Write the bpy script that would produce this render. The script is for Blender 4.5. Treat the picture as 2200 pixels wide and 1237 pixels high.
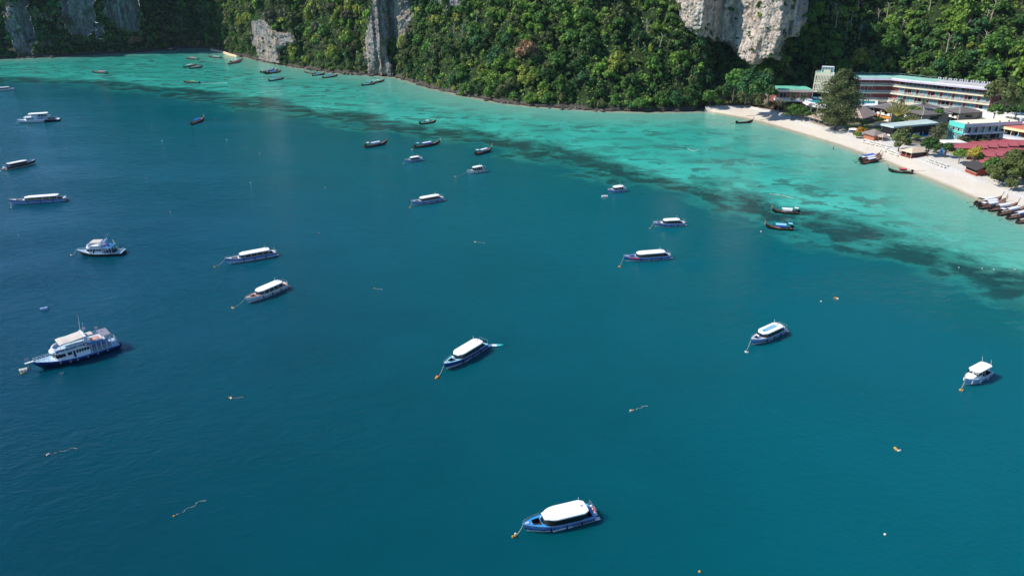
import bpy, math, random
import numpy as np
from mathutils import Vector, Matrix

for o in list(bpy.data.objects):
    bpy.data.objects.remove(o)
SC = bpy.context.scene
C = SC.collection
R = random.Random(11)
NR = np.random.default_rng(5)
PI = math.pi

# ------------------------------------------------------------------ camera, sky, sun, exposure
CAM_H, PITCH, FPX = 65.0, math.radians(24.0), 1514.0
cam_d = bpy.data.cameras.new('camera')
cam_d.sensor_fit = 'HORIZONTAL'
cam_d.sensor_width = 36.0
cam_d.lens = 36.0 * FPX / 2200.0
cam_d.clip_start, cam_d.clip_end = 1.0, 12000.0
cam = bpy.data.objects.new('camera', cam_d)
C.objects.link(cam)
cam.location = (0, 0, CAM_H)
cam.rotation_euler = (PI / 2 - PITCH, 0, 0)
SC.camera = cam

SUN_AZ, SUN_EL = math.atan2(-0.997, -0.05), math.radians(43)      # azimuth from +Y towards +X
world = bpy.data.worlds.new('World')
SC.world = world
world.use_nodes = True
wn = world.node_tree
bg = wn.nodes['Background']
sky = wn.nodes.new('ShaderNodeTexSky')
sky.sky_type = 'NISHITA'
sky.sun_disc = False
sky.sun_elevation = SUN_EL
sky.sun_rotation = SUN_AZ
sky.altitude = 10
sky.air_density, sky.dust_density, sky.ozone_density = 1.3, 0.0, 10.0
wn.links.new(sky.outputs[0], bg.inputs[0])
bg.inputs[1].default_value = 0.13
sl = bpy.data.lights.new('sun', 'SUN')
sl.energy = 4.9
sl.angle = math.radians(0.5)
sl.color = (1.0, 0.93, 0.83)
sun = bpy.data.objects.new('sun', sl)
C.objects.link(sun)
SDIR = Vector((math.sin(SUN_AZ) * math.cos(SUN_EL), math.cos(SUN_AZ) * math.cos(SUN_EL), math.sin(SUN_EL)))
sun.rotation_euler = SDIR.to_track_quat('Z', 'Y').to_euler()
SC.view_settings.view_transform = 'Standard'
SC.view_settings.look = 'None'
SC.view_settings.gamma = 1
SC.view_settings.use_curve_mapping = False
SC.view_settings.exposure = 0.15
SC.render.engine = 'CYCLES'
SC.cycles.max_bounces = 6
SC.cycles.diffuse_bounces = 3
SC.cycles.glossy_bounces = 3
SC.cycles.transparent_max_bounces = 6
SC.cycles.caustics_reflective = SC.cycles.caustics_refractive = False
SC.cycles.sample_clamp_indirect = 6
SC.cycles.use_denoising = True

# ------------------------------------------------------------------ layout helpers
def G(px, py, z=0.0):
    """where the line of sight through a point of the photograph meets height z"""
    u, v = (px - 1100) / FPX, (py - 618.5) / FPX
    dx, dy, dz = u, math.cos(PITCH) - v * math.sin(PITCH), -math.sin(PITCH) - v * math.cos(PITCH)
    t = (z - CAM_H) / dz
    return Vector((t * dx, t * dy, z))

def proj(x, y, z):
    c, s = math.cos(PITCH), math.sin(PITCH)
    zz = z - CAM_H
    d = y * c - zz * s
    return 1100 + FPX * x / d, 618.5 - FPX * (y * s + zz * c) / d

def lin(c):
    return tuple(((v / 255 + 0.055) / 1.055) ** 2.4 if v > 10 else v / 255 / 12.92 for v in c)

def sstep(a, b, x):
    t = np.clip((x - a) / (b - a), 0, 1)
    return t * t * (3 - 2 * t)

def vnoise(x, y, seed=0):
    """smooth value noise in -1..1"""
    rg = np.random.default_rng(seed)
    T = rg.random((256, 256)) * 2 - 1
    x, y = np.asarray(x, float), np.asarray(y, float)
    xi, yi = np.floor(x).astype(int), np.floor(y).astype(int)
    fx, fy = x - xi, y - yi
    fx, fy = fx * fx * (3 - 2 * fx), fy * fy * (3 - 2 * fy)
    a, b = T[xi % 256, yi % 256], T[(xi + 1) % 256, yi % 256]
    c, d = T[xi % 256, (yi + 1) % 256], T[(xi + 1) % 256, (yi + 1) % 256]
    return (a * (1 - fx) + b * fx) * (1 - fy) + (c * (1 - fx) + d * fx) * fy

def inpoly(px, py, poly):
    ins = np.zeros(px.shape, bool)
    n = len(poly)
    for i in range(n):
        x1, y1 = poly[i]
        x2, y2 = poly[(i + 1) % n]
        if y1 == y2:
            continue
        c = ((y1 > py) != (y2 > py)) & (px < (x2 - x1) * (py - y1) / (y2 - y1) + x1)
        ins ^= c
    return ins

# ------------------------------------------------------------------ object helpers
def tag(o, label=None, cat=None, group=None, kind=None):
    if label: o['label'] = label
    if cat: o['category'] = cat
    if group: o['group'] = group
    if kind: o['kind'] = kind
    return o

def thing(name, label, cat, loc=(0, 0, 0), rz=0.0, group=None):
    o = bpy.data.objects.new(name, None)
    o.empty_display_size = 0.3
    C.objects.link(o)
    o.location = loc
    o.rotation_euler = (0, 0, rz)
    return tag(o, label, cat, group)

def copy_tree(o, parent=None):
    c = o.copy()
    C.objects.link(c)
    c.parent = parent
    for ch in list(o.children):
        copy_tree(ch, c)
    return c

def np_mesh(name, verts, faces, smooth=False):
    """fast mesh from numpy arrays; faces is (m,k)"""
    me = bpy.data.meshes.new(name)
    verts = np.asarray(verts, np.float32)
    faces = np.asarray(faces, np.int32)
    m, k = faces.shape
    me.vertices.add(len(verts))
    me.vertices.foreach_set('co', verts.ravel())
    me.loops.add(m * k)
    me.loops.foreach_set('vertex_index', faces.ravel())
    me.polygons.add(m)
    me.polygons.foreach_set('loop_start', np.arange(0, m * k, k, dtype=np.int32))
    me.polygons.foreach_set('loop_total', np.full(m, k, np.int32))
    if smooth:
        me.polygons.foreach_set('use_smooth', np.ones(m, bool))
    me.update()
    me.validate()
    return me

def link_mesh(name, me, m, parent=None, loc=None, rot=None):
    if m is not None and not me.materials:
        me.materials.append(m)
    o = bpy.data.objects.new(name, me)
    C.objects.link(o)
    if parent: o.parent = parent
    if loc is not None: o.location = loc
    if rot is not None: o.rotation_euler = rot
    return o

class MB:
    """collects shapes and links them as ONE mesh object"""
    def __init__(s, mtx=None):
        s.v, s.f, s.m = [], [], mtx
    def add(s, vs, fs):
        n = len(s.v)
        if s.m is not None:
            vs = [s.m @ Vector(p) for p in vs]
        s.v += [tuple(p) for p in vs]
        s.f += [tuple(i + n for i in f) for f in fs]
        return s
    def box(s, x0, x1, y0, y1, z0, z1):
        return s.add([(x0, y0, z0), (x1, y0, z0), (x1, y1, z0), (x0, y1, z0), (x0, y0, z1), (x1, y0, z1), (x1, y1, z1), (x0, y1, z1)],
                     [(3, 2, 1, 0), (4, 5, 6, 7), (0, 1, 5, 4), (1, 2, 6, 5), (2, 3, 7, 6), (3, 0, 4, 7)])
    def quad(s, a, b, c, d):
        return s.add([a, b, c, d], [(0, 1, 2, 3)])
    def tube(s, p, q, r0, r1=None, n=6):
        r1 = r0 if r1 is None else r1
        p, q = Vector(p), Vector(q)
        d = (q - p).normalized()
        a = d.orthogonal().normalized()
        b = d.cross(a)
        vs = []
        for P, r in ((p, r0), (q, r1)):
            for i in range(n):
                t = 2 * PI * i / n
                vs.append(P + (a * math.cos(t) + b * math.sin(t)) * r)
        return s.add(vs, [(i, (i + 1) % n, n + (i + 1) % n, n + i) for i in range(n)] + [tuple(range(n))[::-1], tuple(range(n, 2 * n))])
    def path(s, pts, r, n=5, r1=None):
        k = len(pts) - 1
        for i in range(k):
            ra = r if r1 is None else r + (r1 - r) * i / k
            rb = r if r1 is None else r + (r1 - r) * (i + 1) / k
            s.tube(pts[i], pts[i + 1], ra, rb, n)
        return s
    def prism(s, pts, z0, z1):
        n = len(pts)
        return s.add([(p[0], p[1], z0) for p in pts] + [(p[0], p[1], z1) for p in pts],
                     [tuple(range(n))[::-1], tuple(range(n, 2 * n))] + [(i, (i + 1) % n, n + (i + 1) % n, n + i) for i in range(n)])
    def loft(s, secs, closed=True, caps=True):
        n = len(secs[0])
        vs = [p for sec in secs for p in sec]
        fs = []
        for i in range(len(secs) - 1):
            for j in range(n if closed else n - 1):
                a, b = i * n + j, i * n + (j + 1) % n
                fs.append((a, b, b + n, a + n))
        if caps and closed:
            fs += [tuple(range(n))[::-1], tuple(range(len(vs) - n, len(vs)))]
        return s.add(vs, fs)
    def ell(s, c, r, nu=8, nv=5):
        secs = []
        for i in range(nv + 1):
            t = PI * i / nv
            st, ct = max(math.sin(t), 0.02), math.cos(t)
            secs.append([(c[0] + r[0] * st * math.cos(2 * PI * j / nu), c[1] + r[1] * st * math.sin(2 * PI * j / nu), c[2] - r[2] * ct) for j in range(nu)])
        return s.loft(secs)
    def mesh(s, name, smooth=False):
        me = bpy.data.meshes.new(name)
        me.from_pydata(s.v, [], s.f)
        if smooth:
            me.polygons.foreach_set('use_smooth', [True] * len(me.polygons))
        me.update()
        return me
    def obj(s, name, m, parent=None, loc=None, rot=None, smooth=False):
        return link_mesh(name, s.mesh(name, smooth), m, parent, loc, rot)

def text_obj(name, body, size, m, parent, loc, rot, squash=1.0):
    cu = bpy.data.curves.new(name, 'FONT')
    cu.body = body
    cu.size = size
    cu.extrude = 0.012
    cu.offset = 0.02
    cu.resolution_u = 2
    cu.align_x = 'CENTER'
    cu.align_y = 'CENTER'
    to = bpy.data.objects.new('lettering_source', cu)
    C.objects.link(to)
    dg = bpy.context.evaluated_depsgraph_get()
    me = bpy.data.meshes.new_from_object(to.evaluated_get(dg))
    bpy.data.objects.remove(to)
    me.materials.clear()
    for v in me.vertices:
        v.co.x *= squash
    return link_mesh(name, me, m, parent, loc, rot)

# ------------------------------------------------------------------ materials
_M = {}
def mat(name, rgb, rough=0.55, var=0.10, scale=1.5, spec=0.4, metal=0.0, alpha=1.0, bump=0.0, stretch=(1, 1, 1), coat=0.0):
    """painted / natural surface: colour broken up by two noises"""
    if name in _M:
        return _M[name]
    m = bpy.data.materials.new(name)
    m.use_nodes = True
    nt = m.node_tree
    p = nt.nodes['Principled BSDF']
    tc = nt.nodes.new('ShaderNodeTexCoord')
    mp = nt.nodes.new('ShaderNodeMapping')
    mp.inputs['Scale'].default_value = stretch
    nt.links.new(tc.outputs['Object'], mp.inputs[0])
    n = nt.nodes.new('ShaderNodeTexNoise')
    n.inputs['Scale'].default_value = scale
    n.inputs['Detail'].default_value = 4
    nt.links.new(mp.outputs[0], n.inputs['Vector'])
    mr = nt.nodes.new('ShaderNodeMapRange')
    mr.inputs[1].default_value, mr.inputs[2].default_value = 0.3, 0.7
    mr.inputs[3].default_value, mr.inputs[4].default_value = 1 - var, 1 + var * 0.6
    nt.links.new(n.outputs[0], mr.inputs[0])
    mx = nt.nodes.new('ShaderNodeVectorMath')
    mx.operation = 'SCALE'
    mx.inputs[0].default_value = lin(rgb)
    nt.links.new(mr.outputs[0], mx.inputs['Scale'])
    nt.links.new(mx.outputs[0], p.inputs['Base Color'])
    p.inputs['Roughness'].default_value = rough
    p.inputs['Specular IOR Level'].default_value = spec
    p.inputs['Metallic'].default_value = metal
    p.inputs['Alpha'].default_value = alpha
    p.inputs['Coat Weight'].default_value = coat
    if bump:
        b = nt.nodes.new('ShaderNodeBump')
        b.inputs['Strength'].default_value = bump
        b.inputs['Distance'].default_value = 0.1
        nt.links.new(n.outputs[0], b.inputs['Height'])
        nt.links.new(b.outputs[0], p.inputs['Normal'])
    _M[name] = m
    return m

class NT:
    """short hand for building node trees"""
    def __init__(s, name):
        s.m = bpy.data.materials.new(name)
        s.m.use_nodes = True
        s.t = s.m.node_tree
        s.p = s.t.nodes['Principled BSDF']
    def put(s, sock, val):
        if hasattr(val, 'is_output') or isinstance(val, bpy.types.NodeSocket):
            s.t.links.new(val, sock)
        else:
            sock.default_value = val
    def math(s, op, a, b=0.0, clamp=False):
        n = s.t.nodes.new('ShaderNodeMath')
        n.operation = op
        n.use_clamp = clamp
        s.put(n.inputs[0], a)
        s.put(n.inputs[1], b)
        return n.outputs[0]
    def ss(s, a, b, x):
        n = s.t.nodes.new('ShaderNodeMapRange')
        n.interpolation_type = 'SMOOTHSTEP'
        s.put(n.inputs[0], x)
        n.inputs[1].default_value, n.inputs[2].default_value = a, b
        return n.outputs[0]
    def noise(s, vec, scale, detail=3, rough=0.5, stretch=None, dist=0.0, rot=None):
        if stretch or rot:
            mp = s.t.nodes.new('ShaderNodeMapping')
            if stretch: mp.inputs['Scale'].default_value = stretch
            if rot: mp.inputs['Rotation'].default_value = rot
            s.t.links.new(vec, mp.inputs[0])
            vec = mp.outputs[0]
        n = s.t.nodes.new('ShaderNodeTexNoise')
        n.inputs['Scale'].default_value = scale
        n.inputs['Detail'].default_value = detail
        n.inputs['Roughness'].default_value = rough
        n.inputs['Distortion'].default_value = dist
        s.t.links.new(vec, n.inputs['Vector'])
        return n.outputs[0]
    def mix(s, f, a, b):
        n = s.t.nodes.new('ShaderNodeMix')
        n.data_type = 'RGBA'
        s.put(n.inputs[0], f)
        for sock, v in ((n.inputs[6], a), (n.inputs[7], b)):
            s.put(sock, v if not isinstance(v, tuple) else (*v, 1.0))
        return n.outputs[2]
    def scale(s, col, f):
        n = s.t.nodes.new('ShaderNodeVectorMath')
        n.operation = 'SCALE'
        s.put(n.inputs[0], col)
        s.put(n.inputs['Scale'], f)
        return n.outputs[0]
    def attr(s, name):
        n = s.t.nodes.new('ShaderNodeAttribute')
        n.attribute_name = name
        return n
    def pos(s):
        return s.t.nodes.new('ShaderNodeNewGeometry').outputs['Position']
    def bump(s, h, strength, dist):
        n = s.t.nodes.new('ShaderNodeBump')
        n.inputs['Strength'].default_value = strength
        n.inputs['Distance'].default_value = dist
        s.t.links.new(h, n.inputs['Height'])
        s.t.links.new(n.outputs[0], s.p.inputs['Normal'])
        return n
# ------------------------------------------------------------------ coast lines (metres, seen from above)
SHORE_PX = [(-420, 137), (-200, 132), (0, 127.5), (40, 126), (115, 123), (200, 117.5), (300, 113), (345, 107.5), (400, 103.5), (445, 104.5),
            (478, 110), (500, 117), (545, 127.5), (600, 139), (640, 146), (720, 157), (800, 163), (850, 167), (880, 175),
            (930, 191), (1000, 207), (1060, 219), (1140, 229), (1200, 233), (1290, 239), (1400, 242), (1490, 240)]
WATER_PX = [(1490, 240), (1530, 240.5), (1580, 250), (1640, 263), (1700, 280), (1760, 298), (1800, 310), (1860, 332), (1900, 345),
            (1960, 370), (2000, 385), (2060, 410), (2100, 428), (2150, 455), (2200, 475), (2300, 522), (2450, 600), (2700, 740), (3300, 1080), (4200, 1700)]
TOP_PX = [(1488, 239), (1545, 233), (1600, 231), (1650, 241), (1690, 255), (1720, 263), (1760, 277), (1800, 287), (1830, 295), (1870, 303),
          (1920, 322), (1960, 338), (2000, 350), (2050, 362), (2100, 385), (2150, 402), (2200, 420), (2300, 460), (2450, 520), (2700, 630), (3300, 880), (4200, 1300)]
REEF_PX = [(-420, 178), (-100, 174), (0, 175), (60, 178), (170, 179), (300, 192), (400, 205), (480, 216), (560, 233), (640, 246), (750, 260), (850, 277), (950, 293),
           (1050, 306), (1150, 332), (1250, 357), (1350, 387), (1450, 412), (1550, 434), (1640, 462), (1750, 492), (1800, 511),
           (1880, 537), (1960, 562), (2050, 588), (2120, 604), (2200, 628), (2300, 665), (2450, 740), (2800, 920), (3300, 1200)]

def azd(pts, z=0.0):
    a = np.array([[*G(x, y, z)[:2]] for x, y in pts])
    return np.arctan2(a[:, 0], a[:, 1]), np.hypot(a[:, 0], a[:, 1])

# hill foot, as distance from the viewpoint per bearing
fa, fd = azd(SHORE_PX)
ex = [(1530, 233, 407), (1560, 228, 409), (1600, 224, 409), (1650, 215, 406), (1742, 215, 412), (1800, 215, 424), (1907, 215, 430),
      (1935, 218, 426), (2121, 235, 416), (2200, 240, 408), (2350, 260, 400), (2700, 300, 395), (3300, 380, 400), (4200, 500, 420)]
ea = [azd([(x, y)])[0][0] for x, y, d in ex]
foot_a = np.concatenate([fa, ea])
foot_d = np.concatenate([fd, [d for *_, d in ex]])
w_a, w_d = azd(WATER_PX)
t_a, t_d = azd(TOP_PX, 1.5)

def zone(x, y):
    """0 at the waterline of the beach, 1 at its upper edge, 2 at the foot of the hill"""
    a, d = np.arctan2(x, y), np.hypot(x, y)
    W, T, B = np.interp(a, w_a, w_d), np.interp(a, t_a, t_d), np.interp(a, foot_a, foot_d)
    T = np.maximum(T, W + 1.0)
    B = np.maximum(B, T + 1.0)
    return np.where(d < T, (d - W) / (T - W), 1 + (d - T) / (B - T))

def zone_h(q):
    return np.where(q < 1, 1.5 * q, 1.5 + 0.8 * sstep(1.0, 1.1, q) + 6.2 * sstep(1.55, 1.97, q))

def GZ(x, y):
    return float(zone_h(zone(np.array([x]), np.array([y])))[0])

def GP(px, py):
    """point of the beach or resort ground on the line of sight"""
    z = 2.0
    for _ in range(5):
        p = G(px, py, z)
        z = GZ(p.x, p.y)
    return G(px, py, z)

# ------------------------------------------------------------------ water
def polydist(X, Y, pts):
    P = []
    for (a, b) in zip(pts[:-1], pts[1:]):
        n = max(2, int(np.hypot(*(np.array(b) - a)) / 3))
        for i in range(n):
            P.append(np.array(a) + (np.array(b) - a) * i / n)
    P = np.array(P)
    out = np.full(X.shape, 1e9)
    for i in range(0, len(X), 4000):
        d = (X[i:i + 4000, None] - P[None, :, 0]) ** 2 + (Y[i:i + 4000, None] - P[None, :, 1]) ** 2
        out[i:i + 4000] = np.sqrt(d.min(1))
    return out

gx = np.concatenate([[-6000, -3000, -1500, -900], np.arange(-620, 330, 3.5), [400, 700, 1500, 3000, 6000]])
gy = np.concatenate([[-4000, -1500, -400, -60], np.arange(20, 790, 3.5), [850, 1200, 3000, 7000]])
XX, YY = np.meshgrid(gx, gy, indexing='ij')
X, Y = XX.ravel(), YY.ravel()
shore_xy = [tuple(G(*p)[:2]) for p in SHORE_PX] + [tuple(G(*p)[:2]) for p in WATER_PX]
reef_xy = [tuple(G(*p)[:2]) for p in REEF_PX]
ra, rd = azd(REEF_PX)
AZ, DD = np.arctan2(X, Y), np.hypot(X, Y)
REEF = polydist(X, Y, reef_xy) * np.where(DD > np.interp(AZ, ra, rd), 1, -1)
REEF = np.where((Y < 20) | (X < -700), -300, REEF)
sa = np.concatenate([fa, w_a]); sd = np.concatenate([fd, w_d])
SHO = polydist(X, Y, shore_xy) * np.where(DD > np.interp(AZ, sa, sd), -1, 1)
SHO = np.where(Y < 20, 300, SHO)
ni, nj = len(gx), len(gy)
I, J = np.meshgrid(np.arange(ni - 1), np.arange(nj - 1), indexing='ij')
A0 = (I * nj + J).ravel()
me = np_mesh('water', np.stack([X, Y, np.zeros_like(X)], 1), np.stack([A0, A0 + nj, A0 + nj + 1, A0 + 1], 1), True)
for nm, arr in (('reef', REEF), ('shore', SHO)):
    at = me.attributes.new(nm, 'FLOAT', 'POINT')
    at.data.foreach_set('value', arr.astype(np.float32))

w = NT('sea_water')
pos = w.pos()
D, S = w.attr('reef').outputs['Fac'], w.attr('shore').outputs['Fac']
nbig = w.noise(pos, 0.035, 4, 0.6, dist=0.4)
nmid = w.noise(pos, 0.115, 6, 0.62, stretch=(0.85, 1.1, 1), rot=(0, 0, 0.55), dist=0.35)
nfin = w.noise(pos, 0.6, 4, 0.65)
Dn = w.math('ADD', D, w.math('MULTIPLY', w.math('SUBTRACT', nbig, 0.5), 55.0))
Dn = w.math('ADD', Dn, w.math('MULTIPLY', w.math('SUBTRACT', nmid, 0.5), 26.0))
Dn = w.math('ADD', Dn, w.math('MULTIPLY', w.math('SUBTRACT', nfin, 0.5), 9.0))
# deep water, lightening a little towards the reef
dn2 = w.math('ADD', D, w.math('MULTIPLY', w.math('SUBTRACT', nbig, 0.5), 60.0))
off = w.mix(w.ss(110, 400, S), (0.0, 0.039, 0.053), (0.0, 0.052, 0.106))  # bluer where deep offshore, with some sky reflection put into the colour
deep = w.mix(w.ss(-210, -20, dn2), off, w.mix(w.ss(110, 400, S), (0.0, 0.106, 0.130), (0.0, 0.102, 0.185)))
deep = w.mix(w.ss(-30, 4, dn2), deep, (0.0005, 0.115, 0.118))
# coral band and sand flat
turq = w.mix(w.ss(0.35, 0.7, nbig), (0.034, 0.42, 0.335), (0.056, 0.52, 0.42))
turq = w.mix(w.ss(10, 60, D), turq, w.scale(turq, 0.92))
coral = w.mix(nfin, (0.003, 0.042, 0.046), (0.012, 0.088, 0.082))
coral_mid = w.mix(nfin, (0.022, 0.17, 0.145), (0.040, 0.25, 0.205))
band = w.math('MULTIPLY', w.ss(-10, -1, Dn), w.math('SUBTRACT', 1.0, w.ss(10, 22, Dn)))
pat = w.ss(0.505, 0.565, nmid)
pat2 = w.ss(0.46, 0.62, nbig)
pat = w.math('MULTIPLY', pat, w.math('ADD', 0.5, w.math('MULTIPLY', pat2, 0.5)))
pat = w.math('MULTIPLY', pat, w.ss(8, 22, S))
pat = w.math('ADD', pat, w.math('MULTIPLY', w.ss(0.5, 0.62, w.noise(pos, 0.05, 5, 0.6, stretch=(0.6, 1.4, 1), rot=(0, 0, 0.5))), 0.38), True)
flat = w.mix(pat, turq, coral_mid)
pale = w.mix(w.math('SUBTRACT', 1.0, w.ss(2, 50, S)), flat, (0.15, 0.43, 0.335))
pale = w.mix(w.math('SUBTRACT', 1.0, w.ss(0.0, 7, S)), pale, (0.40, 0.43, 0.31))
shal = w.mix(w.math('MULTIPLY', band, w.math('ADD', 0.55, w.math('MULTIPLY', w.ss(0.35, 0.55, nmid), 0.45)), True), pale, coral)
col = w.mix(w.ss(-13, 4, Dn), deep, shal)
w.put(w.p.inputs['Base Color'], col)
w.p.inputs['Roughness'].default_value = 0.08
w.p.inputs['IOR'].default_value = 1.33
w.p.inputs['Specular IOR Level'].default_value = 0.34
w.p.subsurface_method = 'BURLEY'
w.p.inputs['Subsurface Weight'].default_value = 0.8
w.p.inputs['Subsurface Radius'].default_value = (0.4, 1.0, 1.0)
w.p.inputs['Subsurface Scale'].default_value = 1.3
wv1 = w.noise(pos, 0.40, 4, 0.55, stretch=(0.75, 1.15, 1), rot=(0, 0, -0.5), dist=0.6)
wv2 = w.noise(pos, 1.6, 3, 0.6, stretch=(0.7, 1.2, 1), rot=(0, 0, -0.2))
wv3 = w.noise(pos, 0.06, 2, 0.5, rot=(0, 0, 0.6))
hh = w.math('ADD', w.math('MULTIPLY', wv1, 1.0), w.math('MULTIPLY', wv2, 0.42))
wv4 = w.noise(pos, 0.018, 3, 0.55, stretch=(0.6, 1.5, 1), rot=(0, 0, 0.4))
hh = w.math('MULTIPLY', hh, w.math('ADD', 0.25, w.math('ADD', w.math('MULTIPLY', wv3, 0.7), w.math('MULTIPLY', w.ss(0.35, 0.65, wv4), 0.8))))
hh = w.math('MULTIPLY', hh, w.math('ADD', 0.75, w.math('MULTIPLY', w.ss(120, 380, S), 1.1)))
w.bump(hh, 1.0, 0.28)
water = link_mesh('water', me, w.m)
tag(water, 'teal blue bay water turning turquoise over the sandy reef flat', 'water', kind='structure')

# seabed under the water, so the shore has something to stand on
mb = MB()
mb.quad((-6000, -4000, -3), (6000, -4000, -3), (6000, 7000, -3), (-6000, 7000, -3))
sb = mb.obj('seabed', mat('seabed_sand', (150, 140, 110)))
tag(sb, 'sandy seabed under the bay water', 'seabed', kind='structure')

# ------------------------------------------------------------------ hills: one sheet running along the coast
ROCKS = {
 'left': [[(18, -160), (43, -160), (60, 20), (74, 76), (69, 120), (38, 121), (25, 84), (12, 51)]],
 'cove': [[(128, -160), (199, -160), (201, 59), (188, 81), (178, 84), (158, 76), (145, 64), (134, 38)],
          [(211, -160), (288, -160), (300, 33), (298, 66), (288, 69), (255, 61), (226, 33)],
          [(205, 49), (221, 50), (226, 84), (207, 81)]],
 'orange': [[(539, 46), (566, 43), (584, 68), (623, 71), (634, 87), (602, 102), (597, 133), (565, 134), (552, 112), (543, 81)]],
 'tall': [[(801, 8), (815, -160), (880, -160), (886, 38), (873, 59), (863, 99), (845, 102), (836, 84), (829, 112), (838, 150), (842, 166), (796, 166), (779, 127), (782, 94), (792, 64)]],
 'dark': [[(916, -160), (996, -160), (998, 22), (966, 26), (928, 15)]],
 'pale': [[(1450, -160), (1733, -160), (1733, 33), (1713, 69), (1690, 76), (1677, 102), (1684, 132), (1655, 112), (1629, 132), (1601, 127),
           (1581, 113), (1576, 98), (1553, 86), (1527, 86), (1494, 73), (1470, 48), (1458, 15)]],
}
TILT = {'pale': (1450, 1733, 42), 'orange': (541, 634, 20), 'left': (12, 75, -8)}
xs = np.concatenate([np.arange(-400, 2640, 3.3), np.arange(2640, 4100, 6.0)])
sx = np.array([p[0] for p in SHORE_PX] + [e[0] for e in ex], float)
col_a = np.interp(xs, sx, foot_a)
col_d = np.interp(xs, sx, foot_d)
col_d = col_d + 1.6 * vnoise(xs / 16, xs * 0, 3) + 0.8 * vnoise(xs / 6, xs * 0, 4)
foot_z = 9.0 * sstep(1500, 1720, xs)
kx = [-400, 0, 130, 210, 335, 390, 440, 480, 540, 640, 760, 900, 1100, 1300, 1450, 1560, 1650, 1900, 2640]
kk = [.7, .6, .42, .15, .13, .24, .34, .62, .8, .75, .7, .8, .95, .95, .85, 1.0, .9, .72, .72]
kcol = np.interp(xs, kx, kk)
hmx = np.interp(xs, [-400, -60, 110, 190, 330, 480, 560, 900, 1400, 1500, 1720, 1800, 2640], [16, 38, 47, 105, 130, 140, 125, 115, 105, 135, 135, 110, 110])
LV = np.concatenate([[-1.2, -0.3, 0.6], np.arange(1.8, 69, 1.15)])
nl = len(LV)
sarc = xs / FPX * col_d
def smooth1(a, k):
    ker = np.exp(-0.5 * (np.arange(-3 * k, 3 * k + 1) / k) ** 2)
    return np.convolve(np.pad(a, 3 * k, mode='edge'), ker / ker.sum(), mode='valid')
rows, rockrows, idrows = [], [], []
sb_ = np.full(xs.shape, -2.0)
prev = LV[0]
names = list(ROCKS)
for li, L in enumerate(LV):
    z = foot_z + L
    ridge = 6.5 * vnoise(sarc / 21, np.full_like(xs, L / 60), 21) + 2.8 * vnoise(sarc / 8, np.full_like(xs, L / 25), 22)
    ridge *= np.clip(L / 14, 0, 1)
    d = col_d + sb_ + ridge
    px, py = proj(np.sin(col_a) * d, np.cos(col_a) * d, z)
    rid = np.full(xs.shape, -1)
    jit = 5 * vnoise(px / 7, py / 7, 31)
    for n_i, nm in enumerate(names):
        for poly in ROCKS[nm]:
            rid[inpoly(px + jit, py + jit * 0.7, poly)] = n_i
    m = smooth1((rid >= 0).astype(float), 2)
    rel = (2.6 * vnoise(sarc / 9, np.full_like(xs, L / 22), 41) + 2.1 * vnoise(sarc / 3.4, np.full_like(xs, L / 11), 42)
           + 0.6 * vnoise(sarc / 1.3, np.full_like(xs, L / 4), 43) + 0.5 * vnoise(sarc / 5, np.full_like(xs, L / 2.2), 44)) * m
    tilt = np.zeros(xs.shape)
    for n_i, (x0, x1, am) in TILT.items():
        inside = (px > x0 - 30) & (px < x1 + 30)
        tilt += np.where(inside, am * (np.clip((px - x0) / (x1 - x0), 0, 1) + .06), 0)
    d = d - ridge * m * 0.7 + rel - tilt * m
    rows.append(np.stack([np.sin(col_a) * d, np.cos(col_a) * d, z], 1))
    rockrows.append(m)
    idrows.append(rid)
    nxt = LV[li + 1] if li + 1 < nl else L + 1
    kz = np.where(L < 1.5, 2.0, kcol * (1 - m) + 0.07 * m)
    under = (rid == names.index('tall')) & (L < 4)
    kz = np.where(under, -0.5, kz)
    sb_ = sb_ + kz * (nxt - L)
top0 = LV[-1]
for i in range(1, 15):
    z = foot_z + top0 + (hmx - top0) * i / 14
    ridge = 6.5 * vnoise(sarc / 21, z / 60, 21) + 2.8 * vnoise(sarc / 8, z / 25, 22)
    sb_ = sb_ + kcol * 0.8 * (hmx - top0) / 14
    d = col_d + sb_ + ridge
    rows.append(np.stack([np.sin(col_a) * d, np.cos(col_a) * d, z], 1))
    rockrows.append(xs * 0); idrows.append(np.full(xs.shape, -1))
for back, up in ((60, 3), (400, 1)):
    d = col_d + sb_ + back
    rows.append(np.stack([np.sin(col_a) * d, np.cos(col_a) * d, foot_z + hmx + up], 1))
    rockrows.append(xs * 0); idrows.append(np.full(xs.shape, -1))
HV = np.array(rows)                       # level, column, xyz
HM = np.array(rockrows)
HID = np.array(idrows)
nlv, ncl = HM.shape
V = HV.reshape(-1, 3)
Li, Ci = np.meshgrid(np.arange(nlv - 1), np.arange(ncl - 1), indexing='ij')
q0 = (Li * ncl + Ci).ravel()
Q = np.stack([q0, q0 + 1, q0 + ncl + 1, q0 + ncl], 1)
qm = HM.ravel()[Q].mean(1)
qid = HID.ravel()[Q].max(1)
isrock = (qm > 0.35) & (qid >= 0)

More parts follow.
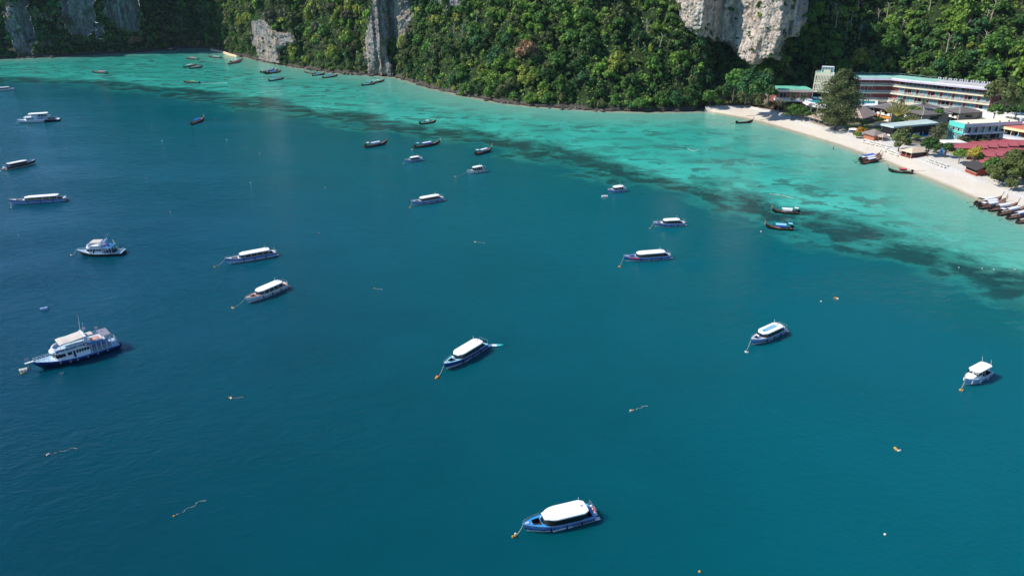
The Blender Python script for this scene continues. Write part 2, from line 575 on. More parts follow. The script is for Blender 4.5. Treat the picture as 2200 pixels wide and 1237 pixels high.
g = NT('forest_floor')
pos = g.pos()
fl = g.mix(g.ss(0.4, 0.62, g.noise(pos, 0.22, 5)), (0.014, 0.030, 0.009), (0.030, 0.052, 0.016))
zc = g.t.nodes.new('ShaderNodeSeparateXYZ')
g.t.links.new(pos, zc.inputs[0])
rockc = g.mix(g.noise(pos, 0.7, 5, 0.7), (0.030, 0.026, 0.022), (0.17, 0.15, 0.125))
rockc = g.mix(g.ss(0.0, 1.0, zc.outputs[2]), (0.022, 0.020, 0.018), rockc)
low = g.math('SUBTRACT', 1.0, g.ss(1.6, 4.2, g.math('ADD', zc.outputs[2], g.math('MULTIPLY', g.noise(pos, 0.15, 3), 2.0))))
g.put(g.p.inputs['Base Color'], g.mix(low, fl, rockc))
g.p.inputs['Roughness'].default_value = 0.85
g.p.inputs['Specular IOR Level'].default_value = 0.2
g.bump(g.noise(pos, 0.8, 6, 0.7), 0.9, 1.2)

def rock_mat(name, dark, light, stain):
    r = NT(name)
    pos = r.pos()
    vn = r.noise(pos, 0.55, 6, 0.65, stretch=(1, 1, 0.28))
    vn2 = r.noise(pos, 0.16, 4, 0.6, stretch=(1, 1, 0.35))
    fn = r.noise(pos, 1.5, 6, 0.72)
    hor = r.noise(pos, 0.5, 4, 0.6, stretch=(0.12, 0.12, 1.2))
    rc = r.mix(r.ss(0.38, 0.62, vn), dark, light)
    rc = r.mix(r.math('MULTIPLY', r.ss(0.52, 0.66, vn2), 0.65 * stain), rc, (0.56, 0.40, 0.28))
    rc = r.mix(r.math('MULTIPLY', r.ss(0.58, 0.70, r.noise(pos, 0.12, 5, 0.7)), 0.55 * stain), rc, (0.50, 0.25, 0.12))
    rc = r.mix(r.math('MULTIPLY', r.ss(0.55, 0.66, r.noise(pos, 0.34, 5, 0.7, stretch=(1, 1, 0.08))), 0.75), rc, (0.13, 0.135, 0.14))
    rc = r.mix(r.math('MULTIPLY', r.ss(0.55, 0.7, fn), 0.5), rc, (0.12, 0.115, 0.105))
    rc = r.mix(r.math('MULTIPLY', r.ss(0.55, 0.62, hor), 0.25), rc, (0.20, 0.17, 0.14))
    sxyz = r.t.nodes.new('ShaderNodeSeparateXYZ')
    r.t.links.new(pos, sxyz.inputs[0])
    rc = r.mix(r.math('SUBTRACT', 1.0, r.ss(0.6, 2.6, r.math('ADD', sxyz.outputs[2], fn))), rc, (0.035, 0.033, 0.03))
    r.put(r.p.inputs['Base Color'], rc)
    r.p.inputs['Roughness'].default_value = 0.9
    r.p.inputs['Specular IOR Level'].default_value = 0.2
    bh = r.math('ADD', r.math('MULTIPLY', vn, 1.0), r.math('MULTIPLY', fn, 0.5))
    r.bump(bh, 1.0, 1.6)
    return r.m
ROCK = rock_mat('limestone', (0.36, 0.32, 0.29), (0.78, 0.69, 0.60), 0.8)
MIDROCK = rock_mat('half_shaded_limestone', (0.16, 0.15, 0.148), (0.40, 0.37, 0.345), 1.0)  # darker copy for the orange and tall cliffs, their shade put into the colour
SHADEROCK = rock_mat('shaded_grey_limestone', (0.13, 0.135, 0.14), (0.34, 0.335, 0.33), 0.25)  # limestone darkened, shade of the left and cove walls put into its colour

def sub_mesh(name, sel):
    q = Q[sel]
    u, inv = np.unique(q.ravel(), return_inverse=True)
    return np_mesh(name, V[u], inv.reshape(-1, 4), True)
hill = link_mesh('hillside', sub_mesh('hillside', ~isrock), g.m)
tag(hill, 'steep forested hillside rising straight from the bay', 'hillside', kind='structure')
cl_lab = {'left': 'shaded grey rock buttress at the far left shore', 'cove': 'blue grey shaded cliff walls above the upper left cove',
          'orange': 'pale cliff with orange stains standing at the water right of the small cove',
          'tall': 'tall grey cliff with a bright left edge and undercut foot in the water',
          'dark': 'dark overhanging rock band high above the trees right of the tall grey cliff',
          'pale': 'large sunlit pale cliff face above the trees left of the hotel'}
for i_, nm in enumerate(names):
    sel = isrock & (qid == i_)
    if sel.sum():
        o = link_mesh('cliff', sub_mesh('cliff', sel), ROCK if nm == 'pale' else (MIDROCK if nm in ('orange', 'tall') else SHADEROCK))
        md = o.modifiers.new('sub', 'SUBSURF'); md.subdivision_type = 'SIMPLE'; md.levels = md.render_levels = 2
        for ti_, (ty_, sc_, st_) in enumerate((('CLOUDS', 3.2, 2.4), ('VORONOI', 1.5, 0.9), ('CLOUDS', .6, .6))):
            tx_ = bpy.data.textures.new('rock_relief', ty_); tx_.noise_scale = sc_
            if ty_ == 'CLOUDS': tx_.noise_depth = 3
            md = o.modifiers.new('relief', 'DISPLACE'); md.texture = tx_; md.strength = st_; md.mid_level = .5; md.texture_coords = 'LOCAL'
        tag(o, cl_lab[nm], 'cliff', kind='structure')

# ------------------------------------------------------------------ beach and resort ground
bx = np.concatenate([np.arange(1514, 2300, 5.0), np.arange(2300, 4200, 25.0)])
b_a = np.interp(bx, [p[0] for p in WATER_PX], w_a)
W_, T_, B_ = np.interp(b_a, w_a, w_d), np.interp(b_a, t_a, t_d), np.interp(b_a, foot_a, foot_d)
T_ = np.maximum(T_, W_ + 1.0); B_ = np.maximum(B_ + 3, T_ + 1.5)
qs = np.concatenate([[-0.35, -0.12], np.linspace(0, 1, 9), np.linspace(1.04, 2.0, 26)])
rows = []
for q_ in qs:
    d = np.where(q_ < 0, W_ + q_ * 30, np.where(q_ < 1, W_ + (T_ - W_) * q_, T_ + (B_ - T_) * (q_ - 1)))
    x_, y_ = np.sin(b_a) * d, np.cos(b_a) * d
    z_ = np.where(q_ < 0, q_ * 1.6, zone_h(np.full_like(d, q_))) + (0.10 * vnoise(x_ / 5, y_ / 5, 51) + 0.05 * vnoise(x_ / 1.9, y_ / 1.9, 52)) * (q_ > 0.15)
    rows.append(np.stack([x_, y_, z_], 1))
BV = np.array(rows)
nb = len(bx)
def strip(name, r0, r1):
    li, ci = np.meshgrid(np.arange(r0, r1), np.arange(nb - 1), indexing='ij')
    a = (li * nb + ci).ravel()
    q = np.stack([a, a + 1, a + nb + 1, a + nb], 1)
    u, inv = np.unique(q.ravel(), return_inverse=True)
    me = np_mesh(name, BV.reshape(-1, 3)[u], inv.reshape(-1, 4), True)
    at = me.attributes.new('zone', 'FLOAT', 'POINT')
    at.data.foreach_set('value', np.repeat(qs, nb)[u].astype(np.float32))
    return me
s = NT('beach_sand')
pos = s.pos()
zn = s.attr('zone').outputs['Fac']
n1, n2, n3 = s.noise(pos, 0.25, 5, 0.6), s.noise(pos, 1.4, 5, 0.7), s.noise(pos, 0.07, 3)
sc = s.mix(n1, (0.62, 0.55, 0.45), (0.72, 0.66, 0.56))
sc = s.mix(s.ss(0.62, 1.05, s.math('ADD', zn, s.math('MULTIPLY', s.math('SUBTRACT', n3, 0.5), 0.5))), sc, s.mix(s.ss(0.35, 0.65, n2), (0.56, 0.54, 0.51), (0.76, 0.74, 0.71)))
wet = s.math('SUBTRACT', 1.0, s.ss(0.02, 0.17, s.math('ADD', zn, s.math('MULTIPLY', s.math('SUBTRACT', n1, 0.5), 0.15))))
sc = s.mix(wet, sc, (0.47, 0.385, 0.27))
s.put(s.p.inputs['Base Color'], sc)
s.p.inputs['Roughness'].default_value = 0.85
s.p.inputs['Specular IOR Level'].default_value = 0.25
s.bump(n2, 0.5, 0.25)
e = NT('resort_soil')
pos = e.pos()
zn = e.attr('zone').outputs['Fac']
n1, n2 = e.noise(pos, 0.10, 4), e.noise(pos, 0.9, 5, 0.7)
ec = e.mix(e.ss(0.46, 0.56, n1), e.mix(n2, (0.05, 0.06, 0.022), (0.11, 0.12, 0.045)), e.mix(n2, (0.10, 0.085, 0.06), (0.22, 0.19, 0.14)))
ec = e.mix(e.math('SUBTRACT', 1.0, e.ss(1.06, 1.26, e.math('ADD', zn, e.math('MULTIPLY', e.math('SUBTRACT', n1, 0.5), 0.25)))), ec, e.mix(n2, (0.50, 0.47, 0.42), (0.70, 0.67, 0.62)))
e.put(e.p.inputs['Base Color'], ec)
e.p.inputs['Roughness'].default_value = 0.9
ksp = int(np.where(qs >= 1.0)[0][0])
tag(link_mesh('beach', strip('beach', 0, ksp), s.m), 'pale curved sand beach at the right edge of the bay', 'beach', kind='structure')
tag(link_mesh('resort_ground', strip('resort_ground', ksp, len(qs) - 1), e.m), 'sandy and planted ground of the resort behind the beach', 'ground', kind='structure')

# small sand beach of the upper left cove
mb = MB()
cov = [(452, 107.5), (466, 110.5), (480, 113.5), (494, 118.5), (508, 122)]
lo = [G(x, y + 1.4, -0.05) for x, y in cov]
mid = [G(x, y - 0.4, 0.5) for x, y in cov]
hi = [G(x, y - 3.2, 1.3) for x, y in cov]
mb.loft([[tuple(p) for p in lo], [tuple(p) for p in mid], [tuple(p) for p in hi]], closed=False)
cb = mb.obj('beach', mat('cove_sand', (205, 185, 150), 0.9, 0.15, 0.5), smooth=True)
tag(cb, 'tiny strip of sand at the head of the upper left cove', 'beach', kind='structure')
# ------------------------------------------------------------------ foliage
def leaf_material():
    m = bpy.data.materials.new('leaves')
    m.use_nodes = True
    nt = m.node_tree
    p = nt.nodes['Principled BSDF']
    a = nt.nodes.new('ShaderNodeAttribute'); a.attribute_name = 'leafcol'
    oi = nt.nodes.new('ShaderNodeObjectInfo')
    mr = nt.nodes.new('ShaderNodeMapRange')
    mr.inputs[3].default_value, mr.inputs[4].default_value = 0.86, 1.14
    nt.links.new(oi.outputs['Random'], mr.inputs[0])
    sc = nt.nodes.new('ShaderNodeVectorMath'); sc.operation = 'SCALE'
    nt.links.new(a.outputs['Color'], sc.inputs[0]); nt.links.new(mr.outputs[0], sc.inputs['Scale'])
    nt.links.new(sc.outputs[0], p.inputs['Base Color'])
    p.inputs['Roughness'].default_value = 0.55
    p.inputs['Specular IOR Level'].default_value = 0.25
    tr = nt.nodes.new('ShaderNodeBsdfTranslucent')
    nt.links.new(sc.outputs[0], tr.inputs[0])
    mx = nt.nodes.new('ShaderNodeMixShader')
    mx.inputs[0].default_value = 0.30
    nt.links.new(p.outputs[0], mx.inputs[1]); nt.links.new(tr.outputs[0], mx.inputs[2])
    nt.links.new(mx.outputs[0], nt.nodes['Material Output'].inputs[0])
    return m
LEAF = leaf_material()
BARK = mat('bark', (96, 84, 70), 0.9, 0.3, 2.0, 0.2)
PALEBARK = mat('pale_bark', (178, 168, 150), 0.9, 0.25, 2.0, 0.2)
PAL = {'dark': (0.052, 0.118, 0.028), 'green': (0.098, 0.210, 0.040), 'bright': (0.185, 0.305, 0.050), 'yellow': (0.275, 0.315, 0.060), 'olive': (0.135, 0.172, 0.058),
       'grey': (0.150, 0.152, 0.090), 'rust': (0.360, 0.213, 0.120), 'teal': (0.056, 0.155, 0.052)}

def leaf_cloud(cent, norm, size, col, rg, flat=0.55, aspect=1.5):
    """diamond leaf clumps at cent, loosely facing norm"""
    n = len(cent)
    rnd = rg.normal(size=(n, 3))
    nn = norm + flat * rnd
    nn /= np.linalg.norm(nn, axis=1, keepdims=True) + 1e-9
    t = np.cross(nn, rg.normal(size=(n, 3)))
    t /= np.linalg.norm(t, axis=1, keepdims=True) + 1e-9
    b = np.cross(nn, t)
    sz = size * rg.uniform(0.65, 1.35, (n, 1))
    v = np.stack([cent + t * sz * aspect * .5, cent + b * sz * .5, cent - t * sz * aspect * .5, cent - b * sz * .5], 1).reshape(-1, 3)
    f = np.arange(4 * n).reshape(-1, 4)
    c = np.repeat(col, 4, 0)
    return v, f, c

def crown_arrays(kind, n, rg, R_=1.0, hz=0.85, lobes=8, size=0.20, spread=.80, lr=(.26, .50)):
    """unit crown (radius ~1) made of lobes of leaf clumps"""
    base = np.array(PAL[kind])
    C_, N_, K_ = [], [], []
    lob = []
    for i in range(lobes):
        a = i * 2.4 + rg.uniform(-.5, .5)
        q = math.sqrt((i + .4) / lobes)
        lob.append((np.array([math.cos(a) * q * spread, math.sin(a) * q * spread, (1 - q * q) * hz * .75 + rg.uniform(-.22, .26)]), rg.uniform(*lr)))
    per = max(8, n // lobes)
    for c0, r0 in lob:
        d = rg.normal(size=(per, 3)); d[:, 2] = d[:, 2] * .85 + .28
        d /= np.linalg.norm(d, axis=1, keepdims=True)
        rr = r0 * rg.uniform(.72, 1.12, (per, 1))
        C_.append(c0 + d * rr * np.array([1, 1, .85])); N_.append(d + np.array([0, 0, .25]))
        lt = rg.uniform(.85, 1.18)
        K_.append(base * lt * rg.uniform(.72, 1.32, (per, 1)) * np.array([1, 1, 1]) + rg.normal(0, .004, (per, 3)))
    v, f, c = leaf_cloud(np.concatenate(C_), np.concatenate(N_), size, np.clip(np.concatenate(K_), .004, 1), rg)
    # inner twig-dark mass that stops the crown from being hollow: plain octahedra of the same leaves
    vs, fs, cs = [v], [f], [c]
    off = len(v)
    for c0, r0 in lob:
        k = r0 * .78
        p = np.array([[k, 0, 0], [0, k, 0], [-k, 0, 0], [0, -k, 0], [0, 0, k * .9], [0, 0, -k * .9]]) + c0
        p += rg.normal(0, .03, p.shape)
        q = []
        for i in range(4):
            j = (i + 1) % 4
            q += [[i, j, 4, 4], [j, i, 5, 5]]
        # keep quads: use a midpoint to avoid degenerate faces
        for i, j, k1, _ in q:
            m_ = (p[k1] + p[i]) / 2
            vs.append(np.array([p[i], p[j], p[k1], m_])); fs.append(np.array([[0, 1, 2, 3]]) + off); cs.append(np.tile(base * rg.uniform(.8, 1.15), (4, 1)))
            off += 4
    return np.concatenate(vs), np.concatenate(fs), np.concatenate(cs)

def leaf_mesh(name, v, f, c):
    me = bpy.data.meshes.new(name)
    m, k = f.shape
    me.vertices.add(len(v)); me.vertices.foreach_set('co', v.astype(np.float32).ravel())
    me.loops.add(m * k); me.loops.foreach_set('vertex_index', f.astype(np.int32).ravel())
    me.polygons.add(m)
    me.polygons.foreach_set('loop_start', np.arange(0, m * k, k, dtype=np.int32))
    me.polygons.foreach_set('loop_total', np.full(m, k, np.int32))
    at = me.attributes.new('leafcol', 'FLOAT_COLOR', 'POINT')
    at.data.foreach_set('color', np.concatenate([c, np.ones((len(c), 1))], 1).astype(np.float32).ravel())
    me.update()
    me.materials.append(LEAF)
    return me

def trunk_mb(h, r, rg, limbs=4, spread=.5):
    mb = MB()
    mb.path([(0, 0, -h * .25), (rg.uniform(-.05, .05) * h, rg.uniform(-.05, .05) * h, h * .45), (0, 0, h)], r, 6, r * .5)
    for i in range(limbs):
        a = i * 2 * PI / limbs + rg.uniform(-.4, .4)
        z = h * rg.uniform(.5, .8)
        mb.path([(0, 0, z), (math.cos(a) * spread * h * .5, math.sin(a) * spread * h * .5, z + h * .3), (math.cos(a) * spread * h, math.sin(a) * spread * h, z + h * .45)], r * .45, 4, r * .15)
    return mb

# prototypes: unit crown arrays by kind
HI, MID, LO = {}, {}, {}
for k_ in PAL:
    HI[k_] = [crown_arrays(k_, 640, NR, lobes=10, hz=h_, size=.175) for h_ in (.75, 1.0, 1.35)]
    MID[k_] = [crown_arrays(k_, 205, NR, lobes=9, hz=h_, size=.25) for h_ in (.7, .95, 1.2, 1.5)]
    LO[k_] = [crown_arrays(k_, 90, NR, lobes=6, hz=h_, size=.36) for h_ in (.8, 1.2)]
HIM = {k_: [leaf_mesh('crown', *a) for a in HI[k_]] for k_ in PAL}
TRM = [trunk_mb(1.0, .06, NR).mesh('trunk') for _ in range(2)]
for t_ in TRM: t_.materials.append(BARK)

# ---- where trees stand on the hill sheet
vis = HV[:int(np.sum(LV <= 75))]
spots = []
grid = {}
cand = []
P00, P01, P10 = HV[:-1, :-1], HV[:-1, 1:], HV[1:, :-1]
area = np.linalg.norm(np.cross(P01 - P00, P10 - P00), axis=2)
area[nl - 1:] *= 0.35
area[:2] = 0
rm = HM[:-1, :-1]
pxy = proj(P00[..., 0], P00[..., 1], P00[..., 2])
inpic = (pxy[0] > -160) & (pxy[0] < 2800)
wgt = area * inpic * np.where(rm > .3, 0.22, 1.0)
NT_ = 15000
pick = NR.choice(wgt.size, NT_, p=(wgt / wgt.sum()).ravel())
li_, ci_ = np.unravel_index(pick, wgt.shape)
for n_, (a, b) in enumerate(zip(li_, ci_)):
    p = P00[a, b] + (P01[a, b] - P00[a, b]) * NR.random() + (P10[a, b] - P00[a, b]) * NR.random()
    px, py = proj(*p)
    h = p[2] - foot_z[b]
    if h < 1.0: continue
    big = NR.random()
    r = 1.5 + 4.6 * big ** 2.7
    if h < 6 and not 1000 < px < 1500: r = min(r, 1.2 + 0.45 * h)
    elif h < 5: r = min(r + .6, 4.2)
    if rm[a, b] > .3: r = min(r * .45, 1.5)
    if h > 66: r *= 1.5
    key = (int(p[0] // 5.5), int(p[1] // 5.5), int(p[2] // 5.5))
    ok = True
    for i in (-1, 0, 1):
        for j in (-1, 0, 1):
            for k in (-1, 0, 1):
                for (q, rq) in grid.get((key[0] + i, key[1] + j, key[2] + k), ()):
                    if (p[0] - q[0]) ** 2 + (p[1] - q[1]) ** 2 + (p[2] - q[2]) ** 2 < (.54 * (r + rq)) ** 2:
                        ok = False
    if not ok: continue
    # not in front of a rock face: look at what lies just above
    up = HM[min(a + 3, nlv - 1), b]
    if up > .5 and rm[a, b] < .3 and r > 3.4: r = 3.2
    grid.setdefault(key, []).append((p, r))
    spots.append((p, r, px, py, h, b))

def hill_kind(px, py, h):
    n1 = float(vnoise(np.array([px / 75]), np.array([py / 50]), 61)[0])
    u = NR.random()
    if px < 480:
        w_ = {'dark': 3, 'green': 2, 'olive': 2, 'grey': .7, 'rust': .35 if h < 10 else .02, 'teal': 1}
    elif px < 900:
        w_ = {'dark': 2.2, 'green': 2, 'olive': 2.6, 'grey': 1.2, 'yellow': 1.0, 'bright': 1.5, 'rust': .03}
    elif px < 1200:
        w_ = {'dark': 1.2, 'green': 2.5, 'bright': 3, 'yellow': 3.6 if h < 18 else 1.0, 'olive': 1, 'teal': .7}
    elif px < 1480:
        w_ = {'dark': 2.4, 'green': 3, 'bright': 2, 'teal': 1, 'olive': .9, 'yellow': .25}
    elif px < 1740:
        w_ = {'dark': 2, 'green': 2, 'teal': 2.6, 'olive': .8, 'bright': .5}
    else:
        w_ = {'dark': 1.5, 'green': 3, 'bright': 2.4, 'yellow': .35, 'teal': 1.2, 'olive': .7}
    ks = list(w_)
    wt = np.array([w_[k] for k in ks])
    for i, k in enumerate(ks):
        if k in ('bright', 'yellow'): wt[i] *= max(.06, 1 + 2.2 * n1)
        if k in ('dark', 'teal'): wt[i] *= max(.1, 1 - 1.9 * n1)
    return ks[NR.choice(len(ks), p=wt / wt.sum())]

spots = [(p, r, px, py, h, b, hill_kind(px, py, h)) for p, r, px, py, h, b in spots]
# the single brown tree, and the big dark trees at the foot of the pale cliff
def surf_at(px, py):
    a = vis
    x, y = proj(a[..., 0], a[..., 1], a[..., 2])
    i = np.argmin((x - px) ** 2 + (y - py) ** 2)
    return a.reshape(-1, 3)[i]
special = [(1131, 122, 6.2, 'rust', 'big rust brown tree standing alone among green trees on the middle slope'),
           (1600, 176, 6.5, 'teal', 'large deep green tree below the left foot of the pale cliff'),
           (1560, 168, 6.8, 'dark', 'large dark tree left of the deep green one below the pale cliff'),
           (1650, 152, 4.6, 'green', 'round green tree right under the pale cliff foot'),
           (1538, 118, 5.0, 'teal', 'round dark crown touching the left lower edge of the pale cliff'),
           (1635, 196, 5.6, 'teal', 'deep green tree at the left end of the hotel roof'),
           (1486, 222, 5.0, 'dark', 'broad dark tree overhanging the water left of the beach'),
           (1175, 222, 4.4, 'green', 'rounded bushy tree overhanging the water near the left bend of the shore'),
           (1075, 205, 4.2, 'olive', 'dark rounded tree on the shore below the yellow green slope'),
           (1420, 225, 4.4, 'green', 'rounded green tree overhanging the water in the middle of the slope foot'),
           (498, 110, 4.6, 'green', 'rounded green tree standing on the sand point of the upper left cove'),
           (634, 122, 5.0, 'yellow', 'yellow green creeper covered tree right of the orange stained cliff'),
           (671, 40, 5.0, 'yellow', 'yellow creeper hanging high on the slope left of the tall grey cliff')]
sp_pos = [surf_at(x, y) for x, y, *_ in special]
spots = [s_ for s_ in spots if all((s_[0][0] - q[0]) ** 2 + (s_[0][1] - q[1]) ** 2 + (s_[0][2] - q[2]) ** 2 > (sp[2] * .75) ** 2 for q, sp in zip(sp_pos, special))]

def lean(p, b, r):
    """crown base lifted off the slope, a little outwards"""
    a = col_a[b]
    return Vector((p[0] - math.sin(a) * r * .35, p[1] - math.cos(a) * r * .35, p[2] + r * .25))
WORDS = {'dark': 'dark green', 'green': 'mid green', 'bright': 'fresh bright green', 'yellow': 'yellow green', 'olive': 'dull olive',
         'grey': 'greyish half bare', 'rust': 'rust brown', 'teal': 'deep blue green'}
def region(px):
    for lim, wd in ((130, 'on the far left headland'), (300, 'under the shaded cove cliffs'), (480, 'at the head of the shaded cove'), (640, 'around the orange stained cliff'),
                    (790, 'between the orange stained and tall cliffs'), (900, 'beside the tall grey cliff'), (1060, 'right of the tall grey cliff'),
                    (1220, 'near the brown tree'), (1350, 'on the middle slope above the turquoise water'), (1480, 'left of the pale cliff'),
                    (1740, 'under or right of the pale cliff'), (1900, 'behind the left half of the hotel'), (2050, 'behind the middle of the hotel')):
        if px < lim: return wd
    return 'behind the right end of the hotel'
def band(h):
    return 'low by the shore' if h < 8 else ('halfway up' if h < 26 else 'high up')

def place_tree(p, r, kind, label, group, mesh=None, tall=1.0, trunk=None, name='jungle_tree', th=None):
    t = thing(name, label, 'tree', p, NR.uniform(0, 6.28), group)
    t.scale = (r, r, r * tall)
    link_mesh('crown', mesh or HIM[kind][int(NR.integers(3))], None, t)
    tr = link_mesh('trunk', trunk or TRM[int(NR.integers(2))], None, t, (0, 0, -.75))
    return t
for (x, y, r, k, lab), q in zip(special, sp_pos):
    place_tree(Vector((q[0], q[1], q[2] + r * .15)), r, k, lab, None, tall=1.15 if k != 'yellow' else 1.7)
show = [(s_[1] / np.linalg.norm(s_[0] - np.array([0, 0, CAM_H])) * (1 if -2 < s_[3] and 0 < s_[2] < 2200 else 0), i) for i, s_ in enumerate(spots)]
show.sort(reverse=True)
solo = {i for v_, i in show[:225]}
for i in solo:
    p, r, px, py, h, b, k = spots[i]
    lab = '%s tree %s %s' % (WORDS[k], band(h), region(px))
    place_tree(lean(p, b, r), r, k, lab, 'trees: ' + lab, tall=NR.uniform(.85, 1.3))
va, fa_, ca = [], [], []
off = 0
for i, s_ in enumerate(spots):
    if i in solo: continue
    p, r, px, py, h, b, k = s_
    far = np.linalg.norm(p)
    src = (LO if (far > 520 or r < 2.1 or h > 58 or px > 2215) else MID)[k]
    v, f, c = src[int(NR.integers(len(src)))]
    a = NR.uniform(0, 6.28)
    ca_, sa_ = math.cos(a), math.sin(a)
    q = lean(p, b, r)
    tall = NR.uniform(.8, 1.3) if NR.random() < .8 else NR.uniform(1.5, 2.3)
    va.append(np.stack([(v[:, 0] * ca_ - v[:, 1] * sa_) * r + q.x, (v[:, 0] * sa_ + v[:, 1] * ca_) * r + q.y, v[:, 2] * r * tall + q.z], 1))
    fa_.append(f + off); ca.append(c * NR.uniform(.86, 1.15)); off += len(v)
fo = link_mesh('forest', leaf_mesh('forest', np.concatenate(va), np.concatenate(fa_), np.concatenate(ca)), None)
tag(fo, 'dense mixed jungle covering the hillside above the bay', 'forest', kind='stuff')
print('TREES', len(spots), 'quads', sum(len(x) for x in fa_))

# low leafy undergrowth and creepers between the trees
nu = 85000
pk = NR.choice(wgt.size, nu, p=((area * inpic * np.where(rm > .3, 0.0, 1.0)) / (area * inpic * np.where(rm > .3, 0.0, 1.0)).sum()).ravel())
lu, cu_ = np.unravel_index(pk, wgt.shape)
a1, a2 = NR.random((nu, 1)), NR.random((nu, 1))
pu = P00[lu, cu_] + (P01[lu, cu_] - P00[lu, cu_]) * a1 + (P10[lu, cu_] - P00[lu, cu_]) * a2
hu = pu[:, 2] - foot_z[cu_]
keep = (hu > 1.6) & (hu < 70)
pu, lu, cu_ = pu[keep], lu[keep], cu_[keep]
out = np.stack([-np.sin(col_a[cu_]), -np.cos(col_a[cu_]), np.full(len(pu), .7)], 1)
out /= np.linalg.norm(out, axis=1, keepdims=True)
pu = pu + out * (NR.random((len(pu), 1)) ** 1.5 * 1.5)
tn = vnoise(pu[:, 0] / 14, pu[:, 1] / 14 + pu[:, 2] / 11, 71)[:, None]
cg = np.array(PAL['green']) * (1 - np.clip(tn + .5, 0, 1)) + np.array(PAL['bright']) * np.clip(tn + .5, 0, 1)
cg = cg * NR.uniform(.55, 1.15, (len(pu), 1))
v, f, c = leaf_cloud(pu, out, 1.05, cg, NR, .5, 1.4)
ug = link_mesh('undergrowth', leaf_mesh('undergrowth', v, f, c), None)
tag(ug, 'low leafy undergrowth and creepers between the jungle trees', 'undergrowth', kind='stuff')
# ------------------------------------------------------------------ boats
WHITE = mat('white_gelcoat', (232, 232, 230), 0.3, 0.05, 0.8, 0.5)
ROOFW = mat('white_roof', (246, 246, 244), 0.45, 0.03, 0.8, 0.4)
GLASS = mat('dark_glass', (18, 22, 28), 0.12, 0.3, 1.0, 0.6)
BLACK = mat('black_rubber', (20, 20, 22), 0.7, 0.2, 2.0, 0.3)
NAVY = mat('navy_paint', (38, 72, 146), 0.35, 0.12, 0.9, 0.5)
NAVYD = mat('dark_navy_fender', (14, 24, 58), 0.6, 0.2, 2.0)
BLUE = mat('blue_paint', (66, 106, 180), 0.35, 0.1, 0.9, 0.5)
MIDB = mat('mid_blue_paint', (112, 146, 206), 0.35, 0.1, 0.9, 0.5)
PALEBLUE = mat('pale_blue_paint', (150, 176, 222), 0.35, 0.08, 0.9, 0.5)
SKYB = mat('sky_blue_deck', (70, 165, 230), 0.5, 0.1, 1.0)
AQUA = mat('aqua_deck', (150, 215, 232), 0.5, 0.1, 1.0)
PURPLE = mat('purple_paint', (58, 32, 62), 0.35, 0.15, 0.9, 0.5)
GREYD = mat('grey_deck', (170, 165, 160), 0.7, 0.1, 2.0)
MAROON = mat('maroon_floor', (122, 58, 46), 0.7, 0.12, 2.0)
SALMON = mat('salmon_deck', (222, 168, 146), 0.6, 0.1, 2.0)
DARKF = mat('dark_floor', (34, 36, 42), 0.8, 0.2, 2.0)
TEAKD = mat('olive_floor', (92, 84, 66), 0.8, 0.2, 2.0)
SEATM = mat('seat_vinyl', (120, 126, 138), 0.6, 0.2, 2.0)
STEEL = mat('steel_tube', (190, 195, 200), 0.3, 0.05, 2.0, 0.5, 0.6)
REDM = mat('life_jacket_orange', (235, 84, 58), 0.7, 0.15, 3.0)
ENGW = mat('engine_cowl_white', (222, 222, 222), 0.3, 0.06, 2.0)
ENGB = mat('engine_cowl_black', (28, 28, 32), 0.3, 0.15, 2.0)
LETW = mat('white_lettering', (228, 230, 236), 0.5, 0.03)
LETN = mat('navy_lettering', (20, 30, 80), 0.5, 0.05)
ROPE = mat('mooring_rope', (196, 190, 170), 0.9, 0.15, 4.0)
YEL = mat('yellow_float', (206, 160, 66), 0.5, 0.15, 4.0)
ORA = mat('orange_float', (208, 112, 64), 0.5, 0.15, 4.0)
WFL = mat('white_float', (226, 222, 210), 0.5, 0.1, 4.0)
BFL = mat('black_float', (26, 26, 26), 0.6, 0.2, 4.0)
BLFL = mat('blue_white_drum', (150, 182, 215), 0.45, 0.1, 4.0)

def place(bow, stern):
    b, s_ = G(*bow), G(*stern)
    d = b - s_
    return (b + s_) / 2, d.length, math.atan2(d.y, d.x)

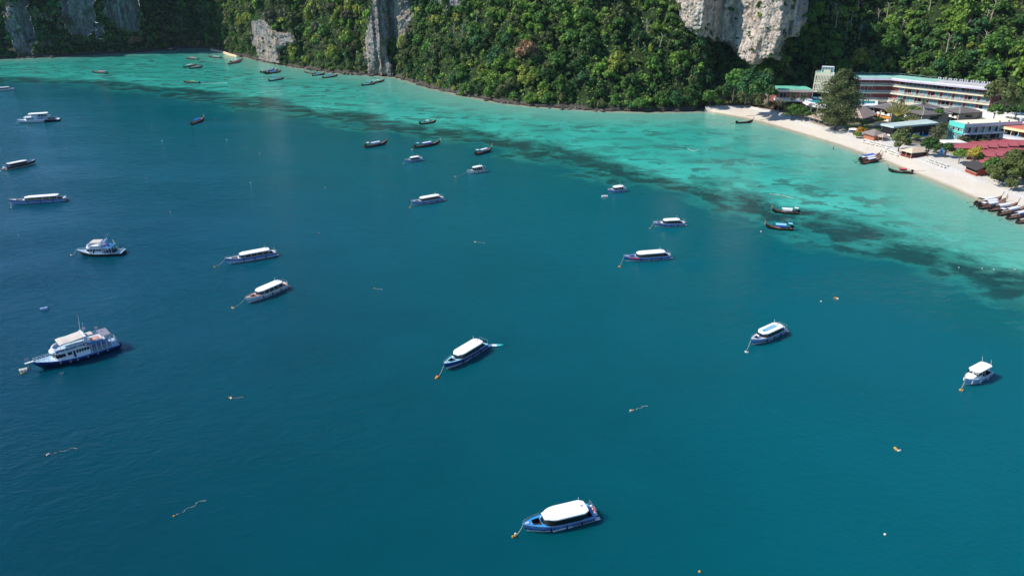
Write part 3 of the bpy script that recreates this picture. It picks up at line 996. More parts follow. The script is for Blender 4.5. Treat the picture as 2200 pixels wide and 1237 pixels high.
class Hull:
    """planing hull: stations from stern to bow; fractions from keel (0) to sheer (1)"""
    FR = (0.0, 0.28, 0.50, 0.74, 1.0)
    WD = (0.02, 0.80, 0.90, 0.96, 1.0)
    def __init__(s, L, B, hs=(1.0, 1.05, 1.55), draft=0.35, rake=0.10, full=2.4, n=16, stern_w=.92):
        s.L, s.B, s.hs, s.draft, s.rake, s.full, s.n, s.sw = L, B, hs, draft, rake, full, n, stern_w
    def hb(s, t):
        f = max(0.0, (t - .42) / .58)
        return s.B / 2 * (1 - f ** s.full) * (s.sw + (1 - s.sw) * min(1, t / .35)) + .03
    def sh(s, t):
        a, b, c = s.hs
        return a + (b - a) * min(1, t / .5) if t < .5 else b + (c - b) * ((t - .5) / .5) ** 1.7
    def p(s, t, fr, side):
        i = 0
        while i < len(s.FR) - 2 and fr > s.FR[i + 1]: i += 1
        k = (fr - s.FR[i]) / (s.FR[i + 1] - s.FR[i])
        wd = s.WD[i] + (s.WD[i + 1] - s.WD[i]) * k
        z = -s.draft + (s.sh(t) + s.draft) * fr
        x = -s.L / 2 + s.L * t
        x -= s.rake * s.L * max(0, 1 - fr) ** 1.2 * max(0, (t - .6) / .4) ** 1.5
        w_ = s.hb(t) * wd
        if t > .6: w_ *= 1 - .35 * (1 - fr) * ((t - .6) / .4)
        return (x, side * w_, z)
    def band(s, f0, f1, out=0.0, t0=0.0, t1=1.0, steps=3):
        """both side skins between two height fractions"""
        mb = MB()
        for side in (1, -1):
            secs = []
            for i in range(s.n + 1):
                t = t0 + (t1 - t0) * i / s.n
                sec = []
                for j in range(steps + 1):
                    q = s.p(t, f0 + (f1 - f0) * j / steps, side)
                    sec.append((q[0], q[1] + side * out, q[2]))
                secs.append(sec if side > 0 else sec[::-1])
            mb.loft(secs, closed=False)
        return mb
    def transom(s, mb, f0=0.0, f1=1.0):
        a = [s.p(0, f0 + (f1 - f0) * j / 4, 1) for j in range(5)]
        b = [s.p(0, f0 + (f1 - f0) * j / 4, -1) for j in range(5)]
        return mb.loft([a, b], closed=False)
    def deck(s, wells, dz=-0.03):
        """deck sheet with open wells: (t0, t1, half width fraction)"""
        mb = MB()
        ts = sorted(set([i / 24 for i in range(25)] + [w_[0] for w_ in wells] + [w_[1] for w_ in wells]))
        for a, b in zip(ts[:-1], ts[1:]):
            wl = next((w_ for w_ in wells if w_[0] <= a + 1e-6 and b <= w_[1] + 1e-6), None)
            A, B_ = s.p(a, 1, 1), s.p(b, 1, 1)
            za, zb = A[2] + dz, B_[2] + dz
            if wl is None:
                mb.quad((A[0], -A[1], za), (B_[0], -B_[1], zb), (B_[0], B_[1], zb), (A[0], A[1], za))
            else:
                for sd in (1, -1):
                    mb.quad((A[0], sd * A[1] * wl[2], za), (B_[0], sd * B_[1] * wl[2], zb), (B_[0], sd * B_[1], zb), (A[0], sd * A[1], za))
        return mb
    def well(s, wl, depth, dz=-0.03):
        """walls and floor of one well"""
        mb = MB()
        n = 6
        P = [s.p(wl[0] + (wl[1] - wl[0]) * i / n, 1, 1) for i in range(n + 1)]
        z0 = min(p[2] for p in P) - depth
        for sd in (1, -1):
            for i in range(n):
                a, b = P[i], P[i + 1]
                mb.quad((a[0], sd * a[1] * wl[2], z0), (b[0], sd * b[1] * wl[2], z0), (b[0], sd * b[1] * wl[2], b[2] + dz), (a[0], sd * a[1] * wl[2], a[2] + dz))
        for i in range(n):
            a, b = P[i], P[i + 1]
            mb.quad((a[0], -a[1] * wl[2], z0), (b[0], -b[1] * wl[2], z0), (b[0], b[1] * wl[2], z0), (a[0], a[1] * wl[2], z0))
        for e in (P[0], P[-1]):
            mb.quad((e[0], -e[1] * wl[2], z0), (e[0], e[1] * wl[2], z0), (e[0], e[1] * wl[2], e[2] + dz), (e[0], -e[1] * wl[2], e[2] + dz))
        return mb, z0

def rounded_roof(x0, x1, hw, z, th, nose=.5, tail=.25, crown=.10, n=14, hwf=None):
    """slab with rounded front and back outline and a crowned top"""
    mb = MB()
    L = x1 - x0
    secs = []
    for i in range(n + 1):
        t = i / n
        t = t * t * (3 - 2 * t)
        x = x0 + L * t
        w_ = hw
        dn, dt_ = (x1 - x) / (hw * nose * 2 + 1e-6), (x - x0) / (hw * tail * 2 + 1e-6)
        if dn < 1: w_ *= max(.25, 1 - (1 - dn) ** 2.4) ** .5 if nose else 1
        if dt_ < 1 and tail: w_ *= max(.55, 1 - (1 - dt_) ** 2.4) ** .5
        zz = z - (.10 * max(0, 1 - dn) ** 2 if nose else 0)
        secs.append([(x, -w_, zz), (x, -w_ * .97, zz + th), (x, -w_ * .5, zz + th + crown * .8), (x, 0, zz + th + crown), (x, w_ * .5, zz + th + crown * .8), (x, w_ * .97, zz + th), (x, w_, zz), (x, 0, zz + .02)])
    return mb.loft(secs)

def marks(hull, t0, t1, fr, h, side, words, seed=1):
    """illegible painted lettering: short upright strokes on the hull side"""
    rg = random.Random(seed)
    mb = MB()
    n = sum(words) + len(words) - 1
    i = 0
    for wd in words:
        for _ in range(wd):
            a = t0 + (t1 - t0) * (i + .12) / n; b = t0 + (t1 - t0) * (i + .82) / n
            f0, f1 = fr, fr + h * rg.uniform(.8, 1.1)
            A, B_, C_, D_ = hull.p(a, f0, side), hull.p(b, f0, side), hull.p(b, f1, side), hull.p(a, f1, side)
            m_ = [(.5 * (A[k] + B_[k])) for k in range(3)]
            o_ = lambda q: (q[0], q[1] + side * .025, q[2])
            st = rg.choice((0, 1, 2))
            w3 = lambda u, v: o_(tuple((A[k] * (1 - u) + B_[k] * u) * (1 - v) + (D_[k] * (1 - u) + C_[k] * u) * v for k in range(3)))
            mb.quad(w3(0, 0), w3(.3, 0), w3(.3, 1), w3(0, 1))
            if st != 1: mb.quad(w3(.7, 0), w3(1, 0), w3(1, 1), w3(.7, 1))
            if st != 2: mb.quad(w3(.3, .75), w3(.95, .75), w3(.95, 1), w3(.3, 1))
            else: mb.quad(w3(.3, .4), w3(.7, .4), w3(.7, .62), w3(.3, .62))
            i += 1
        i += 1
    return mb

def outboard(cowl, x, y, z, t, tilt=0.0):
    o = MB()
    c, s_ = math.cos(tilt), math.sin(tilt)
    m = Matrix.Translation((x, y, z)) @ Matrix.Rotation(tilt, 4, 'Y')
    o.m = m
    o.loft([[(-.28 * k, -.2 * q, zz), (.24 * k, -.2 * q, zz), (.30 * k, 0, zz), (.24 * k, .2 * q, zz), (-.28 * k, .2 * q, zz)] for k, q, zz in ((.8, .8, .0), (1, 1, .15), (1, 1, .42), (.75, .7, .62))])
    e = o.obj('outboard_engine', cowl, t)
    l = MB(m)
    l.box(-.12, .12, -.07, .07, -.75, 0.0).box(-.28, .16, -.16, .16, -.50, -.46)
    l.obj('engine_leg', BLACK, e)
    return e

def speedboat(bow, stern, label, beam_=2.9, hull=NAVY, lower=WHITE, rub=PALEBLUE, deck=AQUA, well=DARKF, roofstripe=None, engines=2, cowl=ENGW,
              stripes=False, fend=NAVYD, letters=None, jackets=False, roof=(-.40, .20), roof_z=.78, hs=(1.0, 1.1, 1.55), swim=WHITE, antennas=2, nose=.55, Lmul=1.0, split=.62):
    beam = beam_ * .93
    loc, L, rz = place(bow, stern)
    L *= Lmul
    t = thing('speedboat', label, 'speedboat', loc, rz, 'speedboats moored in the bay')
    k = L / 11.0
    H_ = Hull(L, beam, tuple(h * (.75 + .25 * k) for h in hs))
    # skins
    mb = H_.band(0, .43)
    H_.transom(mb, 0, 1)
    mb.obj('hull', lower, t, smooth=False)
    H_.band(.43, split, .004).obj('side_panel', hull, t, smooth=True)
    H_.band(split, 1.0).obj('topside', rub, t, smooth=True)
    H_.band(.41, .44, .03).obj('spray_rail', WHITE, t)
    H_.band(.97, 1.02, .03).obj('rub_rail', WHITE, t)
    if stripes:
        for f0 in (.66, .76, .86):
            H_.band(f0, f0 + .035, .012, .02, .72).obj('stripe', NAVY, t)
    w1, w2 = (.74, .86, .62), (.03, .60, .80)
    H_.deck([w1, w2]).obj('deck', deck, t)
    m1, z1 = H_.well(w1, .55); m1.obj('bow_well', well, t)
    m2, z2 = H_.well(w2, .75); m2.obj('cockpit', DARKF, t)
    # bow seat pad and hatch
    q = H_.p(.69, 1, 1)
    mb = MB(); mb.box(q[0] - .30, q[0] + .25, -.75 * beam / 2.9, .0, q[2] - .02, q[2] + .16)
    mb.obj('bow_seat', WHITE, t)
    mb = MB(); b0 = H_.p(.93, 1, 1); mb.box(b0[0] - .22, b0[0] + .22, -.16, .16, b0[2] - .05, b0[2] + .05); mb.obj('anchor_hatch', WHITE, t)
    # cabin: roof, posts, windows, windscreen
    x0, x1 = roof[0] * L, roof[1] * L
    hw = beam / 2 * .93
    zs = H_.sh(.5)
    zr = zs + roof_z
    rf = rounded_roof(x0, x1, hw, zr, .14, nose=nose).obj('roof', ROOFW, t, smooth=False)
    if roofstripe:
        a = MB()
        ts = [(.10, .10), (.62, .34), (.9, .24)]
        zt = zr + .14 + .10 + .012
        a.loft([[(x0 + (x1 - x0) * u, -hw * v, zt - .10 * (v * .4)), (x0 + (x1 - x0) * u, hw * v, zt - .10 * (v * .4)), (x0 + (x1 - x0) * u, hw * v, zt - .14), (x0 + (x1 - x0) * u, -hw * v, zt - .14)] for u, v in ((.22, .34), (.8, .34), (.9, .2))])
        a.obj('roof_stripe', roofstripe, rf)
        a = MB(); a.box(x0 + .25, x0 + .9, -.3, .25, zt - .12, zt - .02); a.obj('roof_hatch', roofstripe, rf)
    for j in range(antennas):
        a = MB(); yy = (-.5, .45)[j] * hw * 1.2
        a.path([(x0 + .12 * (x1 - x0), yy, zr + .15), (x0 + .10 * (x1 - x0) + .12, yy * 1.05, zr + .75 + .25 * (j == 0))], .025, 4)
        a.obj('antenna', WHITE, rf)
    a = MB(); a.box(x0 + .5, x0 + .75, -.12, .1, zr + .2, zr + .34); a.obj('roof_light', GREYD, rf)
    nwin = 4 if L > 9 else 3
    for sd in (1, -1):
        xs_ = [x0 + .30 + (x1 - x0 - hw * .9 - .3) * i / nwin for i in range(nwin + 1)]
        for i in range(nwin):
            a = MB()
            xa, xb = xs_[i] + .05, xs_[i + 1] - .05
            za, zb = H_.sh((xa + L / 2) / L), H_.sh((xb + L / 2) / L)
            y0, y1 = sd * hw * 1.02, sd * hw * .93
            a.add([(xa, y0, za + (.28 if i == 0 else .03)), (xb, y0, zb + .03), (xb, y1, zr + .02), (xa, y1, zr + .02)], [(0, 1, 2, 3)])
            a.obj('side_window', GLASS, t)
        a = MB()
        for x_ in xs_:
            z_ = H_.sh((x_ + L / 2) / L)
            a.tube((x_, sd * hw * 1.02, z_ - .05), (x_, sd * hw * .93, zr + .04), .045, n=5)
        a.obj('roof_post', BLACK if hull in (NAVY, PURPLE) else WHITE, t)
    # curved windscreen under the roof nose
    secs = []
    xe = x1 - hw * .9
    for i in range(9):
        an = -PI / 2 + PI * i / 8
        xx, yy = math.cos(an), math.sin(an)
        zb = H_.sh((xe + L / 2) / L)
        secs.append([(xe + xx * hw * 1.12, yy * hw * 1.02, zb + .01), (xe + xx * hw * .80, yy * hw * .90, zr + .03)])
    MB().loft(secs, closed=False).obj('windscreen', GLASS, t, smooth=True)
    # seats
    ns = 5 if L > 9 else 3
    for i in range(ns):
        xx = x0 + .9 + (x1 - x0 - 2.0) * i / max(1, ns - 1)
        a = MB()
        for yy in (-.72, .72):
            a.box(xx - .25, xx + .22, yy * beam / 2.9 - .42, yy * beam / 2.9 + .42, z2, z2 + .42).box(xx - .28, xx - .18, yy * beam / 2.9 - .42, yy * beam / 2.9 + .42, z2 + .42, z2 + .9)
        a.obj('bench', SEATM, t)
    # fenders
    for f_ in ((.20, .42, .64) if L > 7 else (.3, .6)):
        for sd in (1, -1):
            q = H_.p(f_, .62, sd)
            a = MB(); a.tube((q[0], q[1] + sd * .12, q[2] - .30), (q[0], q[1] + sd * .12, q[2] + .22), .10, n=7).tube((q[0], q[1] + sd * .12, q[2] + .22), (q[0], q[1] * .99, H_.sh(f_) + .02), .02, n=4)
            a.obj('fender', fend, t)
    # stern
    for i in range(engines):
        yy = (i - (engines - 1) / 2) * .62
        outboard(cowl, -L / 2 - .30, yy, .55, t, .12 if i % 2 else .35)
    for sd in (1, -1):
        a = MB(); a.box(-L / 2 - .75, -L / 2 + .02, sd * beam * .36 - .26, sd * beam * .36 + .26, .28, .36); a.obj('swim_platform', swim, t)
    a = MB()
    yb = beam * .36
    a.path([(-L / 2 - .1, -yb, 1.0 * hs[0]), (-L / 2 - .15, -yb, hs[0] + .75), (-L / 2 - .15, yb, hs[0] + .75), (-L / 2 - .1, yb, hs[0])], .03, 4)
    a.obj('stern_rail', STEEL, t)
    a = MB()
    pts = []
    for f_ in (.70, .78, .86, .94, .985):
        q = H_.p(f_, 1, 1); pts.append((q[0], q[1] * .94, q[2] + .35)); a.tube((q[0], q[1] * .94, q[2]), (q[0], q[1] * .94, q[2] + .35), .018, n=4)
    a.path(pts, .02, 4)
    pts2 = [(p_[0], -p_[1], p_[2]) for p_ in pts]
    for p_ in pts2: a.tube((p_[0], p_[1], p_[2] - .35), p_, .018, n=4)
    a.path(pts2, .02, 4)
    a.path([pts[-1], pts2[-1]], .02, 4)
    a.obj('bow_rail', STEEL, t)
    if letters:
        for sd in (1, -1):
            for (t0, t1, fr, h_, words, lm) in letters:
                marks(H_, t0, t1, fr, h_, sd, words, len(label)).obj('lettering', lm, t)
    if jackets:
        for i in range(6):
            f_ = .70 + .035 * i
            q = H_.p(f_, .96, 1)
            a = MB(); a.ell((q[0], q[1] + .09, q[2] - .18), (.17, .10, .24), 6, 4); a.obj('life_jacket', REDM, t)
    return t, H_, L

def buoy(px, label, cols, rope_to=None, bowh=None, size=.21, spread=.32, group='mooring buoys', rope_px=None):
    """a cluster of floats with its rope; rope_to is a boat's bow"""
    p = G(*px)
    t = thing('mooring_buoy', label, 'buoy', p, R.uniform(0, 6), group)
    inv = Matrix.Rotation(-t.rotation_euler.z, 4, 'Z') @ Matrix.Translation(-p)
    for i, c_ in enumerate(cols):
        a = 2.4 * i
        q = (math.cos(a) * spread * (i > 0), math.sin(a) * spread * (i > 0), .08)
        mb = MB()
        if i % 2 == 0: mb.ell(q, (size, size, size * .85), 9, 6)
        else:
            d = Vector((math.cos(a + 1), math.sin(a + 1), 0)) * size * 1.1
            mb.tube(Vector(q) - d, Vector(q) + d, size * .6, n=8)
        mb.obj('float', c_, t, smooth=(i % 2 == 0))
    pts = None
    if rope_to is not None:
        b = G(*rope_to) + Vector((0, 0, bowh or 1.0))
        pts = [p.lerp(b, u) - Vector((0, 0, .35 * math.sin(PI * u))) for u in (0, .25, .5, .75, 1)]
        for q in pts: q.z = max(q.z, .03)
    elif rope_px is not None:
        e = G(*rope_px)
        n = 9
        side = Vector((-(e - p).y, (e - p).x, 0)) * .10
        pts = [p.lerp(e, i / n) + side * math.sin(i * 1.9) * (i / n) + Vector((0, 0, .02 + .06 * math.sin(i * 2.3))) for i in range(n + 1)]
    if pts:
        mb = MB(); mb.path([inv @ q for q in pts], 0.022 if rope_px else .03, 5)
        mb.obj('rope', ROPE, t)
        if rope_px:
            mb = MB()
            for i in range(1, len(pts), 2): mb.ell(inv @ pts[i], (.06, .06, .06), 6, 4)
            mb.obj('rope_float', YEL if cols[0] is not YEL else WFL, t)
    return t

LW, LN = LETW, LETN
sb4, h4, L4 = speedboat((1124, 1143), (1268, 1108), 'white roofed speedboat with royal blue striped sides, nearest the bottom edge', 3.1, stripes=True, rub=MIDB, deck=SKYB, engines=3,
          letters=[(.78, .90, .44, .10, (8, 4), LW), (.60, .71, .42, .13, (7,), LW)], roof=(-.41, .21), nose=.8, Lmul=1.03)
for sd in (1, -1):
    q = h4.p(.475, .50, sd)
    text_obj('lettering', 'LA MONICA', .42, LETW, sb4, (q[0], q[1] + sd * .05, q[2] - .02), (PI / 2 - .06, 0, PI if sd > 0 else 0), 1.15)
mb = MB()
for i in range(14):
    a0, a1 = 2 * PI * i / 14, 2 * PI * (i + 1) / 14
    mb.tube((-L4 / 2 - .22, .35 + .32 * math.cos(a0), 1.35 + .32 * math.sin(a0)), (-L4 / 2 - .22, .35 + .32 * math.cos(a1), 1.35 + .32 * math.sin(a1)), .08, n=5)
mb.obj('life_ring', mat('life_ring_red', (225, 90, 75), 0.5, 0.1, 3.0), sb4)
FLAGS = mat('yellow_swoosh', (190, 150, 40), 0.4, 0.1); FLAGR = mat('red_swoosh', (140, 40, 34), 0.4, 0.1)
h4.band(.42, .54, .02, .14, .24).obj('swoosh', FLAGS, sb4)
h4.band(.50, .60, .024, .10, .18).obj('swoosh', FLAGR, sb4)
speedboat((953, 797), (1038, 745), 'white roofed speedboat with dark blue sides and a kayak floating behind its stern', 2.9, rub=NAVY, deck=AQUA, well=NAVYD, engines=2, cowl=ENGB, letters=[(.70, .82, .42, .10, (7,), LW), (.42, .56, .42, .12, (8,), LW)], swim=AQUA)
speedboat((1611, 743), (1678, 712), 'white roofed speedboat with a bright blue stripe along its roof', 2.8, rub=PALEBLUE, deck=WHITE, well=NAVY, roofstripe=SKYB, swim=mat('pink_platform', (225, 150, 130)), letters=[(.34, .52, .44, .10, (7,), LW)])
speedboat((528, 654), (612, 617), 'white speedboat with reddish brown bow well, below the longer pale one', 2.8, hull=PALEBLUE, rub=WHITE, lower=WHITE, deck=SALMON, well=MAROON, letters=[(.30, .62, .52, .12, (4, 4, 5), LN)], swim=SALMON)
speedboat((484, 568), (590, 548), 'long pale lilac blue speedboat with brown bow well, above the reddish one', 2.8, hull=PALEBLUE, rub=BLUE, lower=WHITE, deck=WHITE, well=TEAKD, letters=[(.30, .52, .44, .10, (9,), LW)], split=.72)
speedboat((1338, 562), (1435, 554), 'navy speedboat with a heap of orange life jackets along its bow', 2.9, rub=MIDB, deck=PALEBLUE, well=NAVY, jackets=True, letters=[(.32, .50, .42, .11, (5, 6), LW)])
speedboat((1402, 487), (1467, 484), 'small navy speedboat with red bow lettering, beyond the one with orange jackets', 2.5, rub=PALEBLUE, deck=WHITE, well=NAVY, letters=[(.72, .88, .66, .22, (4,), REDM)], roof=(-.36, .16), cowl=ENGW, Lmul=1.0)
speedboat((883, 442), (949, 430), 'navy blue speedboat in the middle of the bay, longest of the three there', 2.7, rub=PALEBLUE, deck=WHITE, well=NAVY, letters=[(.30, .55, .42, .11, (6, 6), LW)])
speedboat((870, 350), (904, 345), 'short navy and white speedboat under the longtail with the blue and white canopy', 2.3, rub=PALEBLUE, deck=WHITE, well=NAVY, roof=(-.38, .15), hs=(.9, 1.0, 1.4))
speedboat((1003, 375), (1040, 368), 'small white speedboat with black fenders on a long mooring rope', 2.3, hull=WHITE, rub=WHITE, deck=WHITE, well=DARKF, fend=BLACK, cowl=ENGB, roof=(-.36, .14), roof_z=1.1)
speedboat((1305, 415), (1340, 410), 'small rounded speedboat tied to a long white float', 2.6, hull=BLUE, rub=PALEBLUE, deck=WHITE, well=DARKF, roof=(-.40, .14), hs=(.9, 1.05, 1.35))
speedboat((20, 440), (141, 431), 'long low white speedboat with navy lettering near the left edge', 3.0, hull=PALEBLUE, rub=NAVY, lower=PALEBLUE, deck=WHITE, well=TEAKD, letters=[(.34, .58, .40, .16, (5, 6), LN), (.74, .84, .42, .10, (6,), LN)], swim=SALMON, split=.74)
speedboat((79, 351), (12, 365), 'dark purple speedboat with its bow to the right, near the left edge', 2.7, hull=PURPLE, rub=NAVYD, deck=PALEBLUE, well=DARKF, swim=SALMON)
speedboat((-48, 200), (29, 194), 'pale speedboat cut off by the left edge, its green stern showing', 2.8, hull=PALEBLUE, rub=WHITE, deck=WHITE, swim=mat('green_fender', (90, 110, 60)), cowl=ENGW)

# small white cabin cruiser
loc, L, rz = place((2070, 829), (2118, 803))
t = thing('cabin_cruiser', 'small all white cabin cruiser with two tall antennas, far right of the deep water', 'boat', loc, rz)
Hc = Hull(L, 2.5, (.95, 1.05, 1.5))
mb = Hc.band(0, .40); Hc.transom(mb); mb.obj('hull', WHITE, t)
Hc.band(.40, .95, .003).obj('topside', PALEBLUE, t, smooth=True)
Hc.band(.93, 1.03, .03).obj('gunwale', WHITE, t)
wl = (.04, .42, .82)
Hc.deck([wl]).obj('deck', WHITE, t)
Hc.well(wl, .7)[0].obj('cockpit', DARKF, t)
zs = Hc.sh(.5)
mb = MB(); mb.loft([[(x_, -w_, zs - .1), (x_, w_, zs - .1), (x_ - .15, w_ * .8, zs + h_), (x_ - .15, -w_ * .8, zs + h_)] for x_, w_, h_ in ((L * .02, 1.0, 1.1), (L * .16, .98, 1.0), (L * .30, .8, .42), (L * .40, .45, .25))])
cabn = mb.obj('cabin', WHITE, t)
for yy in (-.5, .5):
    mb = MB(); x_ = L * .205
    mb.box(x_ - .02, x_ + .06, yy - .38, yy + .38, zs + .48, zs + .98); mb.obj('windscreen', GLASS, cabn)
for sd in (1, -1):
    mb = MB(); mb.box(L * .03, L * .155, sd * .87 - .03, sd * .87 + .03, zs + .45, zs + .95); mb.obj('side_window', GLASS, cabn)
rf = rounded_roof(-L * .40, L * .20, 1.02, zs + 1.25, .10, nose=.18, tail=.2, crown=.06).obj('roof', ROOFW, t)
for sd in (1, -1):
    mb = MB(); mb.path([(-L * .36, sd * .7, zs + 1.38), (-L * .36 + .5, sd * .75, zs + 2.6)], .025, 4); mb.obj('antenna', WHITE, rf)
    mb = MB()
    for x_ in (-L * .36, -L * .1): mb.tube((x_, sd * .98, zs - .05), (x_, sd * .92, zs + 1.28), .04, n=5)
    mb.obj('roof_post', STEEL, t)
    for f_ in (.3, .62, .86):
        q = Hc.p(f_, .7, sd); mb = MB(); mb.tube((q[0], q[1] + sd * .12, q[2] - .35), (q[0], q[1] + sd * .14, q[2] + .2), .10, n=7); mb.obj('fender', WHITE, t)
outboard(ENGW, -L / 2 - .3, 0, .5, t, .2)

# the kayak drifting behind a speedboat
b, s_ = G(1082, 742), G(1043, 743)
t = thing('kayak', 'long slim turquoise and white kayak floating behind a speedboat', 'kayak', (b + s_) / 2, math.atan2((b - s_).y, (b - s_).x))
KL = (b - s_).length
def kayak_part(x0, x1, nm, m):
    mb = MB(); secs = []
    for i in range(9):
        x = x0 + (x1 - x0) * i / 8
        w_ = .40 * (1 - (abs(x) / (KL / 2)) ** 2.2) + .02
        secs.append([(x, -w_, .12), (x, -w_ * .6, -.06), (x, w_ * .6, -.06), (x, w_, .12), (x, w_ * .5, .24), (x, -w_ * .5, .24)])
    mb.loft(secs); return mb.obj(nm, m, t)
kayak_part(-KL / 2, -KL * .16, 'stern_deck', mat('lilac_blue', (120, 190, 225)))
kayak_part(-KL * .16, KL * .12, 'seat_well', WHITE)
kayak_part(KL * .12, KL / 2, 'bow_deck', mat('turquoise_plastic', (60, 200, 200)))

# ------------------------------------------------------------------ tour and dive boats
NAVYH = mat('black_blue_hull', (20, 38, 78), 0.4, 0.2, 0.6)
BLUEB = mat('bright_blue_paint', (40, 140, 205), 0.4, 0.1, 0.6)
SWOOSH = mat('violet_blue_paint', (28, 34, 150), 0.4, 0.1, 0.6)
BEIGE = mat('beige_canvas', (205, 196, 186), 0.85, 0.08, 1.0)
GREYR = mat('grey_roof_sheet', (132, 132, 146), 0.6, 0.12, 1.0)
SUPER = mat('white_superstructure', (226, 230, 236), 0.4, 0.05, 0.6)
LBLUED = mat('light_blue_deck', (176, 206, 222), 0.6, 0.1, 0.8)
TYRE = mat('tyre_rubber', (24, 24, 26), 0.85, 0.2, 3.0)
GREYF = mat('grey_fender', (150, 152, 158), 0.6, 0.1, 2.0)
WOODB = mat('boat_wood', (96, 70, 52), 0.7, 0.25, 2.0)
FLAGM = mat('pink_flag', (230, 190, 195), 0.8, 0.2, 5.0)
LADDER = mat('pale_tube', (205, 212, 220), 0.4, 0.05)

def rail(mb, pts, h, n_mid=1, r=.03):
    for p_ in pts: mb.tube(p_, (p_[0], p_[1], p_[2] + h), r, n=4)
    for k in range(n_mid + 1):
        z_ = h * (k + 1) / (n_mid + 1)
        mb.path([(p_[0], p_[1], p_[2] + z_) for p_ in pts], r, 4)

def cabin_block(x0, x1, hw0, hw1, z0, z1, frontr, rake=.25, n=10):
    """deckhouse with a rounded raked front"""
    mb = MB()
    def outline(hw, xf):
        pts = [(x0, -hw), (xf - frontr, -hw)]
        for i in range(1, n):
            a = -PI / 2 + PI * i / n
            pts.append((xf - frontr + math.cos(a) * frontr, math.sin(a) * hw))
        return pts + [(xf - frontr, hw), (x0, hw)]
    A, B_ = outline(hw0, x1), outline(hw1, x1 - rake)
    return mb.loft([[(x, y, z0) for x, y in A], [(x, y, z1) for x, y in B_]])

# --- dive boat with the long name
loc, L, rz = place((72, 797), (253, 741))
t = thing('dive_boat', 'large white and blue two deck dive boat with beige awning and name along its side', 'boat', loc, rz, 'tour boats'); t.scale = (1, 1, .74)
B1 = 4.3
H1 = Hull(L, B1, (1.15, 1.35, 2.55), draft=.5, rake=.13, full=2.2, stern_w=.85)
mb = H1.band(0, .80); H1.transom(mb); mb.obj('hull', NAVYH, t)
H1.band(.80, 1.0, .004).obj('topside', BLUE, t, smooth=True)
H1.band(.84, .99, .02, .52, .92).obj('swoosh', SWOOSH, t, smooth=True)
H1.band(.78, .815, .05).obj('rub_rail', BLUE, t)
H1.deck([]).obj('deck', LBLUED, t)
mb = MB(); mb.box(L / 2 - .5, L / 2 + .9, -.22, .22, 2.45, 2.60); mb.obj('bowsprit', WHITE, t)
zd = 1.35
ch = cabin_block(-L * .155, L * .285, 1.75, 1.62, zd - .1, zd + 2.15, 1.6, .5).obj('deckhouse', SUPER, t)
# side windows: bow to stern
wins = [(.205, .235), (.165, .197), (.13, .157), (.055, .105), (-.02, .006), (-.05, -.026), (-.078, -.056), (-.112, -.084), (-.147, -.118)]
for sd in (1, -1):
    for a0, a1 in wins:
        f = MB(); y = sd * 1.70
        hgt = (1.0, 1.75) if a0 < .12 else (.95, 1.75)
        f.add([(a0 * L, sd * (1.765 - .06 * hgt[0]), zd + hgt[0]), (a1 * L, sd * (1.765 - .06 * hgt[0]), zd + hgt[0]), (a1 * L, sd * (1.765 - .06 * hgt[1]), zd + hgt[1]), (a0 * L, sd * (1.765 - .06 * hgt[1]), zd + hgt[1])], [(0, 1, 2, 3)])
        f.obj('window', GLASS, ch)
    f = MB(); f.add([(.018 * L, sd * 1.765, zd + .1), (.042 * L, sd * 1.765, zd + .1), (.042 * L, sd * 1.665, zd + 1.8), (.018 * L, sd * 1.665, zd + 1.8)], [(0, 1, 2, 3)]); f.obj('door', GLASS, ch)
for i in range(5):
    a0, a1 = -PI / 2 + PI * (i + .12) / 5, -PI / 2 + PI * (i + .88) / 5
    f = MB(); cx = L * .285 - 1.6
    def wp(a, z): 
        k = (z - zd + .1) / 2.25
        return (cx - .5 * k + math.cos(a) * 1.64, math.sin(a) * (1.78 - .13 * k), z)
    f.add([wp(a0, zd + .95), wp(a1, zd + .95), wp(a1, zd + 1.75), wp(a0, zd + 1.75)], [(0, 1, 2, 3)]); f.obj('windscreen', GLASS, ch)
# upper deck slab, bulwark with the name
zu = zd + 2.15
ud = cabin_block(-L * .40, L * .285, 1.85, 1.85, zu, zu + .14, 1.7, 0).obj('upper_deck', SUPER, t)
bw = MB()
outer, inner = [], []
def uoutline(hw, xf, x0):
    pts = [(x0, -hw), (xf - 1.6, -hw)]
    for i in range(1, 10):
        a = -PI / 2 + PI * i / 10
        pts.append((xf - 1.6 + math.cos(a) * 1.6, math.sin(a) * hw))
    return pts + [(xf - 1.6, hw), (x0, hw)]
A = uoutline(1.80, L * .25, -L * .12); B_ = uoutline(1.66, L * .235, -L * .12)
bw.loft([[(x, y, zu + .14), (x * 1.0, y * .985, zu + .95)] for x, y in A], closed=False)
bw.loft([[(x, y, zu + .95), (x, y, zu + .15)] for x, y in B_], closed=False)
bw.loft([[(a[0], a[1] * .985, zu + .95), (b_[0], b_[1], zu + .95)] for a, b_ in zip(A, B_)], closed=False)
bk = bw.obj('bulwark', SUPER, t)
for sd in (1, -1):
    text_obj('lettering', 'PHI PHI ISLAND DIVERS', .60, LETN, bk, (L * .055, sd * 1.83, zu + .55), (PI / 2 - .03, 0, PI if sd > 0 else 0), .95)
mb = MB(); mb.prism([(p_[0], p_[1]) for p_ in uoutline(1.62, L * .23, -L * .12)], zu + .14, zu + .17); mb.obj('deck_covering', LBLUED, t)
for i, x_ in enumerate((.16, .09, .03, -.04)):
    mb = MB(); mb.box(L * x_, L * x_ + .95, 1.05, 1.52, zu + .17, zu + .55); mb.obj('bench', BLUEB, t)
    mb = MB(); mb.box(L * x_ - .22, L * x_ - .02, .95, 1.45, zu + .17, zu + .75); mb.obj('locker', WHITE, t)
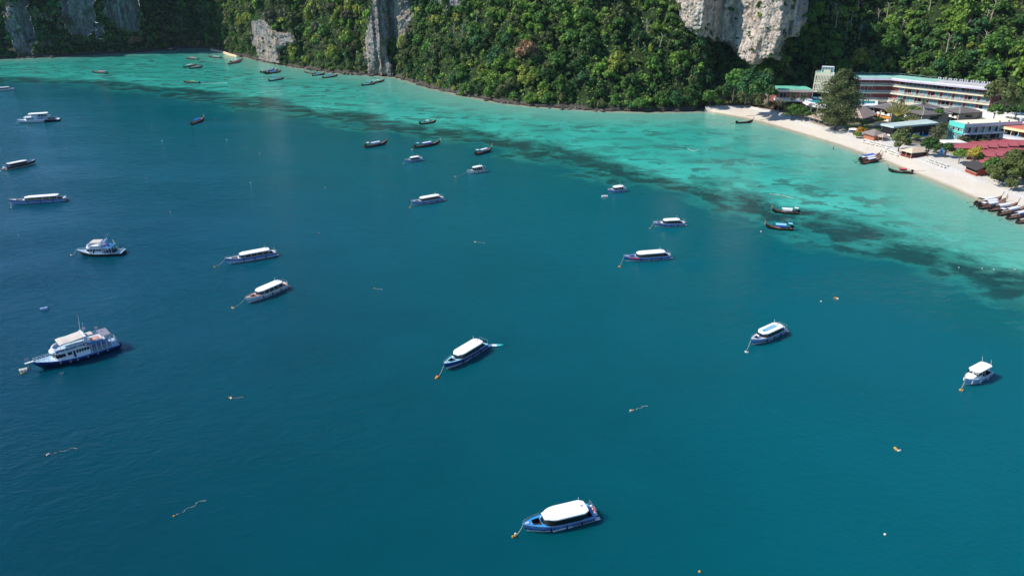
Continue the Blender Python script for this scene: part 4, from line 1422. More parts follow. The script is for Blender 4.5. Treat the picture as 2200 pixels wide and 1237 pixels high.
# awning on posts
mb = MB()
mb.loft([[(L * u, -1.6, zu + z_), (L * u, -.8, zu + z_ + .10), (L * u, 0, zu + z_ + .14), (L * u, .8, zu + z_ + .10), (L * u, 1.6, zu + z_), (L * u, 0, zu + z_ + .04)] for u, z_ in ((-.11, 2.35), (-.04, 2.25), (.04, 2.1), (.12, 2.15), (.17, 2.0))])
aw = mb.obj('awning', BEIGE, t)
mb = MB()
for u, z_ in ((.165, 2.0), (.04, 2.1), (-.10, 2.3)):
    for sd in (1, -1): mb.tube((L * u, sd * 1.55, zu + .1), (L * u, sd * 1.55, zu + z_), .035, n=5)
mb.obj('awning_post', STEEL, aw)
# arch, antennas, round emblem
mb = MB()
for sd in (1, -1):
    mb.add([(-L * .17, sd * 1.86, zu + .1), (-L * .10, sd * 1.86, zu + .1), (-L * .115, sd * 1.7, zu + 2.35), (-L * .145, sd * 1.7, zu + 2.35)] + [(-L * .17, sd * 1.74, zu + .1), (-L * .10, sd * 1.74, zu + .1), (-L * .115, sd * 1.58, zu + 2.35), (-L * .145, sd * 1.58, zu + 2.35)],
           [(0, 1, 2, 3), (7, 6, 5, 4), (0, 3, 7, 4), (1, 5, 6, 2)])
mb.box(-L * .145, -L * .115, -1.7, 1.7, zu + 2.3, zu + 2.5)
ar = mb.obj('radar_arch', SUPER, t)
for y_, h_ in ((-1.2, 4.4), (1.1, 3.6)):
    mb = MB(); mb.path([(-L * .13, y_, zu + 2.4), (-L * .13 - .35, y_, zu + 2.4 + h_)], .045, 4, .02); mb.obj('antenna', WHITE, ar)
for sd in (1, -1):
    mb = MB(); mb.tube((-L * .115, sd * 1.86, zu + .55), (-L * .115, sd * 1.92, zu + .55), .42, n=16); mb.obj('emblem', mat('red_emblem', (150, 70, 80), .5, .1, 3), ar)
    mb = MB(); mb.tube((-L * .115, sd * 1.90, zu + .55), (-L * .115, sd * 1.94, zu + .55), .22, n=12); mb.obj('emblem_centre', WHITE, ar)
    mb = MB(); mb.add([(-L * .40, sd * 1.87, zu - .02), (-L * .13, sd * 1.87, zu - .02), (-L * .13, sd * 1.87, zu + .62), (-L * .36, sd * 1.87, zu + .42)] , [(0, 1, 2, 3)]); mb.obj('side_board', BLUEB, t)
# aft upper deck pieces
mb = MB(); mb.box(-L * .30, -L * .19, .35, 1.55, zu + .75, zu + .85); mb.obj('table', SALMON, t)
mb = MB(); mb.box(-L * .25, -L * .17, -1.6, -.1, zu + 1.35, zu + 1.45); mb.obj('sun_roof', BEIGE, t)
gr = MB(); gr.box(-L * .43, -L * .315, -1.65, 1.65, zu + 1.15, zu + 1.22); gr.obj('aft_roof', GREYR, t)
mb = MB()
rail(mb, [(-L * .18, -1.75, zu + .14), (-L * .25, -1.75, zu + .14), (-L * .32, -1.75, zu + .14), (-L * .40, -1.75, zu + .14), (-L * .40, 0, zu + .14), (-L * .40, 1.75, zu + .14), (-L * .32, 1.75, zu + .14), (-L * .24, 1.75, zu + .14)], .95)
for sx in (-.42, -.32):
    for sd in (1, -1): mb.tube((L * sx, sd * 1.6, zu + .1), (L * sx, sd * 1.6, zu + 1.18), .04, n=4)
mb.obj('upper_rail', LADDER, t)
mb = MB()
for sx in (-.17, -.23, -.29, -.35, -.41):
    for sd in (1, -1): mb.tube((L * sx, sd * 1.72, zd - .1), (L * sx, sd * 1.80, zu + .02), .06, n=5)
mb.obj('deck_post', SUPER, t)
mb = MB(); mb.tube((0, 0, -.15), (0, 0, .65), .11, n=6)
tk = None
for i in range(12):
    for sd in (1, -1):
        c_ = mb.obj('dive_tank', STEEL, t) if tk is None else tk.copy()
        if tk is None: tk = c_
        else: C.objects.link(c_); c_.parent = t
        c_.location = (-L * .19 - i * .28, sd * 1.15, zd)
mb = MB(); mb.box(-L * .40, -L * .18, -.95, .95, zd - .15, zd + .35); mb.obj('equipment_bench', NAVY, t)
mb = MB()
for sd in (1, -1): rail(mb, [(L * u, sd * H1.hb(u + .5) * .97, H1.sh(u + .5)) for u in (-.17, -.23, -.29, -.35, -.42)], .85)
mb.obj('deck_rail', LADDER, t)
mb = MB()
for sd in (1, -1): rail(mb, [(L * u, sd * H1.hb(u + .5) * .93, H1.sh(u + .5)) for u in (.27, .32, .37, .42, .47)], .75)
mb.obj('bow_rail', LADDER, t)
mb = MB(); rail(mb, [(-L * .45, -1.5, 1.1), (-L * .50, -1.5, .9), (-L * .50, 0, .9), (-L * .50, 1.5, .9), (-L * .45, 1.5, 1.1)], 1.3, 2); mb.obj('stern_ladder', LADDER, t)
for sd in (1, -1):
    for f_ in ():
        pass
    for f_ in (.16, .28, .40, .52, .60, .71):
        q = H1.p(f_, .78, sd); mb = MB(); mb.tube((q[0], q[1] + sd * .14, q[2] - .35), (q[0], q[1] + sd * .14, q[2] + .25), .11, n=6); mb.obj('fender', GREYF, t)
for y_ in (-1.3, 0, 1.3):
    mb = MB()
    for i in range(10):
        a0, a1 = 2 * PI * i / 10, 2 * PI * (i + 1) / 10
        mb.tube((-L / 2 - .12, y_ + .38 * math.cos(a0), .75 + .38 * math.sin(a0)), (-L / 2 - .12, y_ + .38 * math.cos(a1), .75 + .38 * math.sin(a1)), .14, n=5)
    mb.obj('tyre', TYRE, t)
mb = MB(); mb.box(L / 2 + .25, L / 2 + .32, -.16, .16, .6, 2.2); mb.obj('anchor', NAVYD, t)
for x_, z_, y_ in ((L / 2 + .75, 2.6, 0), (-L * .30, zu + 1.3, -1.2), (-L * .15, zu + 2.5, -.4)):
    mb = MB(); mb.tube((x_, y_, z_), (x_, y_, z_ + 1.3), .02, n=4).quad((x_, y_, z_ + .7), (x_ - .5, y_ + .15, z_ + .65), (x_ - .55, y_ + .1, z_ + 1.2), (x_, y_, z_ + 1.28)); mb.obj('flag', FLAGM, t)

# --- smaller dive boat with blue aft roof
loc, L, rz = place((168, 548), (267, 545))
t = thing('dive_boat', 'white dive boat with dark brown hull, beige awning and blue aft roof', 'boat', loc, rz, 'tour boats'); t.scale = (1, 1, .74)
H2 = Hull(L, 3.6, (1.0, 1.05, 2.0), draft=.4, rake=.12, full=2.2, stern_w=.85)
mb = H2.band(0, .90); H2.transom(mb); mb.obj('hull', mat('dark_brown_hull', (52, 46, 44), .6, .25, .6), t)
H2.band(.88, 1.0, .02).obj('gunwale', mat('cream_trim', (206, 196, 160), .5), t)
H2.deck([]).obj('deck', LBLUED, t)
zd = 1.05
ch = cabin_block(-L * .09, L * .285, 1.5, 1.42, zd - .1, zd + 1.95, 1.2, .35).obj('deckhouse', SUPER, t)
for sd in (1, -1):
    for a0, a1 in ((.165, .225), (.105, .152), (.035, .092), (-.025, .02), (-.082, -.035)):
        f = MB(); f.add([(a0 * L, sd * 1.475, zd + .85), (a1 * L, sd * 1.475, zd + .85), (a1 * L, sd * 1.435, zd + 1.55), (a0 * L, sd * 1.435, zd + 1.55)], [(0, 1, 2, 3)]); f.obj('window', GLASS, ch)
    f = MB(); f.add([(.07 * L, sd * 1.51, zd), (.098 * L, sd * 1.51, zd), (.098 * L, sd * 1.475, zd + .85), (.07 * L, sd * 1.475, zd + .85)], [(0, 1, 2, 3)]); f.obj('door', GLASS, ch)
for i in range(4):
    a0, a1 = -PI / 2 + PI * (i + .12) / 4, -PI / 2 + PI * (i + .88) / 4
    f = MB(); cx = L * .285 - 1.2
    def wp(a, z):
        k = (z - zd + .1) / 2.05
        return (cx - .35 * k + math.cos(a) * 1.24, math.sin(a) * (1.53 - .08 * k), z)
    f.add([wp(a0, zd + .85), wp(a1, zd + .85), wp(a1, zd + 1.55), wp(a0, zd + 1.55)], [(0, 1, 2, 3)]); f.obj('windscreen', GLASS, ch)
zu = zd + 1.95
cabin_block(-L * .30, L * .27, 1.6, 1.6, zu, zu + .12, 1.3, 0).obj('upper_deck', SUPER, t)
bw = MB()
def u2(hw, xf, x0):
    pts = [(x0, -hw), (xf - 1.2, -hw)]
    for i in range(1, 8):
        a = -PI / 2 + PI * i / 8
        pts.append((xf - 1.2 + math.cos(a) * 1.2, math.sin(a) * hw))
    return pts + [(xf - 1.2, hw), (x0, hw)]
A, B_ = u2(1.55, L * .25, -L * .09), u2(1.42, L * .235, -L * .09)
bw.loft([[(x, y, zu + .12), (x, y, zu + .75)] for x, y in A], closed=False).loft([[(x, y, zu + .75), (x, y, zu + .12)] for x, y in B_], closed=False).loft([[(a[0], a[1], zu + .75), (b_[0], b_[1], zu + .75)] for a, b_ in zip(A, B_)], closed=False)
bk = bw.obj('bulwark', SUPER, t)
mb = MB()
for i in range(14):
    for sd in (1, -1): mb.box(L * .13 - i * .25, L * .13 - i * .25 + .15, sd * 1.565 - .01, sd * 1.565 + .01, zu + .35, zu + .55) if i not in (4, 9) else None
mb.obj('lettering', LETN, bk)
mb = MB(); mb.box(-L * .07, L * .15, -1.3, 1.3, zu + 1.75, zu + 1.85)
aw = mb.obj('awning', BEIGE, t)
mb = MB()
for u in (-.06, .14):
    for sd in (1, -1): mb.tube((L * u, sd * 1.3, zu + .1), (L * u, sd * 1.25, zu + 1.76), .035, n=5)
mb.obj('awning_post', STEEL, aw)
mb = MB(); mb.box(-L * .31, -L * .10, -1.5, 1.5, zu + .14, zu + .24); mb.obj('aft_roof', BLUEB, t)
mb = MB()
for sd in (1, -1): mb.add([(-L * .14, sd * 1.5, zu), (-L * .09, sd * 1.5, zu), (-L * .125, sd * 1.35, zu + 1.9), (-L * .15, sd * 1.35, zu + 1.9)], [(0, 1, 2, 3)])
mb.box(-L * .155, -L * .12, -1.4, 1.4, zu + 1.85, zu + 2.0)
ar = mb.obj('radar_arch', PALEBLUE, t)
for y_ in (-.8, .6):
    mb = MB(); mb.path([(-L * .14, y_, zu + 1.9), (-L * .14 - 1.2, y_, zu + 4.6)], .04, 4, .02); mb.obj('antenna', WHITE, ar)
mb = MB()
for sx in (-.12, -.18, -.24, -.30):
    for sd in (1, -1): mb.tube((L * sx, sd * 1.4, zd - .1), (L * sx, sd * 1.5, zu + .02), .05, n=5)
mb.obj('deck_post', SUPER, t)
mb = MB(); mb.box(-L * .34, -L * .14, -.9, .9, zd - .1, zd + .5); mb.obj('equipment_bench', NAVYD, t)
mb = MB(); mb.box(-L * .38, -L * .36, -.4, -.3, zd, zd + 1.6).quad((-L * .31, -.6, zu + .3), (-L * .34, -.5, zu + .3), (-L * .31, -.5, zu + 2.0), (-L * .285, -.6, zu + 2.0)); mb.obj('flag', mat('pale_yellow_flag', (215, 205, 150), .8, .15, 3), t)
for sd in (1, -1):
    for f_ in (.34, .52, .75, .22):
        q = H2.p(f_, .75, sd); mb = MB(); mb.tube((q[0], q[1] + sd * .12, q[2] - .3), (q[0], q[1] + sd * .12, q[2] + .3), .14, n=6); mb.obj('fender', BLACK, t)
mb = MB()
for sd in (1, -1): rail(mb, [(L * u, sd * H2.hb(u + .5) * .93, H2.sh(u + .5)) for u in (.27, .34, .41, .47)], .6)
rail(mb, [(-L * .47, -1.2, 1.0), (-L * .47, 0, 1.0), (-L * .47, 1.2, 1.0)], .8)
mb.obj('bow_rail', LADDER, t)
mb = MB(); mb.ell((-L * .20, .3, zu + .55), (.35, .35, .25), 8, 5); mb.obj('red_cushion', mat('dull_red_cloth', (170, 60, 60), .8), t)

# --- white tour boat at the upper left
loc, L, rz = place((38, 265), (129, 259))
t = thing('tour_boat', 'white two deck tour boat with flat white roof near the upper left edge', 'boat', loc, rz, 'tour boats'); t.scale = (1, 1, .74)
H3 = Hull(L, 4.6, (1.2, 1.5, 2.3), draft=.5, rake=.08, full=2.4, stern_w=.9)
mb = H3.band(0, .30); H3.transom(mb); mb.obj('hull', NAVYH, t)
H3.band(.30, 1.0, .004).obj('topside', SUPER, t, smooth=True)
H3.deck([]).obj('deck', SUPER, t)
H3.band(.3, 1.0, .012, 0.0, .36).obj('aft_panel', mat('dark_aft_paint', (40, 42, 58), .5, .2), t)
zd = 1.5
ch = cabin_block(-L * .17, L * .32, 2.0, 1.95, zd - .2, zd + 1.9, 1.2, .4).obj('deckhouse', SUPER, t)
for sd in (1, -1):
    for a0, a1 in ((.22, .25), (.18, .21), (.14, .17), (.09, .125), (-.03, -.005), (-.06, -.035), (-.09, -.065), (-.12, -.095), (-.15, -.125)):
        f = MB(); f.box(a0 * L, a1 * L, sd * 2.0 - .03, sd * 2.0 + .03, zd + .75, zd + 1.4); f.obj('window', GLASS, ch)
zu = zd + 1.9
cabin_block(-L * .30, L * .33, 2.15, 2.15, zu, zu + .14, 1.3, 0).obj('upper_deck', SUPER, t)
cabin_block(-L * .02, L * .17, 1.8, 1.75, zu + .14, zu + 1.6, .6, .2).obj('wheelhouse', SUPER, t)
rounded_roof(-L * .26, L * .20, 2.05, zu + 1.95, .16, nose=.12, tail=.1, crown=.06).obj('roof', ROOFW, t)
mb = MB()
for sx in (-.24, -.16, -.08, .0, .08, .17):
    for sd in (1, -1): mb.tube((L * sx, sd * 1.9, zu + .1), (L * sx, sd * 1.9, zu + 2.0), .05, n=5)
mb.obj('roof_post', SUPER, t)
mb = MB()
for sd in (1, -1): rail(mb, [(L * u, sd * 2.05, zu + .14) for u in (-.29, -.2, -.1, 0)], .9)
for sd in (1, -1): rail(mb, [(L * u, sd * 1.8, zu + .14) for u in (.18, .24, .3)], .7)
for sd in (1, -1): rail(mb, [(L * u, sd * H3.hb(u + .5) * .93, H3.sh(u + .5)) for u in (-.2, -.28, -.36, -.44)], .9)
for sd in (1, -1): rail(mb, [(L * u, sd * H3.hb(u + .5) * .93, H3.sh(u + .5)) for u in (.33, .39, .45)], .7)
mb.obj('rail', LADDER, t)
for i in range(5):
    for y_ in (-.9, .9):
        mb = MB(); mb.box(-L * .22 + i * .95, -L * .22 + i * .95 + .45, y_ - .5, y_ + .5, zu + .14, zu + .9); mb.obj('bench', NAVYD, t)
mb = MB(); mb.box(-L * .40, -L * .22, -1.2, 1.2, zd - .3, zd + .5); mb.obj('cargo', WOODB, t)
mb = MB(); mb.path([(-L * .20, 0, zu + 2.1), (-L * .20, 0, zu + 4.2)], .04, 4); mb.obj('mast', STEEL, t)
for y_ in (-1.4, 1.4):
    mb = MB()
    for i in range(10):
        a0, a1 = 2 * PI * i / 10, 2 * PI * (i + 1) / 10
        mb.tube((-L / 2 - .12, y_ + .4 * math.cos(a0), .7 + .4 * math.sin(a0)), (-L / 2 - .12, y_ + .4 * math.cos(a1), .7 + .4 * math.sin(a1)), .15, n=5)
    mb.obj('tyre', TYRE, t)
# ------------------------------------------------------------------ longtail boats
LHULL = mat('longtail_hull', (44, 38, 36), 0.6, 0.3, 1.5)
LHULLB = mat('black_longtail_hull', (30, 28, 28), 0.6, 0.3, 1.5)
LIN = mat('longtail_inside', (142, 116, 102), 0.7, 0.25, 2.0)
LIND = mat('dark_longtail_inside', (62, 54, 50), 0.8, 0.25, 2.0)
LTRIM = mat('longtail_trim', (146, 112, 94), 0.6, 0.2, 2.0)
LTRIMG = mat('green_trim', (70, 120, 100), 0.6, 0.2, 2.0)
CW = mat('white_canopy_cloth', (228, 228, 234), 0.8, 0.08, 2.0)
CB = mat('blue_canopy_cloth', (46, 104, 205), 0.8, 0.12, 2.0)
CLB = mat('light_blue_canopy_cloth', (140, 200, 225), 0.8, 0.1, 2.0)
CR = mat('red_canopy_cloth', (205, 78, 78), 0.8, 0.12, 2.0)
CP = mat('pink_canopy_cloth', (212, 110, 140), 0.8, 0.12, 2.0)
CG = mat('green_canopy_cloth', (110, 170, 95), 0.8, 0.12, 2.0)
CGR = mat('grey_canopy_cloth', (168, 172, 184), 0.8, 0.1, 2.0)
IRON = mat('engine_iron', (30, 30, 32), 0.55, 0.3, 3.0, 0.4, 0.3)
RIBW = mat('white_ribbon', (232, 226, 222), 0.8); RIBY = mat('yellow_ribbon', (222, 170, 50), 0.8); RIBP = mat('pink_ribbon', (224, 150, 150), 0.8)

def longtail(stern, prow, label, canopy=CW, side=None, can=(-.22, .14), shade=None, hull=LHULL, inside=LIN, trim=LTRIM, post=None, ribbon=None, shaft='down', group='longtail boats', beach=0.0, beam=1.5, z=0.0):
    loc, L, rz = place(prow, stern)
    L = max(L, 7.0)
    loc.z = z
    t = thing('longtail_boat', label, 'longtail boat', loc, rz, group)
    t.scale = (1, 1, .86)
    if beach: t.rotation_euler = (0, -beach, rz)
    n = 18
    def sec(u, off=0.0):
        f = max(0, (u - .45) / .55)
        hb = beam / 2 * (1 - f ** 2.0) * (.72 + .28 * min(1, u / .4)) + .03 - off
        hb = max(hb, .02)
        zs = .62 + .10 * (1 - min(1, u / .3)) + 1.25 * f ** 2.2
        zk = -.28 + .95 * max(0, (u - .72) / .28) ** 2 + off
        x = -L / 2 + L * u
        return x, hb, zs, zk
    for nm, off, m in (('hull', 0.0, hull), ('inner_planking', .06, inside)):
        mb = MB(); secs = []
        for i in range(n + 1):
            x, hb, zs, zk = sec(i / n, off)
            flo = zk if off == 0 else max(zk, .12)
            s_ = [(x, hb, zs), (x, hb * .86, zs * .55 + flo * .45), (x, hb * .5, flo + .02), (x, -hb * .5, flo + .02), (x, -hb * .86, zs * .55 + flo * .45), (x, -hb, zs)]
            secs.append(s_ if off == 0 else s_[::-1])
        mb.loft(secs, closed=False)
        if off == 0:
            mb.add(secs[0], [tuple(range(6))])
        mb.obj(nm, m, t)
    mb = MB()
    for sd in (1, -1):
        pts = []
        for i in range(n + 1):
            x, hb, zs, zk = sec(i / n); pts.append((x, sd * hb, zs + .02))
        mb.path(pts, .055, 4)
    mb.obj('gunwale', trim, t)
    # foredeck planks and benches
    mb = MB(); secs = []
    for i in range(7):
        x, hb, zs, zk = sec(.74 + .22 * i / 6); secs.append([(x, -hb * .95, zs - .06), (x, hb * .95, zs - .06)])
    mb.loft(secs, closed=False).obj('foredeck', trim, t)
    for u in (.24, .40, .52, .64):
        x, hb, zs, zk = sec(u); mb = MB(); mb.box(x - .14, x + .14, -hb * .97, hb * .97, zs - .18, zs - .12); mb.obj('thwart', LIN if inside is not LIN else LTRIM, t)
    # prow post
    x, hb, zs, zk = sec(1.0)
    pts = [(x - .35, 0, zs - .45), (x + .02, 0, zs + .15), (x + .28, 0, zs + .75), (x + .42, 0, zs + 1.35)]
    mb = MB()
    mb.loft([[(p_[0] - .11, -.05, p_[2]), (p_[0] + .11, -.05, p_[2] - .04), (p_[0] + .11, .05, p_[2] - .04), (p_[0] - .11, .05, p_[2])] for p_ in pts])
    pr = mb.obj('prow', post or trim, t)
    if ribbon:
        mb = MB(); mb.tube((x + .12, 0, zs + .30), (x + .22, 0, zs + .62), .17, n=7).box(x + .16, x + .30, -.05, .05, zs - .45, zs + .35); mb.obj('ribbon', ribbon, pr)
    # arched canopy
    if canopy:
        a, b = can
        ca_, cb_ = a * L, b * L
        cw = beam / 2 * .98
        mb = MB(); secs = []
        for i in range(9):
            an = PI * (i / 8)
            y_, z_ = -math.cos(an) * cw, 1.72 + math.sin(an) * .34
            secs.append([(ca_, y_, z_), (cb_ + .1, y_, z_ + .02), (cb_ + .1, y_ * .96, z_ - .04), (ca_, y_ * .96, z_ - .05)])
        cp = mb.loft(secs).obj('canopy', canopy, t, smooth=False)
        mb = MB()
        for x_ in (ca_ + .05, (ca_ + cb_) / 2, cb_ - .05):
            for sd in (1, -1): mb.tube((x_, sd * cw * .97, .6), (x_, sd * cw * .98, 1.72), .03, n=4)
        mb.obj('canopy_post', LTRIM, cp)
        if side:
            for sd in (1, -1):
                mb = MB(); mb.box(ca_ + .08, cb_ - .08, sd * cw * 1.0 - .015, sd * cw * 1.0 + .015, 1.18, 1.72); mb.obj('canopy_side', side, cp)
    if shade:
        xs_ = -L * .37
        mb = MB(); mb.loft([[(xs_ - .55, -.6, 2.25), (xs_ + .55, -.6, 2.3), (xs_ + .55, -.6, 2.34), (xs_ - .55, -.6, 2.29)], [(xs_ - .55, 0, 2.36), (xs_ + .55, 0, 2.41), (xs_ + .55, 0, 2.45), (xs_ - .55, 0, 2.40)], [(xs_ - .55, .6, 2.25), (xs_ + .55, .6, 2.3), (xs_ + .55, .6, 2.34), (xs_ - .55, .6, 2.29)]])
        sh = mb.obj('stern_shade', shade, t)
        mb = MB()
        for sd in (1, -1): mb.tube((xs_, sd * .5, .5), (xs_, sd * .55, 2.28), .03, n=4)
        mb.obj('shade_post', IRON, sh)
    # motor on its pivot with the long shaft
    xe = -L / 2 + .35
    mb = MB(); mb.box(xe - .45, xe + .40, -.26, .26, .95, 1.42).box(xe - .25, xe + .2, -.18, .18, 1.42, 1.66).tube((xe, 0, .45), (xe, 0, .98), .09, n=6).tube((xe + .3, -.3, 1.3), (xe + .3, .3, 1.3), .18, n=8)
    en = mb.obj('engine', IRON, t)
    ze = -.10 if shaft == 'down' else (.35 if shaft == 'mid' else 1.5)
    le = 2.9 if shaft != 'up' else 3.4
    mb = MB(); mb.tube((xe - .4, 0, 1.15), (xe - .4 - le, .12, ze), .05, n=5).tube((xe + .4, 0, 1.3), (xe + 1.3, .1, 1.45), .03, n=4)
    mb.obj('shaft', IRON, en)
    mb = MB(); mb.box(xe - .44 - le, xe - .40 - le, -.14, .36, ze - .05, ze + .05); mb.obj('propeller', IRON, en)
    return t

longtail((411, 269), (439, 257), 'longtail with blue canopy alone in deep water left of centre, white ribboned prow up', CB, post=LTRIM, ribbon=RIBW)
longtail((784, 318), (832, 309), 'longtail with white and pale blue canopy and white stern shade, left of the pair', CW, CLB, shade=CW, inside=LIN, hull=LHULL)
longtail((890, 319), (946, 309), 'long dark longtail with blue canopy side and cream front cover, right one of the pair', CW, CB, can=(-.20, .12), shade=CLB, inside=LIN, ribbon=RIBW)
longtail((1021, 334), (1056, 324), 'longtail with white canopy and tall pink prow at the reef edge', CW, CLB, can=(-.2, .18), post=RIBP, shade=CW)
longtail((1717, 461), (1658, 457), 'longtail with white canopy, white stern shade and yellow prow ribbon at the reef edge', CW, CW, shade=CW, ribbon=RIBY, inside=LIND, hull=LHULLB, shaft='mid')
longtail((1704, 495), (1644, 491), 'longtail with light blue canopy beside the one with yellow ribbon', CLB, CB, shade=CLB, ribbon=RIBP, inside=LIN, hull=LHULLB)
longtail((901, 268), (937, 264), 'longtail with small white canopy floating over pale sand above the reef edge', CW, can=(-.12, .06), inside=LIN)
longtail((232, 159), (199, 157), 'longtail with pink canopy, the leftmost on the turquoise flat', CP, inside=LIND, can=(-.3, .05), hull=LHULLB, shade=CGR)
longtail((430, 180), (395, 178), 'longtail with low green cover under way and trailing a thin wake', CG, can=(-.25, .05), inside=LIND, shaft='down')
longtail((427, 129), (400, 127), 'longtail with faded pink canopy beside the dark rock in the cove', CP, hull=LHULLB, inside=LIND, can=(-.3, .1))
longtail((476, 126), (449, 124), 'dark longtail with grey canopy nearest the cove sand strip', CGR, hull=LHULLB, inside=LIND, can=(-.32, .08), shade=CGR)
longtail((395, 146), (422, 141), 'longtail with white canopy and orange prow, upper one of the overlapping pair in the cove', CW, post=LTRIM, can=(-.25, .12))
longtail((407, 149), (436, 145), 'longtail with bright pink canopy, lower one of the overlapping pair in the cove', CP, can=(-.22, .15))
longtail((495, 135), (522, 130), 'longtail with pale canopy, rear one of the pair off the sand point', CW, shade=CW, can=(-.2, .12))
longtail((491, 139), (519, 134), 'longtail with pink and white cover, front one of the pair off the sand point', CP, hull=LHULLB, can=(-.2, .1))
longtail((560, 157), (590, 151), 'longtail with grey canopy, farthest of three rafted below the orange stained cliff', CGR, can=(-.15, .12))
longtail((567, 158.5), (598, 153), 'longtail with blue canopy, middle of three rafted below the orange stained cliff', CB, can=(-.15, .15))
longtail((570, 160.5), (604, 155), 'longtail with blue and white canopy, nearest of three rafted below the orange stained cliff', CB, CW, can=(-.2, .15), shade=CW)
longtail((577, 175), (610, 171), 'longtail with blue canopy alone below the rafted three', CB, can=(-.18, .1), inside=LIND)
longtail((678, 159), (654, 157), 'bare wooden longtail without canopy near the white signboard', None, inside=LIN)
longtail((671, 164), (699, 160), 'longtail with dark blue canopy, left one of the pair by the rocky shore', CB, can=(-.2, .1))
longtail((693, 169), (726, 164), 'longtail with blue canopy and white ribbon, right one of the pair by the rocky shore', CB, can=(-.2, .12), ribbon=RIBW, shade=IRON)
longtail((777, 185), (808, 181), 'longtail with blue canopy, front one of two below the tall grey cliff', CB, can=(-.18, .08), inside=LIN)
longtail((798, 180), (826, 175), 'longtail with white canopy, rear one of two below the tall grey cliff', CW, can=(-.25, .08), shade=CW, inside=LIN)
longtail((356, 109.5), (379, 107.5), 'pale longtail in the shadow at the head of the cove', CW, can=(-.2, .1))
longtail((1581, 266), (1617, 264), 'plain dark longtail without canopy just off the beach end', None, hull=LHULLB, inside=LIND, trim=LHULLB, post=LHULLB)
bt = 'longtails drawn up at the beach'
longtail((1846, 345), (1889, 338), 'longtail with blue canopy, farthest of three at the waterline', CB, CLB, shade=CB, group=bt, shaft='mid', z=.15, beach=.03)
longtail((1848, 349), (1892, 341.5), 'longtail with white canopy, middle of three at the waterline', CW, CLB, shade=CW, group=bt, shaft='mid', z=.15, beach=.03)
longtail((1850, 353.5), (1893, 345.5), 'longtail with white canopy and reddish planks, nearest of three at the waterline', CW, NAVYD, group=bt, shaft='up', z=.12, beach=.03, inside=mat('red_planks', (170, 90, 78), .7, .2, 2))
longtail((1961, 374), (1907, 370), 'longtail with red canopy and green trim lying along the beach, prow left', CR, NAVYD, can=(-.22, .06), ribbon=RIBP, trim=LTRIMG, hull=LHULLB, group=bt, shaft='up', z=.12)
rowl = ['farthest', 'second', 'third', 'fourth', 'fifth', 'sixth', 'seventh']
rowp = [((2094, 441), (2150, 433)), ((2100, 445), (2158, 438)), ((2103, 450), (2158, 443)), ((2124, 455), (2184, 447)), ((2144, 464), (2204, 453)), ((2163, 472), (2226, 461)), ((2184, 481), (2250, 471))]
rowc = [(CW, CGR, IRON), (CW, CGR, None), (CW, CGR, CW), (CW, CW, None), (CW, CGR, CW), (CW, CB, None), (CB, CW, None)]
for i, ((s_, p_), (c1, c2, sh)) in enumerate(zip(rowp, rowc)):
    longtail(s_, p_, '%s longtail from left in the beached row, %s canopy' % (rowl[i], 'blue' if c1 is CB else 'white'), c1, c2, shade=sh, group=bt, shaft='up' if i % 2 == 0 else 'mid', z=.2, beach=.035, can=(-.2, .14), inside=LIN)

# thin wake of the one boat under way
mb = MB()
pw = [G(432, 180.4), G(448, 179.6), G(466, 179.2), G(488, 178.6)]
for i in range(3):
    a, b = pw[i], pw[i + 1]
    wa, wb = .5 + .25 * i, .5 + .25 * (i + 1)
    d = (b - a).normalized(); sd = Vector((-d.y, d.x, 0))
    mb.quad(a - sd * wa + Vector((0, 0, .03)), b - sd * wb + Vector((0, 0, .03)), b + sd * wb + Vector((0, 0, .03)), a + sd * wa + Vector((0, 0, .03)))
wk = mb.obj('wake_foam', mat('foam', (190, 225, 220), .8, .4, .8, alpha=.55))
tag(wk, 'thin white wake behind the longtail with the green cover', 'foam', kind='stuff')

# ------------------------------------------------------------------ mooring buoys and drifting floats
B = buoy
B((461, 573), 'black and yellow floats on the line of the pale lilac blue speedboat', [BFL, YEL], (487, 565.5), 1.35)
B((499, 662), 'orange and white floats on the line of the speedboat with reddish bow', [ORA, WFL, YEL], (530, 651), 1.3)
B((940, 811), 'yellow and red ball floats on the line of the dark blue speedboat with kayak', [YEL, ORA, YEL], (955, 795), 1.3, size=0.25)
B((1106, 1151), 'cluster of yellow, black and white floats nearest the bottom of the picture', [YEL, BFL, WFL, YEL], (1126, 1140), 1.4, size=0.15, spread=.36)
B((1602, 756), 'two white ball floats on the line of the speedboat with blue roof stripe', [WFL, WFL], (1612, 741), 1.3)
B((2063, 838), 'yellow float on the line of the all white cabin cruiser', [YEL, YEL], (2071, 827), 1.2)
B((1397, 491), 'round yellow float at the bow of the small navy speedboat', [YEL], (1403, 486), 1.1)
B((1330, 573), 'long pale yellow float at the bow of the speedboat with orange jackets', [YEL, YEL], (1340, 560), 1.2)
B((880, 446), 'orange float at the bow of the longest middle speedboat', [ORA, YEL], (885, 441), 1.1)
B((866, 352), 'tiny pale float at the bow of the short navy and white speedboat', [WFL], (871, 349), 1.0, size=0.15)
B((980, 380), 'small orange and white float at the end of the long mooring rope', [ORA, WFL], (1004, 374), 1.0)
B((24, 448), 'white and dark floats under the bow of the long low white speedboat', [WFL, BFL], (24, 439), 1.3)
B((153, 549), 'white and brown float ahead of the dive boat with brown hull', [WFL, BFL], (168, 547), 1.6, size=0.26)
B((37, 269), 'dark float under the bow of the white tour boat', [BFL], (40, 264), 1.8, size=0.23)
B((884, 322), 'two white floats at the stern of the long dark longtail', [WFL, WFL])
B((1635, 498), 'white float beside the prow of the longtail with light blue canopy', [WFL])
B((2, 368), 'white and brown float at the left edge behind the dark purple speedboat', [WFL, BFL])
